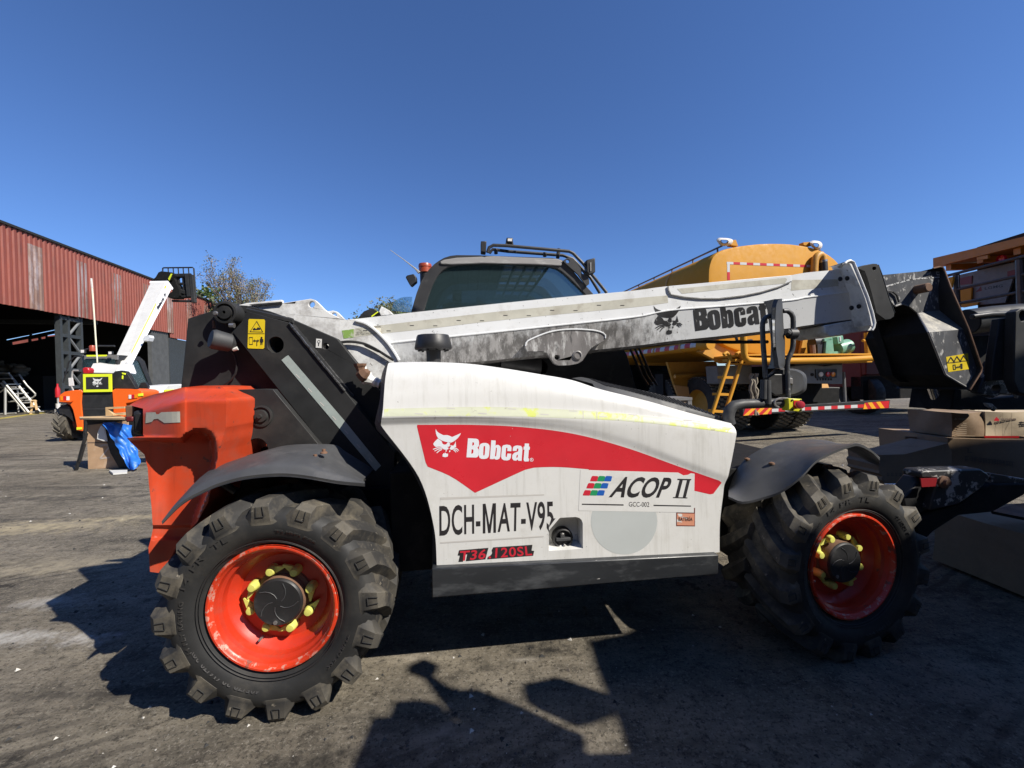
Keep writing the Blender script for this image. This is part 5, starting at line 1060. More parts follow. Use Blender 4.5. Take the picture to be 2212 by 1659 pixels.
# ================================================================ second telehandler, boom raised
pO = G((152, 955)); F2 = Frame((pO.x, pO.y), R(10))
T2 = fthing("telehandler", "white telescopic handler with bright orange rear corners and boom raised, parked before the red shed", "telehandler", F2)
Y2 = 0.
mb = MB(); mb.pprism(F2, ZI((512,908),(520,895),(560,868),(640,855),(705,852),(722,872),(712,885),(705,960),(718,1100),(718,1212),(662,1205),(668,1180),(655,1110),(635,1030),(610,985),(580,968),(512,955),(512,945)), 0, .75, 'orange2')
fdl = mb.build("rear_fender", T2, bevel=.015)
mb = MB(); mb.pprism(F2, ZI((975,858),(1000,842),(1120,844),(1205,852),(1238,866),(1240,900),(1222,935),(1150,960),(1095,968),(1085,1010),(1080,1090),(1060,1210),(985,1210),(985,1000)), 0, .75, 'orange2'); fdr = mb.build("rear_fender", T2, bevel=.015)
for par, loops in ((fdl, (((524,908),(548,906),(548,942),(526,940),'lens_a'), ((550,906),(575,906),(575,942),(550,942),'lens_r'), ((578,908),(600,908),(600,942),(578,942),'lens_w'))), (fdr, (((1120,895),(1142,895),(1142,928),(1120,928),'lens_w'), ((1145,892),(1168,892),(1168,925),(1145,928),'lens_r'), ((1170,892),(1196,892),(1196,920),(1170,925),'lens_a'), ((1200,886),(1238,880),(1238,904),(1202,908),'hivis')))):
    mb = MB()
    for l in loops: mb.pprism(F2, ZI(*l[:4]), -.02, .05, l[4])
    mb.build("tail_light", par)
mb = MB(); mb.pprism(F2, ZI((515,945),(625,948),(618,958),(515,955)), -.06, .06, 'orange2'); mb.pprism(F2, ZI((665,1178),(712,1176),(712,1195),(668,1200)), -.012, .02, 'hivis'); mb.build("fender_ledge", fdl)
mb = MB(); mb.pprism(F2, ZI((703,882),(722,872),(972,868),(980,880),(980,1060),(965,1210),(735,1200),(718,1110),(705,1000)), .03, .8, 'black'); mb.pprism(F2, ZI((706,1018),(978,1016),(978,1022),(706,1024)), .02, .02, 'darkgrey'); mb.pprism(F2, ZI((722,1188),(750,1190),(748,1212),(722,1212)), .0, .02, 'hivis'); mb.build("counterweight", T2, bevel=.012)
mb = MB(); mb.pprism(F2, ZI((722,714),(967,712),(970,868),(725,872)), -.03, .04, 'hivis'); sg_ = mb.build("sign_board", T2)
mb = MB(); mb.pprism(F2, ZI((747,740),(943,737),(945,845),(749,848)), -.034, .004, 'black'); pp = plane_mapper(F2, -.036, .003); art_on(mb, EMBLEM, affine([(335,125),(775,200),(500,618)], ZI((808,742),(892,745),(848,826))), pp, 'sticker'); mb.build("sign_face", sg_, smooth=0, recalc=False)
mb = MB()
mb.pprism(F2, ZI((1000,690),(1050,682),(1095,690),(1140,760),(1180,830),(1180,845),(975,840),(968,720)), .10, .15, 'black'); mb.pprism(F2, ZI((1058,700),(1095,708),(1090,722),(1060,715)), .08, .02, 'hivis'); mb.pprism(F2, ZI((1060,725),(1072,728),(1070,760),(1058,758)), .08, .02, 'hivis'); mb.build("boom_tower", T2, bevel=.01)
# wheels with chevron tread
def small_wheel(name, parent, c, r, wd, n=16, mat='rubber', rimm='rim'):
    mb = MB(); h = wd / 2
    mb.lathe([(r * .55, -h), (r * .8, -h * 1.03), (r * .93, -h * .95), (r * .95, 0), (r * .93, h * .95), (r * .8, h * 1.03), (r * .55, h)], mat, 36, c=c, axis='x')
    for k in range(n):
        for s in (-1, 1):
            a = 2 * math.pi * (k + (.5 if s > 0 else 0)) / n; vs = []
            for t, da in ((1.0, 0), (.0, .34)):
                for rr in (r * .93, r): 
                    for dw in (-.07, .07): g = a + da + dw; vs.append(Vector(c) + Vector((s * h * t, rr * math.cos(g), rr * math.sin(g))))
            mb.add(vs, [(0, 1, 3, 2), (4, 6, 7, 5), (0, 2, 6, 4), (1, 5, 7, 3), (2, 3, 7, 6)], mat)
    w_ = mb.build(name, parent, smooth=35)
    mb = MB(); mb.lathe([(r * .56, -h * .95), (r * .5, -h * .6), (r * .3, -h * .5), (0, -h * .5)], rimm, 24, c=c, axis='x'); mb.lathe([(r * .56, h * .95), (r * .5, h * .6), (r * .3, h * .5), (0, h * .5)], rimm, 24, c=c, axis='x'); mb.build("rim", w_)
    return w_
hw2 = .56
xl = F2.px(ZI((512, 1200))[0], .3).x; xr_ = F2.px(ZI((628, 1200))[0], .3).x
for x, y in ((xl, .62), (1.85, .62), (xl, 3.5), (1.85, 3.5)): small_wheel("wheel", T2, (x + (xr_ - xl) / 2, y, hw2), hw2, xr_ - xl)
mb = MB(); mb.pprism(F2, ZI((515,1010),(530,990),(570,980),(605,1000),(630,1060),(640,1130),(600,1090),(560,1065),(520,1060),(510,1035)), .08, .6, 'dark'); mb.build("mudguard", T2)
mb = MB(); mb.box((.45, .4, .5), (2.0, 4.0, 1.1), 'blackd'); mb.build("chassis", T2)
# cab
mb = MB(); c0 = F2.px(ZI((705, 720))[0], 1.6); c1 = F2.px(ZI((1000, 545))[0], 1.6)
cx0, cz0, cz1 = c0.x, 1.0, c1.z
prof = [(1.6, cz0), (1.55, cz0 + .6), (1.7, cz1 - .1), (1.85, cz1), (2.7, cz1), (2.95, cz1 - .15), (3.35, cz0 + .5), (3.35, cz0)]
wn = [(1.68, cz0 + .55), (1.8, cz1 - .16), (2.65, cz1 - .14), (3.2, cz0 + .5)]
cwx = .98
for x in (cx0, cx0 + cwx - .05): mb.prism([Vector((x, a, b_)) for a, b_ in prof], (.05, 0, 0), 'cabk', [[Vector((x, a, b_)) for a, b_ in wn]])
mb.loft([[Vector((cx0, a, b_)) for a, b_ in prof[2:6]], [Vector((cx0 + cwx, a, b_)) for a, b_ in prof[2:6]]], 'cabk')
mb.box((cx0, 1.58, cz0), (cx0 + cwx, 1.66, cz0 + .62), 'cabk'); mb.box((cx0, 1.66, cz1 - .16), (cx0 + cwx, 1.74, cz1), 'grey')
cb2 = mb.build("cab", T2)
mb = MB(); mb.box((cx0 + .05, 1.63, cz0 + .55), (cx0 + cwx - .05, 1.64, cz1 - .14), 'glass'); mb.prism([Vector((cx0 + cwx - .03, a, b_)) for a, b_ in wn], (.005, 0, 0), 'glass'); mb.prism([Vector((cx0 + .02, a, b_)) for a, b_ in wn], (.005, 0, 0), 'glass'); mb.build("window", cb2)
mb = MB(); mb.pprism(F2, ZI((752,548),(928,546),(928,560),(754,562)), 1.56, .02, 'hivis'); mb.build("reflective_tape", cb2)
for q in (((698,500),(733,500),(733,530),(700,532)), ((940,516),(972,516),(972,543),(942,545))): mb = MB(); mb.pprism(F2, ZI(*q), 1.45, .08, 'dark'); mb.pprism(F2, ring(ZI(*q), .8), 1.44, .01, 'lens_w'); mb.build("work_light", cb2)
mb = MB(); c = F2.px(ZI((806, 490))[0], 1.7); mb.lathe([(.085, -.09), (.085, .06), (.07, .09), (0, .1)], 'beacon', 14, c=c, axis='z'); mb.build("beacon", cb2)
mb = MB(); mb.tube([F2.px(p, 1.7) for p in ZI((735,505),(860,470),(1000,470))], .03, 'cabk', 6); mb.build("roof_guard", cb2)
mb = MB(); a = [F2.px(ZI((848, 615))[0], .5), F2.px(ZA((822, 1000))[0], .5), F2.px(ZA((803, 740))[0], .5), F2.px(ZA((795, 655))[0], .5)]; mb.tube(a[:3], [.018, .02, .022], 'whip', 6) if mt.setdefault('whip', M('cream_whip_pole', (.75, .72, .55), .5)) else 0; mb.tube(a[2:], .026, 'plasticwrap', 6); mb.build("whip_flag", T2)
mb = MB(); mb.pprism(F2, ZI((595,748),(628,745),(640,815),(600,818)), .3, .03, 'sticker'); mb.tube([F2.px(p, .32) for p in ZI((640,860),(622,820),(628,715),(632,690),(640,682),(680,682))], .02, 'alu', 6); mb.build("mirror", T2)
mb = MB(); mb.pprism(F2, ZI((712,665),(735,655),(770,662),(778,680),(770,712),(718,712)), .4, .2, 'extred'); mb.build("fire_bottle", T2, bevel=.03)
mb = MB(); mb.tube([F2.px(p, .9) for p in ZI((550,790),(575,700),(600,610),(650,562),(712,560))], .018, 'dark', 6); mb.build("hose", T2)
# hood on the far side of it
mb = MB()
ra = [F2.px(p, y) for p, y in zip(ZI((1182,790),(1200,775),(1240,768),(1330,760),(1430,755)), (1.0,1.05,1.1,1.7,2.3))]
hx = F2.px(ZI((1190,800))[0], 1.0).x
mb.prism([Vector((hx, .95, 1.05)), Vector((hx, .95, 1.42)), Vector((hx, 1.1, 1.55)), Vector((hx, 2.0, 1.60)), Vector((hx, 3.1, 1.45)), Vector((hx, 3.2, 1.05))], (.75, 0, 0), 'white'); h2 = mb.build("hood", T2, bevel=.08)
mb = MB(); mb.box((hx + .75, 1.0, 1.34), (hx + .765, 3.1, 1.42), 'hivis'); mb.build("reflective_tape", h2)
mb = MB(); mb.pprism(F2, ZI((1205,838),(1225,790),(1265,785),(1290,830),(1240,850)), .9, .1, 'dark'); mb.build("hood_vent", h2)
# boom
A1, A2 = W(ZI((895, 600))[0], 13.9), W(ZI((1010, 600))[0], 13.9)
B1, B2 = W(ZA((1335, 690))[0], 17.4), W(ZA((1445, 690))[0], 17.4)
loc = F2.loc
q0 = [loc(W(p, z)) for p, z in zip(ZI((995,590)) + ZA((1315,690)), (13.8, 17.3))]
q1 = [loc(W(p, z)) for p, z in zip(ZI((1098,600)) + ZA((1442,690)), (13.8, 17.3))]
q2 = [loc(W(p, z)) for p, z in zip(ZI((1110,705)) + ZA((1488,755)), (13.75, 17.25))]
q3 = [a + c - b_ for a, b_, c in zip(q0, q1, q2)]
mb = MB(); mb.hexa([q3[0], q2[0], q1[0], q0[0], q3[1], q2[1], q1[1], q0[1]], 'boomw'); 
bm2 = mb.build("boom", T2, smooth=0); bm2.data.materials.append(mt['pale'])
for p in bm2.data.polygons:
    c = p.center; 
    if (c - (q0[0] + q1[0] + q0[1] + q1[1]) / 4).length < .05: p.material_index = 1
mb = MB()
g0 = [loc(W(p, z)) for p, z in zip(ZI((770,700),(812,622),(900,612),(955,575),(1000,590),(1100,600),(1080,630),(1030,640),(1005,690),(990,705)), (13.0,13.2,13.5,13.7,13.78,13.78,13.7,13.4,13.0,12.95))]
mb.prism(g0, (0, .15, -.25), 'pale'); mb.prism([loc(W(p, z)) for p, z in zip(ZI((1030,642),(1085,628),(1112,700),(1102,712),(1010,690)), (13.4, 13.7, 13.7, 13.5, 13.0))], (0, .4, 0), 'boomw'); mb.build("boom_foot", bm2)
mb = MB(); 
def on_side(u, v): 
    e0_, e1_ = q1[0].lerp(q1[1], u), q2[0].lerp(q2[1], u); return e0_.lerp(e1_, v)
sn = (q1[1] - q1[0]).cross(q2[0] - q1[0]).normalized(); cl = F2.loc(CAM)
if sn.dot(cl - q1[0]) < 0: sn = -sn
def side(u, v): return on_side(u, v) + sn * .012
mb.add([side(.10, .04), side(.70, .04), side(.70, .17), side(.10, .17)], [(0, 1, 2, 3)], 'hivis'); mb.build("reflective_tape", bm2, smooth=0); mb = MB(); mb.add([side(.93, .1), side(.97, .1), side(.97, .3), side(.93, .3)], [(0, 1, 2, 3)], 'hivis'); mb.build("reflective_tape", bm2, smooth=0)
mb = MB(); 
WB = [(p[0], p[1]) for l in WORD for lp in l for p in lp]
def sidemap(u0, u1, v0, v1, x0, x1, y0, y1): return lambda p: side(u0 + (u1 - u0) * (p[0] - x0) / (x1 - x0), v0 + (v1 - v0) * (p[1] - y0) / (y1 - y0))
for art, mp_ in ((WORD, sidemap(.68, .84, .38, .80, 870, 1975, 290, 695)), (EMBLEM, sidemap(.86, .91, .36, .84, 285, 775, 125, 620))):
    for loops in art: V, Tt = flat_mesh(loops); drape(mb, V, Tt, mp_, 'ink')
mb.build("maker_lettering", bm2, smooth=0, recalc=False)
mb = MB(); mb.prism([loc(W(p, 14.6)) for p in ZI((1240,420),(1250,385),(1295,375),(1302,395),(1290,425),(1262,422),(1245,430))], (0, .25, 0), 'boomw'); mb.build("boom_bracket", bm2)
mb = MB(); mb.hexa([a + d for a, d in ((q3[1], sn * 0), (q2[1], sn * .06), (q1[1], sn * .06), (q0[1], -sn * .06))] + [a + (q1[1] - q1[0]).normalized() * .12 for a in (q3[1], q2[1] + sn * .06, q1[1] + sn * .06, q0[1] - sn * .06)], 'boomw'); mb.build("boom_flange", bm2)
ZB2 = 17.6
def bpz(mb, pts, z, d, mat, holes=()): mb.prism([loc(W(p, z)) for p in pts], loc(Vector((0, 0, 0))) * 0 + Vector((0, d, 0)), mat)
mb = MB(); bpz(mb, ZT((0,640),(40,605),(75,545),(110,530),(245,545),(262,575),(235,640),(200,655),(60,630)), ZB2, .5, 'blackd'); bpz(mb, ZT((200,650),(260,600),(330,760),(340,830),(320,860),(200,860),(180,830),(250,780)), ZB2 + .1, .4, 'blackd'); bpz(mb, ZT((195,625),(230,560),(246,562),(208,645)), ZB2 - .03, .04, 'hivis'); hd2 = mb.build("boom_head", T2)
mb = MB()
def wt(pts, r=.03, z=ZB2 + .3, m='black'): mb.tube([loc(W(p, z)) for p in pts], r, m, 6)
wt(ZT((128,530),(130,492),(145,488),(500,484),(515,495),(545,870)))
for x in (195, 258, 320, 382, 448): wt(ZT((x, 488), (x + 8, 580)), .024)
wt(ZT((260,590),(480,585)), .10); wt(ZT((440,575),(470,850)), .13); wt(ZT((490,580),(520,920)), .11); wt(ZT((290,690),(430,685)), .06); wt(ZT((330,640),(340,800)), .05); wt(ZT((385,600),(400,790)), .06); wt(ZT((300,850),(500,840)), .08); wt(ZT((330,780),(420,800)), .12); wt(ZT((250,900),(500,905)), .05)
mb.build("fork_carriage", hd2)
# ================================================================ sheet of plywood, tarpaulin and timbers on trestles
pP = G(ZI((765, 1545))[0]); F9 = Frame((pP.x, pP.y), R(4))
T9 = fthing("trestle_table", "rough trestle table with dark steel legs and timber laid across it", "table", F9)
mb = MB(); mb.prism([F9.pz(p, F9.px(ZI((700,1092))[0], .2).z) for p in ZI((690,1085),(1040,1075),(1090,1090),(1090,1098),(695,1098))], (0, 0, -.03), 'wood'); mb.build("table_top", T9)
zt = F9.px(ZI((700,1092))[0], .2).z
for a, c in (((752,1230),(660,1565)), ((748,1120),(740,1260)), ((735,1325),(690,1480))): mb = MB(); mb.tube([F9.px(p, -.05) for p in ZI(a, c)], .028, 'dark', 6); mb.build("leg", T9)
mb = MB(); mb.box((-.1, .1, zt - .25), (3.0, .55, zt - .03), 'dark'); mb.build("frame", T9)
mb = MB(); qq = F9.poly(ZI((755,1160),(1110,1120),(1110,1520),(1032,1530),(768,1542)), .02); mb.prism(qq, (0, .03, 0), 'ply'); o9 = tag(mb.build("plywood_sheet"), "weathered plywood sheet with faded spray marks leaning against the trestle table", "plywood"); o9.matrix_world = F9.m
mb = MB(); pm = plane_mapper(F9, .02, .003)
def stroke(pts, wd, mat='spray'):
    v = ZI(*pts)
    for a, c in zip(v, v[1:]):
        d = Vector((c[0] - a[0], c[1] - a[1])).normalized(); n2 = (-d.y * wd, d.x * wd); pg([(a[0] + n2[0], a[1] + n2[1]), (c[0] + n2[0], c[1] + n2[1]), (c[0] - n2[0], c[1] - n2[1]), (a[0] - n2[0], a[1] - n2[1])], mat, pm, 0)(mb)
mt['spray'] = M('faded_spray_paint', (.50, .42, .36), .7)
stroke(((875,1345),(900,1330),(940,1330),(950,1350),(870,1450),(955,1440)), 1.6); stroke(((762,1312),(950,1308)), 1.0, 'print'); mb.build("spray_mark", o9, smooth=0, recalc=False)
mb = MB(); 
tl = [ZI((890,1135),(950,1135),(1000,1128),(1070,1145),(1145,1160)), ZI((905,1165),(960,1165),(1020,1175),(1090,1200),(1148,1250)), ZI((945,1240),(990,1230),(1060,1250),(1120,1300),(1190,1380)), ZI((980,1290),(1030,1300),(1090,1330),(1150,1390),(1225,1480)), ZI((1035,1380),(1070,1390),(1110,1420),(1160,1470),(1222,1500)), ZI((1135,1545),(1140,1548),(1148,1550),(1170,1545),(1215,1512))]
gr = smooth_rows([resample([F9.px(p, -.10 - .06 * math.sin(i * 1.7 + j * 2.1) - .05 * i) for j, p in enumerate(r)], 26) for i, r in enumerate(tl)], 6)
gr = [[p + Vector((0, .018 * math.sin(9 * p.x + 14 * p.z) + .012 * math.sin(31 * p.x - 11 * p.z), 0)) for p in r] for r in gr]
mb.loft(gr, 'tarp'); o = tag(mb.build("tarpaulin", smooth=80, recalc=False), "crumpled blue tarpaulin hanging off the trestle table beside the orange counterweight", "tarpaulin"); o.matrix_world = F9.m
mb = MB(); mb.prism([F9.px(p, -.03) for p in ZI((885,1150),(905,1160),(945,1240),(985,1300),(1036,1390),(1130,1545),(1036,1530),(960,1400),(915,1250))], (0, .02, 0), 'dark'); mb.build("folded_edge", o)
mb = MB(); mb.pprism(F9, ZI((845,1280),(850,1220),(880,1160),(905,1180),(925,1270),(930,1300),(900,1298)), -.06, .02, 'sticker'); o = tag(mb.build("plastic_sheet"), "crumpled scrap of white plastic hanging in front of the plywood sheet", "plastic sheet"); o.matrix_world = F9.m
mb = MB(); mb.pprism(F9, ZI((918,1003),(1080,998),(1080,1012),(935,1020),(985,1065),(985,1075),(920,1078)), .1, .06, 'wood'); mb.pprism(F9, ZI((935,1060),(1075,1055),(1075,1072),(935,1075)), .16, .5, 'wood'); o = tag(mb.build("timber_offcuts"), "pale timber offcut frame lying on the trestle table", "timber"); o.matrix_world = F9.m
mb = MB(); pz = [G(p, .01) for p in ZI((950,1565),(1110,1562),(1108,1582),(985,1592))]; mb.prism(pz, (0, 0, .03), 'sticker'); tag(mb.build("paper_scrap"), "flat white scrap of packaging on the asphalt below the blue tarpaulin", "scrap")
# ================================================================ trees
def leaf_mesh(mb, c, n, r, s, mat):
    for i in range(n):
        p = c + Vector((random.gauss(0, r), random.gauss(0, r), random.gauss(0, r * .7))); a = Vector((random.gauss(0, 1), random.gauss(0, 1), random.gauss(0, .6))).normalized(); b_ = a.orthogonal().normalized() * s * random.uniform(.3, .6); a = a * s * random.uniform(.6, 1.2)
        mb.add([p - a, p + b_, p + a, p - b_], [(0, 1, 2, 3)], mat)
def tree(base, H, spread, label, mats, dens, leaf, lean=0., seed=1, levels=4, group=None, trunk=.25, name="tree", ls=None, wide=1.):
    random.seed(seed); t = thing(name, label, "tree", base, 0, group); tb_ = MB(); lf = MB()
    def branch(p, d, L_, r, lv):
        n = 4; pts = [p]; q = p.copy(); dd = d.copy()
        for i in range(n): dd = (dd + Vector((random.gauss(0, .16), random.gauss(0, .16), random.gauss(.05, .08)))).normalized(); q = q + dd * L_ / n; pts.append(q.copy())
        tb_.tube(pts, [r * (1 - .45 * i / n) for i in range(n + 1)], 'bark', 5 if lv else 8)
        if lv >= levels:
            leaf_mesh(lf, q, int(dens * random.uniform(.3, 1.5)), leaf, ls or leaf * .45, random.choice(mats)); return
        if lv >= levels - 1: leaf_mesh(lf, pts[2], int(dens * .4), leaf, ls or leaf * .45, random.choice(mats))
        for i in range(random.choice((3, 3, 4)) if lv else 6):
            a = random.uniform(0, 6.28); s = spread * random.uniform(.6, 1.25); nd = (dd + Vector((math.cos(a) * s, math.sin(a) * s, random.uniform(-.05, .35)))).normalized()
            branch(pts[random.choice((2, 3, 4, 4))], nd, L_ * random.uniform(.58, .78), r * .55, lv + 1)
    branch(Vector((0, 0, 0)), Vector((lean, 0, 1)).normalized(), H * .36, trunk, 0)
    zm_ = max(v.z for v in lf.v); k = H / zm_; mxx = sum(v.x for v in lf.v) / len(lf.v); myy = sum(v.y for v in lf.v) / len(lf.v)
    for m_ in (tb_, lf):
        for v in m_.v: v.x -= mxx * v.z / zm_; v.y -= myy * v.z / zm_
    for m_ in (tb_, lf):
        for v in m_.v: v *= k; v.x *= wide; v.y *= wide
    tb_.build("trunk", t, smooth=50); lf.build("crown", t, smooth=0, recalc=False); return t
b_ = W((545, 700), 46); tree((b_.x, b_.y, 0), W((540, 548), 46).z, .36, "tall sparse tree with drying tan leaves rising beyond the shed roof", ['leaft', 'leafo', 'leafo'], 10, .32, seed=12, levels=5, trunk=.40, ls=.12, wide=.82)
b_ = W((452, 700), 50); tree((b_.x, b_.y, 0), W((455, 615), 50).z, .62, "compact dark green tree beyond the end of the shed roof", ['leafg', 'leafg', 'leafo'], 60, .5, seed=3, levels=3, trunk=.4, ls=.26)
b_ = W((822, 700), 40); tree((b_.x, b_.y, 0), W((822, 640), 40).z, .70, "feathery olive green tree behind the cab of the front telehandler", ['leafg', 'leafo', 'leafo'], 60, .45, seed=8, levels=4, trunk=.35, ls=.16)
random.seed(21)
# ================================================================ yellow water truck
pO = G((1725, 934)); F3 = Frame((pO.x, pO.y), R(12)); 
T3 = fthing("water_truck", "yellow water tank truck seen from the rear, with ladder, pump and striped bumper", "truck", F3)
TY = -.55                                           # plane of the tank end and rear frame
def P3(p, y=TY): return F3.px(p, y)
end = ZF((1016,440),(1018,340),(1028,285),(1045,240),(1068,210),(1100,188),(1150,168),(1250,145),(1400,126),(1500,120),(1600,120),(1700,126),(1850,150),(1950,185),(2020,225),(2075,275),(2110,340),(2130,430),(2140,560),(2130,700),(2100,820),(2040,930),(1960,990),(1850,1020),(1700,1030),(1550,1032),(1400,1025),(1270,1000),(1150,955),(1080,890),(1040,800),(1020,650))
e3 = [(p.x, p.y) for p in resample([(a, b_, 0) for a, b_ in end + end[:1]], 97)][:-1]
E = F3.poly(e3, TY); LEN = 6.6
mb = MB(); ce = sum(E, Vector()) / len(E)
def er(k, y): r = [ce + (p - ce) * k + Vector((0, y, 0)) for p in E]; return r + r[:1]
mb.loft([er(.96, .0), er(.99, .012), er(1., .05), er(1., 1.6), er(1., 3.2), er(1., 4.9), er(1., LEN), er(.93, LEN + .15)], 'truck')
r0 = er(.96, .0)[:-1]; mb.add(r0, [tuple(range(len(r0)))], 'truck'); r1 = er(.93, LEN + .15)[:-1]; mb.add(r1, [tuple(range(len(r1)))], 'truck')
tank = mb.build("tank", T3, smooth=30)
mb = MB()
for y in (1.6, 3.2, 4.9): mb.loft([er(1.008, y - .04), er(1.008, y + .04)], 'truckd')
mb.build("tank_band", tank, smooth=30)
TM = plane_mapper(F3, TY, .004)
def stripes(mb, a, b_, n, h, mp, mats=('retrow', 'retror'), horiz=True):
    for k in range(n):
        t0, t1 = k / n, (k + 1) / n; p = (a[0] + (b_[0] - a[0]) * t0, a[1] + (b_[1] - a[1]) * t0); q = (a[0] + (b_[0] - a[0]) * t1, a[1] + (b_[1] - a[1]) * t1)
        pts = [p, q, (q[0], q[1] + h), (p[0], p[1] + h)] if horiz else [p, (p[0] + h, p[1]), (q[0] + h, q[1]), q]
        pg(pts, mats[k % 2], mp, 0)(mb)
mb = MB(); a, c, d, e = ZF((1165,271),(1980,302),(1168,290),(1170,420)); stripes(mb, a, c, 15, 5.2, TM); stripes(mb, d, e, 2, 5.6, TM, horiz=False); a, c = ZF((1735,850),(2060,842)); stripes(mb, c, a, 6, 4.6, TM); mb.build("reflective_tape", tank, smooth=0, recalc=False)
mb = MB(); mb.pprism(F3, ZF((1790,900),(1850,740),(1880,740),(1840,900),(1790,1040),(1760,1040)), TY - .12, .06, 'truckd'); mb.build("tank_bracket", tank)
# railing along the tank top
mb = MB()
rl = F3.px(ZF((1128, 140))[0], TY + .1); rl2 = F3.pxx(ZF((90, 528))[0], rl.x); hh = rl.z
ends = [Vector((rl.x, TY + .1, rl.z)), Vector((rl.x, TY + 6.4, rl.z - .05))]; mb.tube(ends, .022, 'railg', 6) if mt.setdefault('railg', M('grey_rail', (.14, .115, .10), .5)) else 0
for k in range(8): y = TY + .25 + k * .86; mb.tube([(rl.x, y, rl.z - .02), (rl.x, y, rl.z - .42)], .02, 'railg', 6)
rx = 2 * ce.x - rl.x; mb.tube([(rx, TY + .1, rl.z), (rx, TY + 6.4, rl.z)], .022, 'railg', 6)
for k in range(8): y = TY + .25 + k * .86; mb.tube([(rx, y, rl.z - .02), (rx, y, rl.z - .42)], .02, 'railg', 6)
mb.build("railing", T3)
# shrouded lamps on top
for q, brk in ((ZF((1080,95),(1095,78),(1130,76),(1180,80),(1215,95),(1200,130),(1150,142),(1110,135)), ZF((1195,95),(1240,92),(1258,142),(1200,135))), (ZF((1840,110),(1870,98),(1920,104),(1944,125),(1940,155),(1910,175),(1880,165),(1850,140)), ZF((1790,112),(1850,108),(1850,142),(1795,135)))):
    mb = MB(); mb.pprism(F3, brk, TY + .1, .12, 'truck'); lb = mb.build("lamp_bracket", T3); mb = MB()
    lp = [resample(F3.poly(ring(q, k), y) + F3.poly(ring(q, k), y)[:1], 28) for k, y in ((.5, TY - .06), (.9, TY), (1.02, TY + .1), (.9, TY + .22), (.4, TY + .27))]; mb.loft(lp, 'plasticwrap'); mb.build("wrapped_lamp", lb, smooth=60)
mb = MB(); mb.tube([F3.px((p.x, p.y), TY - .1) for p in resample([(a, b_, 0) for a, b_ in ZF((1880,400),(1880,330),(1885,270),(1895,235),(1915,215),(1935,215),(1948,235),(1952,265))], 20)], .075, 'truckd', 12); hs = mb.build("hose_elbow", T3, smooth=50)
mb = MB(); mb.tube([F3.px(p, TY - .1) for p in ZF((1950,258),(1953,275))], .085, 'steel', 12); mb.tube([F3.px(p, TY - .1) for p in ZF((1953,275),(1958,345))], .08, 'dark', 12); mb.build("hose_coupling", hs, smooth=40)
# rear platform
pf0 = ZF((1310,1025),(1345,1020)) ; 
mb = MB()
A = F3.px(ZF((1305,1040))[0], TY - .75); B = F3.px(ZG((690,1033))[0], TY - .75); mb.hexa([A, B, B + Vector((0, .9, 0)), A + Vector((0, .9, 0)), A + Vector((0, 0, .035)), B + Vector((0, 0, .035)), B + Vector((0, .9, .035)), A + Vector((0, .9, .035))], 'truck')
A2_ = F3.px(ZF((1385,1103))[0], TY - .70); B2_ = F3.px(ZG((695,1093))[0], TY - .70); mb.hexa([A2_, B2_, B2_ + Vector((0, .8, 0)), A2_ + Vector((0, .8, 0)), A2_ + Vector((0, 0, .03)), B2_ + Vector((0, 0, .03)), B2_ + Vector((0, .8, .03)), A2_ + Vector((0, .8, .03))], 'truck')
pf = mb.build("platform", T3, bevel=.006)
mb = MB(); mb.tube([F3.px((p.x, p.y), TY - .80) for p in resample([(a, b_, 0) for a, b_ in ZF((1300,860),(1305,960),(1310,1040),(1325,1066),(1370,1078),(1600,1080),(2074,1072)) + ZG((650,1060),(705,1058))], 40)], .062, 'truck', 12); mb.build("platform_rail", pf, smooth=50)
mb = MB(); mb.tube([F3.px(p, TY - .7) for p in ZG((648,850),(655,1030))], .05, 'truck', 8); mb.tube([F3.px(p, TY - .7) for p in ZG((615,915),(690,915))], .03, 'truck', 6); mb.tube([F3.px(p, TY - .7) for p in ZG((660,850),(690,848),(690,835))], .015, 'truck', 6); mb.tube([F3.px(p, TY - .75) for p in ZF((1240,880),(1250,920),(1300,920),(1370,915))], .03, 'dark', 6); mb.tube([F3.px(p, TY - .6) for p in ZF((1775,805),(1790,850),(1830,910))], .015, 'dark', 6); mb.build("platform_post", pf)
# pump set
mb = MB(); mb.tube([F3.px(p, TY - .35) for p in ZG((395,985),(495,960))], .16, 'green', 18); mb.pprism(F3, ZG((405,885),(455,872),(465,930),(415,945)), TY - .5, .25, 'green'); mb.pprism(F3, ZG((320,905),(370,890),(385,1022),(345,1025),(310,1020)), TY - .5, .3, 'green'); mb.pprism(F3, ZG((302,900),(360,885),(372,905),(302,925)), TY - .5, .25, 'green'); mb.pprism(F3, ZG((300,1005),(480,1000),(500,1025),(300,1028)), TY - .45, .3, 'green')
pu = mb.build("pump", T3, bevel=.012, smooth=40)
mb = MB(); mb.pprism(F3, ZG((428,885),(440,884),(440,920),(430,921)), TY - .51, .01, 'retrow'); mb.build("pump_plate", pu)
mb = MB(); mb.tube([F3.px(p, TY - .35) for p in ZG((200,930),(290,925))], .11, 'dark', 14); mb.pprism(F3, ZG((245,925),(300,920),(300,1020),(250,1022)), TY - .45, .25, 'dark'); mb.tube([F3.px(p, TY - .45) for p in ZG((205,950),(210,1020))], .05, 'rust', 8)
for p in ((180,900), (225,895), (260,905)): mb.tube([F3.px(t, TY - .4) for t in ZG(p, (p[0] + 12, p[1] - 15), (p[0] + 30, p[1] + 5))], .018, 'dark', 6)
mb.tube([F3.px(p, TY - .3) for p in ZG((480,1010),(500,990),(500,1020))], .035, 'truck', 8); mb.build("pump_motor", pu, smooth=40)
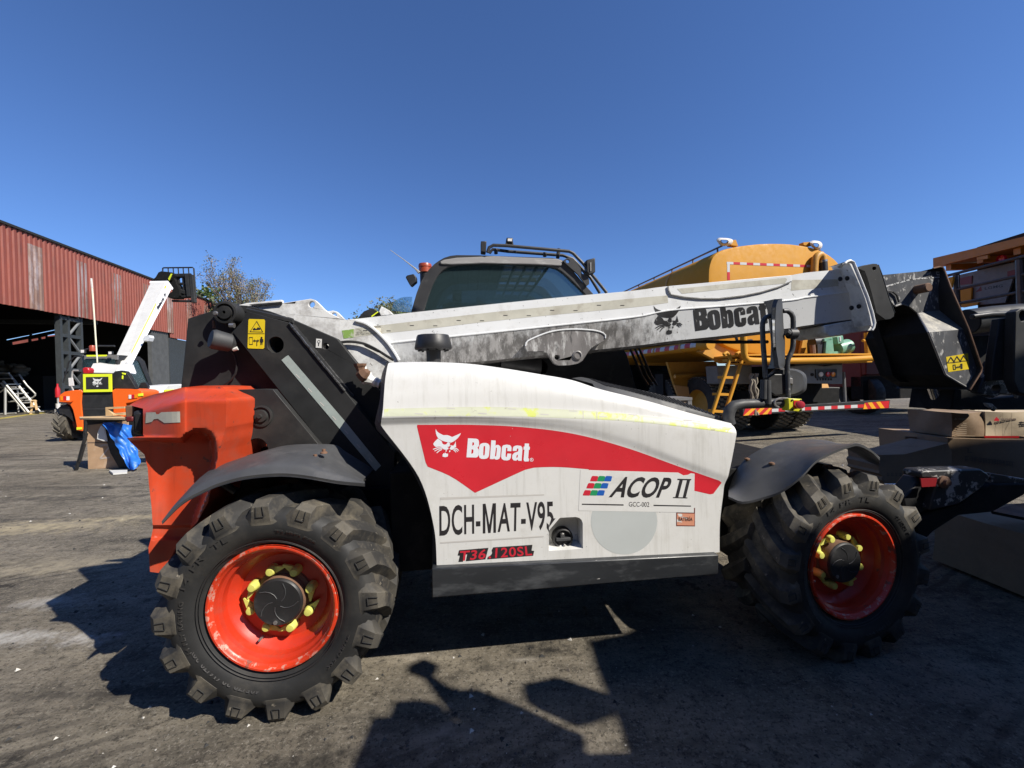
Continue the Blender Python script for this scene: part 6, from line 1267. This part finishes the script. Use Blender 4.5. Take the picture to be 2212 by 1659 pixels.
# spray pipe along the flank
mb = MB(); ec = F3.px(ZF((1035, 945))[0], TY - .15); rr = (F3.px(ZF((1072, 945))[0], TY - .15) - ec).length
mb.tube([ec, ec + Vector((0, .03, 0)), ec + Vector((0, 6.2, 0))], rr, 'truck', 24); sp_ = mb.build("spray_pipe", T3, smooth=40)
mb = MB()
for k in range(22): y = .35 + k * .2; mb.lathe([(rr * 1.012, y), (rr * 1.012, y + .2)], 'retror' if k % 2 else 'retrow', 24, c=ec + Vector((0, 0, 0)))
mb.v = [v for v in mb.v]; keep = [i for i, f in enumerate(mb.f) if -.35 < (sum(mb.v[j].z for j in f) / 4 - ec.z) / rr < .75]; mb.f = [mb.f[i] for i in keep]; mb.k = [mb.k[i] for i in keep]; mb.build("reflective_tape", sp_, smooth=0, recalc=False)
mb = MB()
for y in (.9, 2.0): mb.lathe([(rr * 1.06, y), (rr * 1.06, y + .08)], 'truckd', 24, c=ec)
mb.build("pipe_clamp", sp_)
mb = MB(); mb.pprism(F3, ZF((940,1005),(1080,880),(1300,1020),(1390,1100),(1130,1100)), TY + .1, .12, 'truckd'); mb.pprism(F3, ZF((440,1095),(680,1095),(690,1120),(460,1115)), TY + 2.6, .1, 'truckd'); mb.build("tank_cradle", T3)
mb = MB(); mb.pprism(F3, ZF((680,1090),(1080,1085),(1100,1180),(1105,1385),(780,1385),(735,1270)), TY + 1.6, .08, 'truckd'); sd = mb.build("side_guard", T3)
mb = MB(); mb.pprism(F3, ZF((735,1278),(912,1300),(888,1366),(768,1372)), TY + 1.55, .03, 'flap') if mt.setdefault('flap', M('pale_orange_sun_and_guard', (.75, .42, .16), .5)) else 0; mb.build("sunlit_patch", sd)  # paler piece stands in for sunlight on the guard
mb = MB(); mb.tube([F3.px(p, TY + 1.5) for p in ZF((740,1208),(1040,1192))], .05, 'truckd', 8); mb.build("guard_rail", sd)
mb = MB(); zb_ = F3.px(ZF((1500,1120))[0], TY).z; mb.box((-1.0, TY + .1, .75), (.2, TY + 6.8, zb_), 'blackd'); mb.box((-1.7, TY + .2, .65), (.8, TY + .6, 1.05), 'blackd'); mb.box((-2.3, TY + 2.6, .35), (1.0, TY + 3.0, 1.5), 'shade_and_trim'); mb.box((-2.4, TY + 5.8, .3), (1.0, TY + 8.6, 2.6), 'shade_and_trim'); mb.build("chassis", T3)
mb = MB(); mb.pprism(F3, ZF((1085,1120),(1370,1115),(1380,1270),(1100,1270)), TY + .3, .4, 'grey'); mb.build("tool_box", T3, bevel=.02)
# ladder
mb = MB()
LY = TY - .65
for a in (((1140,1030),(1165,1012),(1185,1030),(1192,1060),(1170,1130),(1045,1510)), ((1240,1030),(1262,1010),(1282,1030),(1288,1060),(1270,1130),(1135,1550))): mb.tube([F3.px(p, LY) for p in sm(ZF(*a), 20)], .036, 'truck', 8)
ld = mb.build("ladder", T3, smooth=50)
for a, c in (((1170,1065),(1285,1065)), ((1128,1204),(1218,1206)), ((1085,1342),(1182,1345)), ((1050,1480),(1140,1485))): mb = MB(); p, q = [F3.px(t, LY) for t in ZF(a, c)]; mb.prism([p, q, q + Vector((0, .14, 0)), p + Vector((0, .14, 0))], (0, 0, -.05), 'truck'); mb.build("rung", ld)
mb = MB()
for k in range(4): mb.tube([F3.px((ZF((1368 + k * 13, 1125))[0][0] + random.uniform(-1, 1), 842 - 35 + 9 * i * 1.0 ), TY - .6) + Vector((random.uniform(-.03, .03), random.uniform(-.03, .03), 0)) for i in range(11)], .028, 'sack', 6)
mb.build("rope_bundle", T3, smooth=60)
# tail lights
mb = MB(); mb.pprism(F3, ZF((1650,1130),(1860,1110),(1960,1125)) + ZG((400,1110),(450,1105),(450,1270),(60,1262)) + ZF((1650,1260)), TY - .35, .2, 'grey'); mb.pprism(F3, ZG((60,1105),(450,1100),(450,1112),(60,1118)), TY - .4, .3, 'dark'); tlb = mb.build("light_bar", T3, bevel=.006)
mb = MB(); mb.pprism(F3, ZG((232,1150),(405,1148),(405,1218),(236,1222)), TY - .37, .02, 'dark'); 
for x in range(6): mb.pprism(F3, ZG((250 + x * 22, 1222),(258 + x * 22, 1222),(256 + x * 22, 1240),(250 + x * 22, 1240)), TY - .37, .02, 'dark')
mb.pprism(F3, circ(ZG((206,1192))[0], 3.6, 14), TY - .36, .01, 'shade_and_trim'); mb.build("light_cage", tlb)
for x, m_ in ((272, 'lens_w'), (330, 'lens_r'), (372, 'lens_a')): mb = MB(); mb.lathe([(.055, 0), (.05, -.02), (0, -.03)], m_, 16, c=F3.px(ZG((x, 1190))[0], TY - .37)); mb.build("tail_light", tlb, smooth=40)
mb = MB(); mb.tube([F3.px(p, TY - .3) for p in ZG((460,1170),(472,1420))], .03, 'grey', 8); mb.build("bumper_bracket", T3)
mb = MB(); bq = ZN((1065,405),(2045,383),(2045,436),(1065,488)); mb.pprism(F3, ZN((1062,440),(1880,390),(2050,382),(2044,440),(1880,446),(1500,462),(1065,484)), TY - .62, .10, 'black'); bp3 = mb.build("bumper", T3, bevel=.006)
mb = MB(); BMp = plane_mapper(F3, TY - .62, .004); a, c = ZN((1258,442),(1876,412)); stripes(mb, a, c, 14, 6.8, BMp)
def hazard(q, n, flip):
    a, b_, c, d = q
    L_ = lambda t, p, r: (p[0] + (r[0] - p[0]) * t, p[1] + (r[1] - p[1]) * t)
    pg([a, b_, c, d], 'retror', BMp, 0)(mb)
    for k in range(n):
        t0 = (k + .05) / n; t1 = (k + .55) / n; s = .42 / n * 1.6 * flip
        cl_ = lambda t: max(0, min(1, t))
        pg([L_(cl_(t0 + s), a, b_), L_(cl_(t1 + s), a, b_), L_(cl_(t1), d, c), L_(cl_(t0), d, c)], 'retroy', plane_mapper(F3, TY - .62, .007), 0)(mb)
hazard(ZN((1080,440),(1260,432),(1255,476),(1065,488)), 3, 1); hazard(ZN((1880,402),(2045,388),(2040,436),(1868,444)), 3, -1); mb.build("reflective_stripe", bp3, smooth=0, recalc=False)
# wheels
def truck_wheel(x, y, r=.70, wd=.46):
    mb = MB(); h = wd / 2; c = (x, y, r)
    mb.lathe([(r * .55, -h * .9), (r * .75, -h), (r * .93, -h * .96), (r * .965, -h * .8), (r * .97, 0), (r * .965, h * .8), (r * .93, h * .96), (r * .75, h), (r * .55, h * .9)], 'rubside', 48, c=c, axis='x')
    for k in range(40):
        for j in range(4):
            g = 2 * math.pi * (k + (.5 if j % 2 else 0)) / 40; x0 = -h * .95 + j * h * .49; vs = []
            for rr in (r * .955, r * 1.0):
                for u, v in ((0, -.055), (h * .42, -.03), (h * .42, .055), (0, .03)): vs.append(Vector(c) + Vector((x0 + u, rr * math.cos(g + v), rr * math.sin(g + v))))
            mb.add(vs, [(4, 5, 6, 7), (0, 1, 5, 4), (1, 2, 6, 5), (2, 3, 7, 6), (3, 0, 4, 7)], 'rubber')
    o = mb.build("wheel", T3, smooth=35); mb = MB(); mb.lathe([(r * .56, -h * .85), (r * .45, -h * .3), (0, -h * .3)], 'truckd', 24, c=c, axis='x'); mb.lathe([(r * .56, h * .85), (r * .45, h * .3), (0, h * .3)], 'truckd', 24, c=c, axis='x'); mb.build("rim", o); return o
wx = F3.px(ZN((1500, 420))[0], .0).x
w0 = truck_wheel(0.28, .70)
def wcopy(dx, dy): o = copy_tree(w0, T3); o.location = (dx, dy, 0)
for dx, dy in ((-.52, 0), (-1.75, 0), (-2.3, 0), (-.05, 1.6), (-2.3, 1.6), (-.05, 5.4), (-2.3, 5.4)): wcopy(dx, dy)
mb = MB(); mb.pprism(F3, ZN((1538,282),(1560,275),(1630,276),(1652,332),(1652,405),(1604,402),(1604,332),(1545,300)), .0, .7, 'grey'); mb.pprism(F3, ZN((1536,280),(1560,273),(1632,275),(1650,328),(1602,326),(1548,300)), -.02, .03, 'flap'); mb.build("mudguard", T3)
# ================================================================ big haul truck at the right edge
a = W((2212, 560), 10.0); c = W((2015, 580), 12.4)
F4 = Frame((a.x, a.y), math.atan2(c.y - a.y, c.x - a.x))       # local x runs away from us, y to the left
T4 = fthing("haul_truck", "tall orange haul truck with overhanging canopy and black deck railings at the right edge", "haul truck", F4)
def H4(p, y=0.): return F4.px(p, y)
mb = MB(); s1 = H4(ZQ((152, 242))[0]); s0 = H4(ZQ((900, 64))[0]); u1 = H4(ZQ((150, 318))[0]); u0 = H4(ZQ((900, 132))[0])
k_ = -3.5
def ex_(p, q, x): t = (x - p.x) / (q.x - p.x); return p.z + (q.z - p.z) * t
xs = (k_, s1.x)
mb.hexa([(xs[0], 0, ex_(u0, u1, xs[0])), (xs[1], 0, ex_(u0, u1, xs[1])), (xs[1], -3.2, ex_(u0, u1, xs[1]) + .1), (xs[0], -3.2, ex_(u0, u1, xs[0]) + .1), (xs[0], 0, ex_(s0, s1, xs[0])), (xs[1], 0, ex_(s0, s1, xs[1])), (xs[1], -3.2, ex_(s0, s1, xs[1])), (xs[0], -3.2, ex_(s0, s1, xs[0]))], 'haul'); can = mb.build("canopy", T4, bevel=.03)
mb = MB()
for x in (.3, 1.2, 2.1): mb.box((x - .08, -3.0, ex_(u0, u1, x) - .16), (x + .08, -.15, ex_(u0, u1, x) - .005), 'haul')
mb.build("canopy_rib", can)
mb = MB(); mb.pprism(F4, ZQ((508,236),(598,215),(600,245),(512,258)), .02, -.06, 'haul'); mb.build("canopy_lug", can); mb = MB(); cl_ = H4(ZQ((712, 248))[0], -.1); mb.lathe([(.10, .03), (.10, -.03), (.06, -.06), (0, -.06)], 'lens_r', 16, c=cl_); mb.build("marker_lamp", can, smooth=40)
mb = MB()
def rl4(a_, b_, r=.035, m='railb', y=.0): mb.tube([H4(p, y) for p in ZQ(a_, b_)], r, m, 8)
mt['railb'] = M('dark_rail_tube', (.05, .045, .042), .45, dirt=(.18, .16, .14), damt=.5, ds=8)
for a_, b_ in (((270,385),(960,210)), ((320,505),(960,360)), ((360,612),(960,500))): rl4(a_, b_, .04)
for x0, y0, x1, y1 in ((342,372,350,640), (858,255,870,660)): rl4((x0, y0), (x1, y1), .07)
rl4((868,262),(880,650), .02, 'alu'); rl4((360,380),(362,490), .012, 'alu')
mb.build("deck_railing", T4)
mb = MB(); mb.pprism(F4, ZQ((365,378),(840,270),(830,335),(740,605),(500,625),(372,645)), -.9, -.05, 'grey'); pn = mb.build("cab_panel", T4)
PM4 = plane_mapper(F4, -.9, -.004)
mb = MB(); text_on(mb, "LGMG", ZQ((575,500),(722,478),(722,455),(575,478)), PM4, 'ink', .02, 1.1); pg(ZQ((500,520),(545,470),(552,508)), 'darkred', PM4, 0)(mb); mb.build("panel_lettering", pn, smooth=0, recalc=False)
mb = MB(); mb.pprism(F4, ZQ((760,350),(835,330),(828,380),(760,392)), -.88, -.03, 'darkred'); mb.build("panel_sticker", pn)
mb = MB(); mb.pprism(F4, ZQ((368,405),(470,385),(468,450),(370,462)), -.88, -.03, 'darkred'); mb.build("panel_sticker", pn)
mb = MB(); mb.pprism(F4, ZQ((362,500),(468,480),(462,585),(400,612),(365,610)), -.84, -.04, 'truck'); mb.build("panel_sticker", pn)
mb = MB(); mb.pprism(F4, ZQ((372,620),(525,600),(510,625),(400,645)), -.84, -.04, 'truck'); mb.build("panel_sticker", pn)
mb = MB(); mb.pprism(F4, ZQ((276,402),(332,392),(330,420),(312,490),(300,480)), .15, .05, 'truck'); mb.build("corner_panel", T4)
mb = MB(); d0, d1 = H4(ZQ((380, 685))[0]), H4(ZQ((850, 640))[0]); mb.hexa([(k_, 0, ex_(d1, d0, k_) - .28), (s1.x - .4, 0, d0.z - .28), (s1.x - .4, -3.0, d0.z - .28), (k_, -3.0, d1.z - .28), (k_, 0, ex_(d1, d0, k_)), (s1.x - .4, 0, d0.z), (s1.x - .4, -3.0, d0.z), (k_, -3.0, d1.z)], 'haul'); mb.build("deck", T4)
mb = MB(); mb.box((k_, -3.4, .6), (s1.x - .3, -.15, d0.z - .3), 'shade_and_trim'); mb.box((k_, -3.3, d0.z), (s1.x - .2, -1.0, s1.z + .2), 'shade_and_trim'); mb.build("body", T4)
mb = MB()
for x in (1.4, -2.2): mb.lathe([(.4, .3), (.75, .35), (.85, .3), (.88, 0), (.85, -.4), (.5, -.4)], 'rubside', 40, c=(x, -.1, .88))
mb.build("wheel", T4, smooth=40)
# dark red truck standing in the shade between the two
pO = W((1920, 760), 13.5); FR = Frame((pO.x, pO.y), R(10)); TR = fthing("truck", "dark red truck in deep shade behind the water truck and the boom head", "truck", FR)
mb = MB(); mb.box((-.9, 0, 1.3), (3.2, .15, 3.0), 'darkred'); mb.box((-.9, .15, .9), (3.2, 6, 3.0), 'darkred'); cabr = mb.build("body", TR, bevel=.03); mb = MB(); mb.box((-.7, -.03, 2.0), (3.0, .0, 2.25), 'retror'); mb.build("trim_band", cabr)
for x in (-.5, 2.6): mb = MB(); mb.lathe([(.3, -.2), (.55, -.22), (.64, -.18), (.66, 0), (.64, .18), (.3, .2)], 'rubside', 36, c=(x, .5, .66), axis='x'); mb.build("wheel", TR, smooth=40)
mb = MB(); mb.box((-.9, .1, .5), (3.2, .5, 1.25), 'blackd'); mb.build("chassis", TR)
# ================================================================ crate, cartons
q = ZN((575,372),(712,368),(720,372),(720,425)); d_ = 6.4
pc = W(q[1], d_); FC = Frame((pc.x, pc.y), R(6)); TC = fthing("crate", "grey and brown battered crate behind the hood of the front telehandler", "crate", FC)
a, c = FC.px(ZN((560, 420))[0], 0), FC.px(ZN((712, 370))[0], 0)
mb = MB(); mb.box((a.x, 0, 0), (c.x, .5, c.z), 'card'); mb.box((a.x - .02, -.02, c.z - .03), (c.x + .02, .52, c.z + .012), 'grey'); mb.box((c.x - .05, -.015, 0), (c.x + .015, .02, c.z - .03), 'steel'); mb.build("box", TC)
def carton(name, label, group, F, x0, x1, y0, y1, z0, z1, mat, tape=None, skew=0., open_=False):
    t = bpy.data.objects.new(name, None)
    mb = MB(); j = lambda: random.uniform(-.006, .006)
    n = 5; 
    def P(u, v, w_): return Vector((x0 + (x1 - x0) * u + .012 * math.sin(3.1 * w_ + 7 * v), y0 + (y1 - y0) * v + .010 * math.sin(5 * u + 3 * w_), z0 + (z1 - z0) * w_ - .010 * math.sin(math.pi * u) * w_ + skew * u * w_))
    G_ = [k / 6 for k in range(7)]
    mb.loft([[P(u, 0, w_) for u in G_] for w_ in G_], mat); mb.loft([[P(u, 1, w_) for u in G_] for w_ in G_], mat); mb.loft([[P(0, u, w_) for u in G_] for w_ in G_], mat); mb.loft([[P(1, u, w_) for u in G_] for w_ in G_], mat); mb.loft([[P(u, v, 1) for u in G_] for v in G_], mat); mb.loft([[P(u, v, 0) for u in G_] for v in G_], mat)
    o = mb.build(name, None, smooth=30); o.matrix_world = F.m; tag(o, label, "carton", group); return o
pb = G((2020, 1219)); pb2 = G((2260, 1320)); 
FB = Frame((pb.x, pb.y), math.atan2(pb2.y - pb.y, pb2.x - pb.x))
grp = "cartons stacked by the front of the telehandler"
hb = FB.px(ZM((690, 875))[0], 0).z
carton("carton", "large brown carton at the bottom of the stack beside the front wheel", grp, FB, -.02, 1.0, 0, .9, .03, hb, 'card', skew=.01)
pm_ = W((2060, 1000), 3.45); FM = Frame((pm_.x, pm_.y), R(-4)); za, zb2, zc = hb, FM.px(ZM((620, 322))[0], 0).z, FM.px(ZM((640, 137))[0], .04).z
c_ = ZM((612,322))[0]; x0 = FM.px(c_, 0).x
c2 = carton("carton", "brown carton in the middle of the stack with a line of printed characters", grp, FM, x0, x0 + .95, 0, .7, hb - .02, zb2, 'card', skew=-.02)
x0b, xm_, x1b = FM.px(ZM((640,200))[0], .04).x, FM.px(ZM((865,200))[0], .04).x, FM.px(ZM((1300,200))[0], .04).x
c3 = carton("carton", "small brown carton with faint print on top of the stack, left of the striped one", grp, FM, x0b, xm_, .04, .45, zb2 + .004, zc, 'card')  # darker board stands in for the weaker light on this box
c4 = carton("carton", "pale carton with a red bottom stripe on top of the stack", grp, FM, xm_ + .01, x1b, .03, .48, zb2 + .004, zc + .004, 'cardl')
P4m = plane_mapper(FM, .02, .0)
mb = MB(); [pg(ZM((x, 140), (x + 2, 140), (x + 1, 345), (x - 1, 345)), 'print', P4m, 0)(mb) for x in (1010, 1075)]; pg(ZM((878,306),(1130,308),(1130,322),(878,320)), 'retror', P4m, 0)(mb); pg(ZM((948,190),(965,168),(985,188),(985,198),(950,198)), 'sred', P4m, 0)(mb)
for k in range(4): x = 995 + k * 29; pg(ZM((x, 180), (x + 25, 180), (x + 25, 194), (x, 194)), 'print', P4m, 0, [ZM((x + 5, 184), (x + 20, 184), (x + 20, 187), (x + 5, 187))])(mb)
for q_ in (((1130,205),(1165,205)), ((1128,218),(1175,218)), ((1145,198),(1140,232)), ((1140,230),(1170,230)), ((1155,198),(1165,226))): v = ZM(*q_); pg([v[0], v[1], (v[1][0] + 1, v[1][1] + 2), (v[0][0] + 1, v[0][1] + 2)], 'ink', P4m, 0)(mb)
mb.build("carton_print", c4, smooth=0, recalc=False)
P3m = plane_mapper(FM, .03, .0); mb = MB()
for k in range(6): y = 212 + k * 15; pg(ZM((670, y), (748, y + 1), (748, y + 5), (670, y + 4)), 'cprint', P3m, 0)(mb) if mt.setdefault('cprint', M('faint_carton_print', (.36, .28, .20), .8)) else 0
pg(ZM((655,192),(668,172),(682,190)), 'cprint', P3m, 0)(mb); pg(ZM((688,178),(745,178),(745,190),(688,190)), 'cprint', P3m, 0)(mb); pg(ZM((680,302),(810,306),(810,310),(680,306)), 'cprint', P3m, 0)(mb); mb.build("carton_print", c3, smooth=0, recalc=False)
P2m = plane_mapper(FM, -.012, .0); mb = MB()
for k in range(11):
    x = 735 + k * 33; y = 452 + k * 4
    for a_, b_ in (((0,0),(26,2)), ((0,12),(26,14)), ((0,24),(26,26)), ((2,0),(2,36)), ((13,0),(13,38)), ((24,2),(24,36))):
        if random.random() < .8: v = ZM((x + a_[0], y + a_[1]), (x + b_[0], y + b_[1])); pg([v[0], v[1], (v[1][0] + 1.4, v[1][1] + 1.4), (v[0][0] + 1.4, v[0][1] + 1.4)], 'print', P2m, 0)(mb)
pg(ZM((755,395),(762,395),(762,425),(790,425),(790,430),(755,430)), 'print', P2m, 0)(mb); mb.build("carton_print", c2, smooth=0, recalc=False)
# flattened cartons
pl3 = W((1960, 1010), 3.3); FL = Frame((pl3.x, pl3.y), R(2)); g2 = "collapsed cartons behind the front fender"
za_ = FL.px(ZM((115, 445))[0], 0).z; zb_ = FL.px(ZM((125, 650))[0], 0).z
xl0, xl1 = FL.px(ZM((115,500))[0], 0).x, FL.px(ZM((620,500))[0], 0).x
tor = [ZM((115,445))[0]] + ZM((300,440),(610,360),(640,420),(640,680),(160,660),(130,625),(140,600),(112,580),(118,560),(105,520),(122,500))
mb = MB(); mb.pprism(FL, tor, 0, .3, 'card'); o = mb.build("carton", None); o.matrix_world = FL.m; tag(o, "torn brown carton crushed flat behind the front fender", "carton", g2)
mb = MB()
for k in range(9):
    x = 170 + k * 30; pg(ZM((x, 580), (x + 20, 581), (x + 20, 584), (x, 583)), 'print', plane_mapper(FL, -.002, 0), 0)(mb); pg(ZM((x + 5, 572), (x + 8, 572), (x + 9, 600), (x + 6, 600)), 'print', plane_mapper(FL, -.002, 0), 0)(mb); pg(ZM((x, 592), (x + 18, 593), (x + 18, 596), (x, 595)), 'print', plane_mapper(FL, -.002, 0), 0)(mb)
mb.build("carton_print", o, smooth=0, recalc=False)
mb = MB(); fp = [FL.px(p, y) for p, y in zip(ZM((260,450),(610,352),(612,385),(470,420)), (0, .3, .25, .0))]; mb.prism(fp, (0, .02, -.012), 'cardl'); o2 = mb.build("carton_flap", o)
mb = MB(); mb.pprism(FL, ZM((305,310),(420,318),(605,348),(600,356),(300,438)), .42, .02, 'card'); o = mb.build("carton", None); o.matrix_world = FL.m; tag(o, "open carton flap standing upright behind the crushed carton", "carton", g2)
mb = MB(); zz = hb; 
fw = [FB.px(p, y) for p, y in zip(ZM((920,850),(1100,800),(1300,780),(1300,925)), (-.05, .2, .3, -.02))]; mb.prism(fw, (0, .01, -.02), 'dark'); o = mb.build("plastic_film", None, smooth=0); o.matrix_world = FB.m; tag(o, "dark plastic film lying over the top of the bottom carton", "film")
mb = MB(); v = [FM.px(p, .2) for p in ZM((780,105),(830,112),(900,128),(960,140),(950,160),(890,148),(820,125))]; mb.prism(v, (0, .04, 0), 'plasticwrap'); o = mb.build("plastic_strip", None); o.matrix_world = FM.m; tag(o, "strip of white plastic wrap lying along the top of the pale cartons", "wrap")
# ================================================================ machine beside the photographer, seen only as its shadow
YS = .45
def sh(p, h=0.0):        # point of the plane y = YS whose shadow falls on ground pixel p
    g = G(p, h); t = (g.y - YS) / -(-SUN.y); t = (g.y - YS) / SUN.y; return Vector((g.x - SUN.x * t, YS, g.z + t))
FS = Frame((2.8, YS), 0)
TS = fthing("parked_machine", "dark parked machine with a mirror arm standing beside the viewpoint, known by its shadow", "machine", FS)
def shp(mb, pts, d=-.25, m='blackd'): mb.prism([FS.loc(sh(p)) for p in pts], (0, d, 0), m)
mb = MB()
body = ZL((185,1100),(200,890),(215,812),(318,805),(330,730),(450,720),(560,742),(640,830),(800,900),(1000,960),(1240,1000),(1520,990),(1535,960),(1480,845),(1440,700),(1380,560),(1310,398),(1420,480),(1600,760),(1800,1300),(185,1300))
shp(mb, body); mb.build("body", TS)
mb = MB(); shp(mb, ZL((400,545),(480,507),(560,545),(520,592),(600,650),(645,668),(760,668),(850,705),(955,745),(990,760),(1215,870),(1300,900),(1300,960),(900,930),(620,760),(600,720),(490,580)), -.05); shp(mb, ZL((985,640),(1160,604),(1300,650),(1430,695),(1440,760),(1350,795),(1265,815),(1225,800),(1050,725),(1040,714),(1000,690)), -.05); mb.build("mirror_arm", TS)
mb = MB(); wp = [(W(PF_, 2.05)) for PF_ in [(1480, 1080)]]
hi = [sh((1480, 1375)), sh((1500, 1360))]
def shw(p, z):           # same for a shadow edge seen at pixel p on something at depth z
    g = W(p, z); t = (g.y - YS) / SUN.y; return FS.loc(Vector((g.x - SUN.x * t, YS, g.z + t)))
def shq(p, y): g = F1.m @ F1.px(p, y); t = (g.y - YS) / SUN.y; return FS.loc(Vector((g.x - SUN.x * t, YS, g.z + t)))
up_ = [shw((1640, 1225), 2.0), shw((1700, 1150), 2.0), shw((1760, 1145), 2.02), shw((1850, 1195), 2.1), shw((1960, 1165), 2.1), shw((1985, 1110), 2.2), shw((1895, 962), 3.2), shw((1960, 942), 3.3), shw((2048, 942), 3.4), shw((2062, 950), 3.45), shw((2320, 958), 3.45)]
lowp = [FS.loc(sh(ZL((2260, 330))[0])), FS.loc(sh(ZL((1750, 600))[0]))]
mb.prism([Vector((FS.loc(sh(ZL((1560, 1000))[0])).x, 0, .1))] + [FS.loc(sh(p)) for p in ZL((1560,1000),(1550,975),(1440,700),(1400,590),(1330,420))] + [shq((1480, 1258), .06), shq((1556, 1238), .06)] + up_[1:] + [Vector((8, 0, 5.9)), Vector((8, 0, .1))], (0, -.3, 0), 'blackd'); mb.build("skip", TS)

mb = MB(); FV = Frame((0, -13), 0); TV = fthing("workshop", "unseen dark wall added behind the viewpoint to block sky light", "light blocker", FV)  # never in view; added behind the camera to cut the sky fill
mb.box((-34, -8, 0), (16, 0, 10.5), 'shed'); mb.build("wall", TV); mb = MB(); mb.box((-34.4, -8.4, 10.5), (16.4, .4, 10.8), 'shade_and_trim'); mb.build("roof", TV)
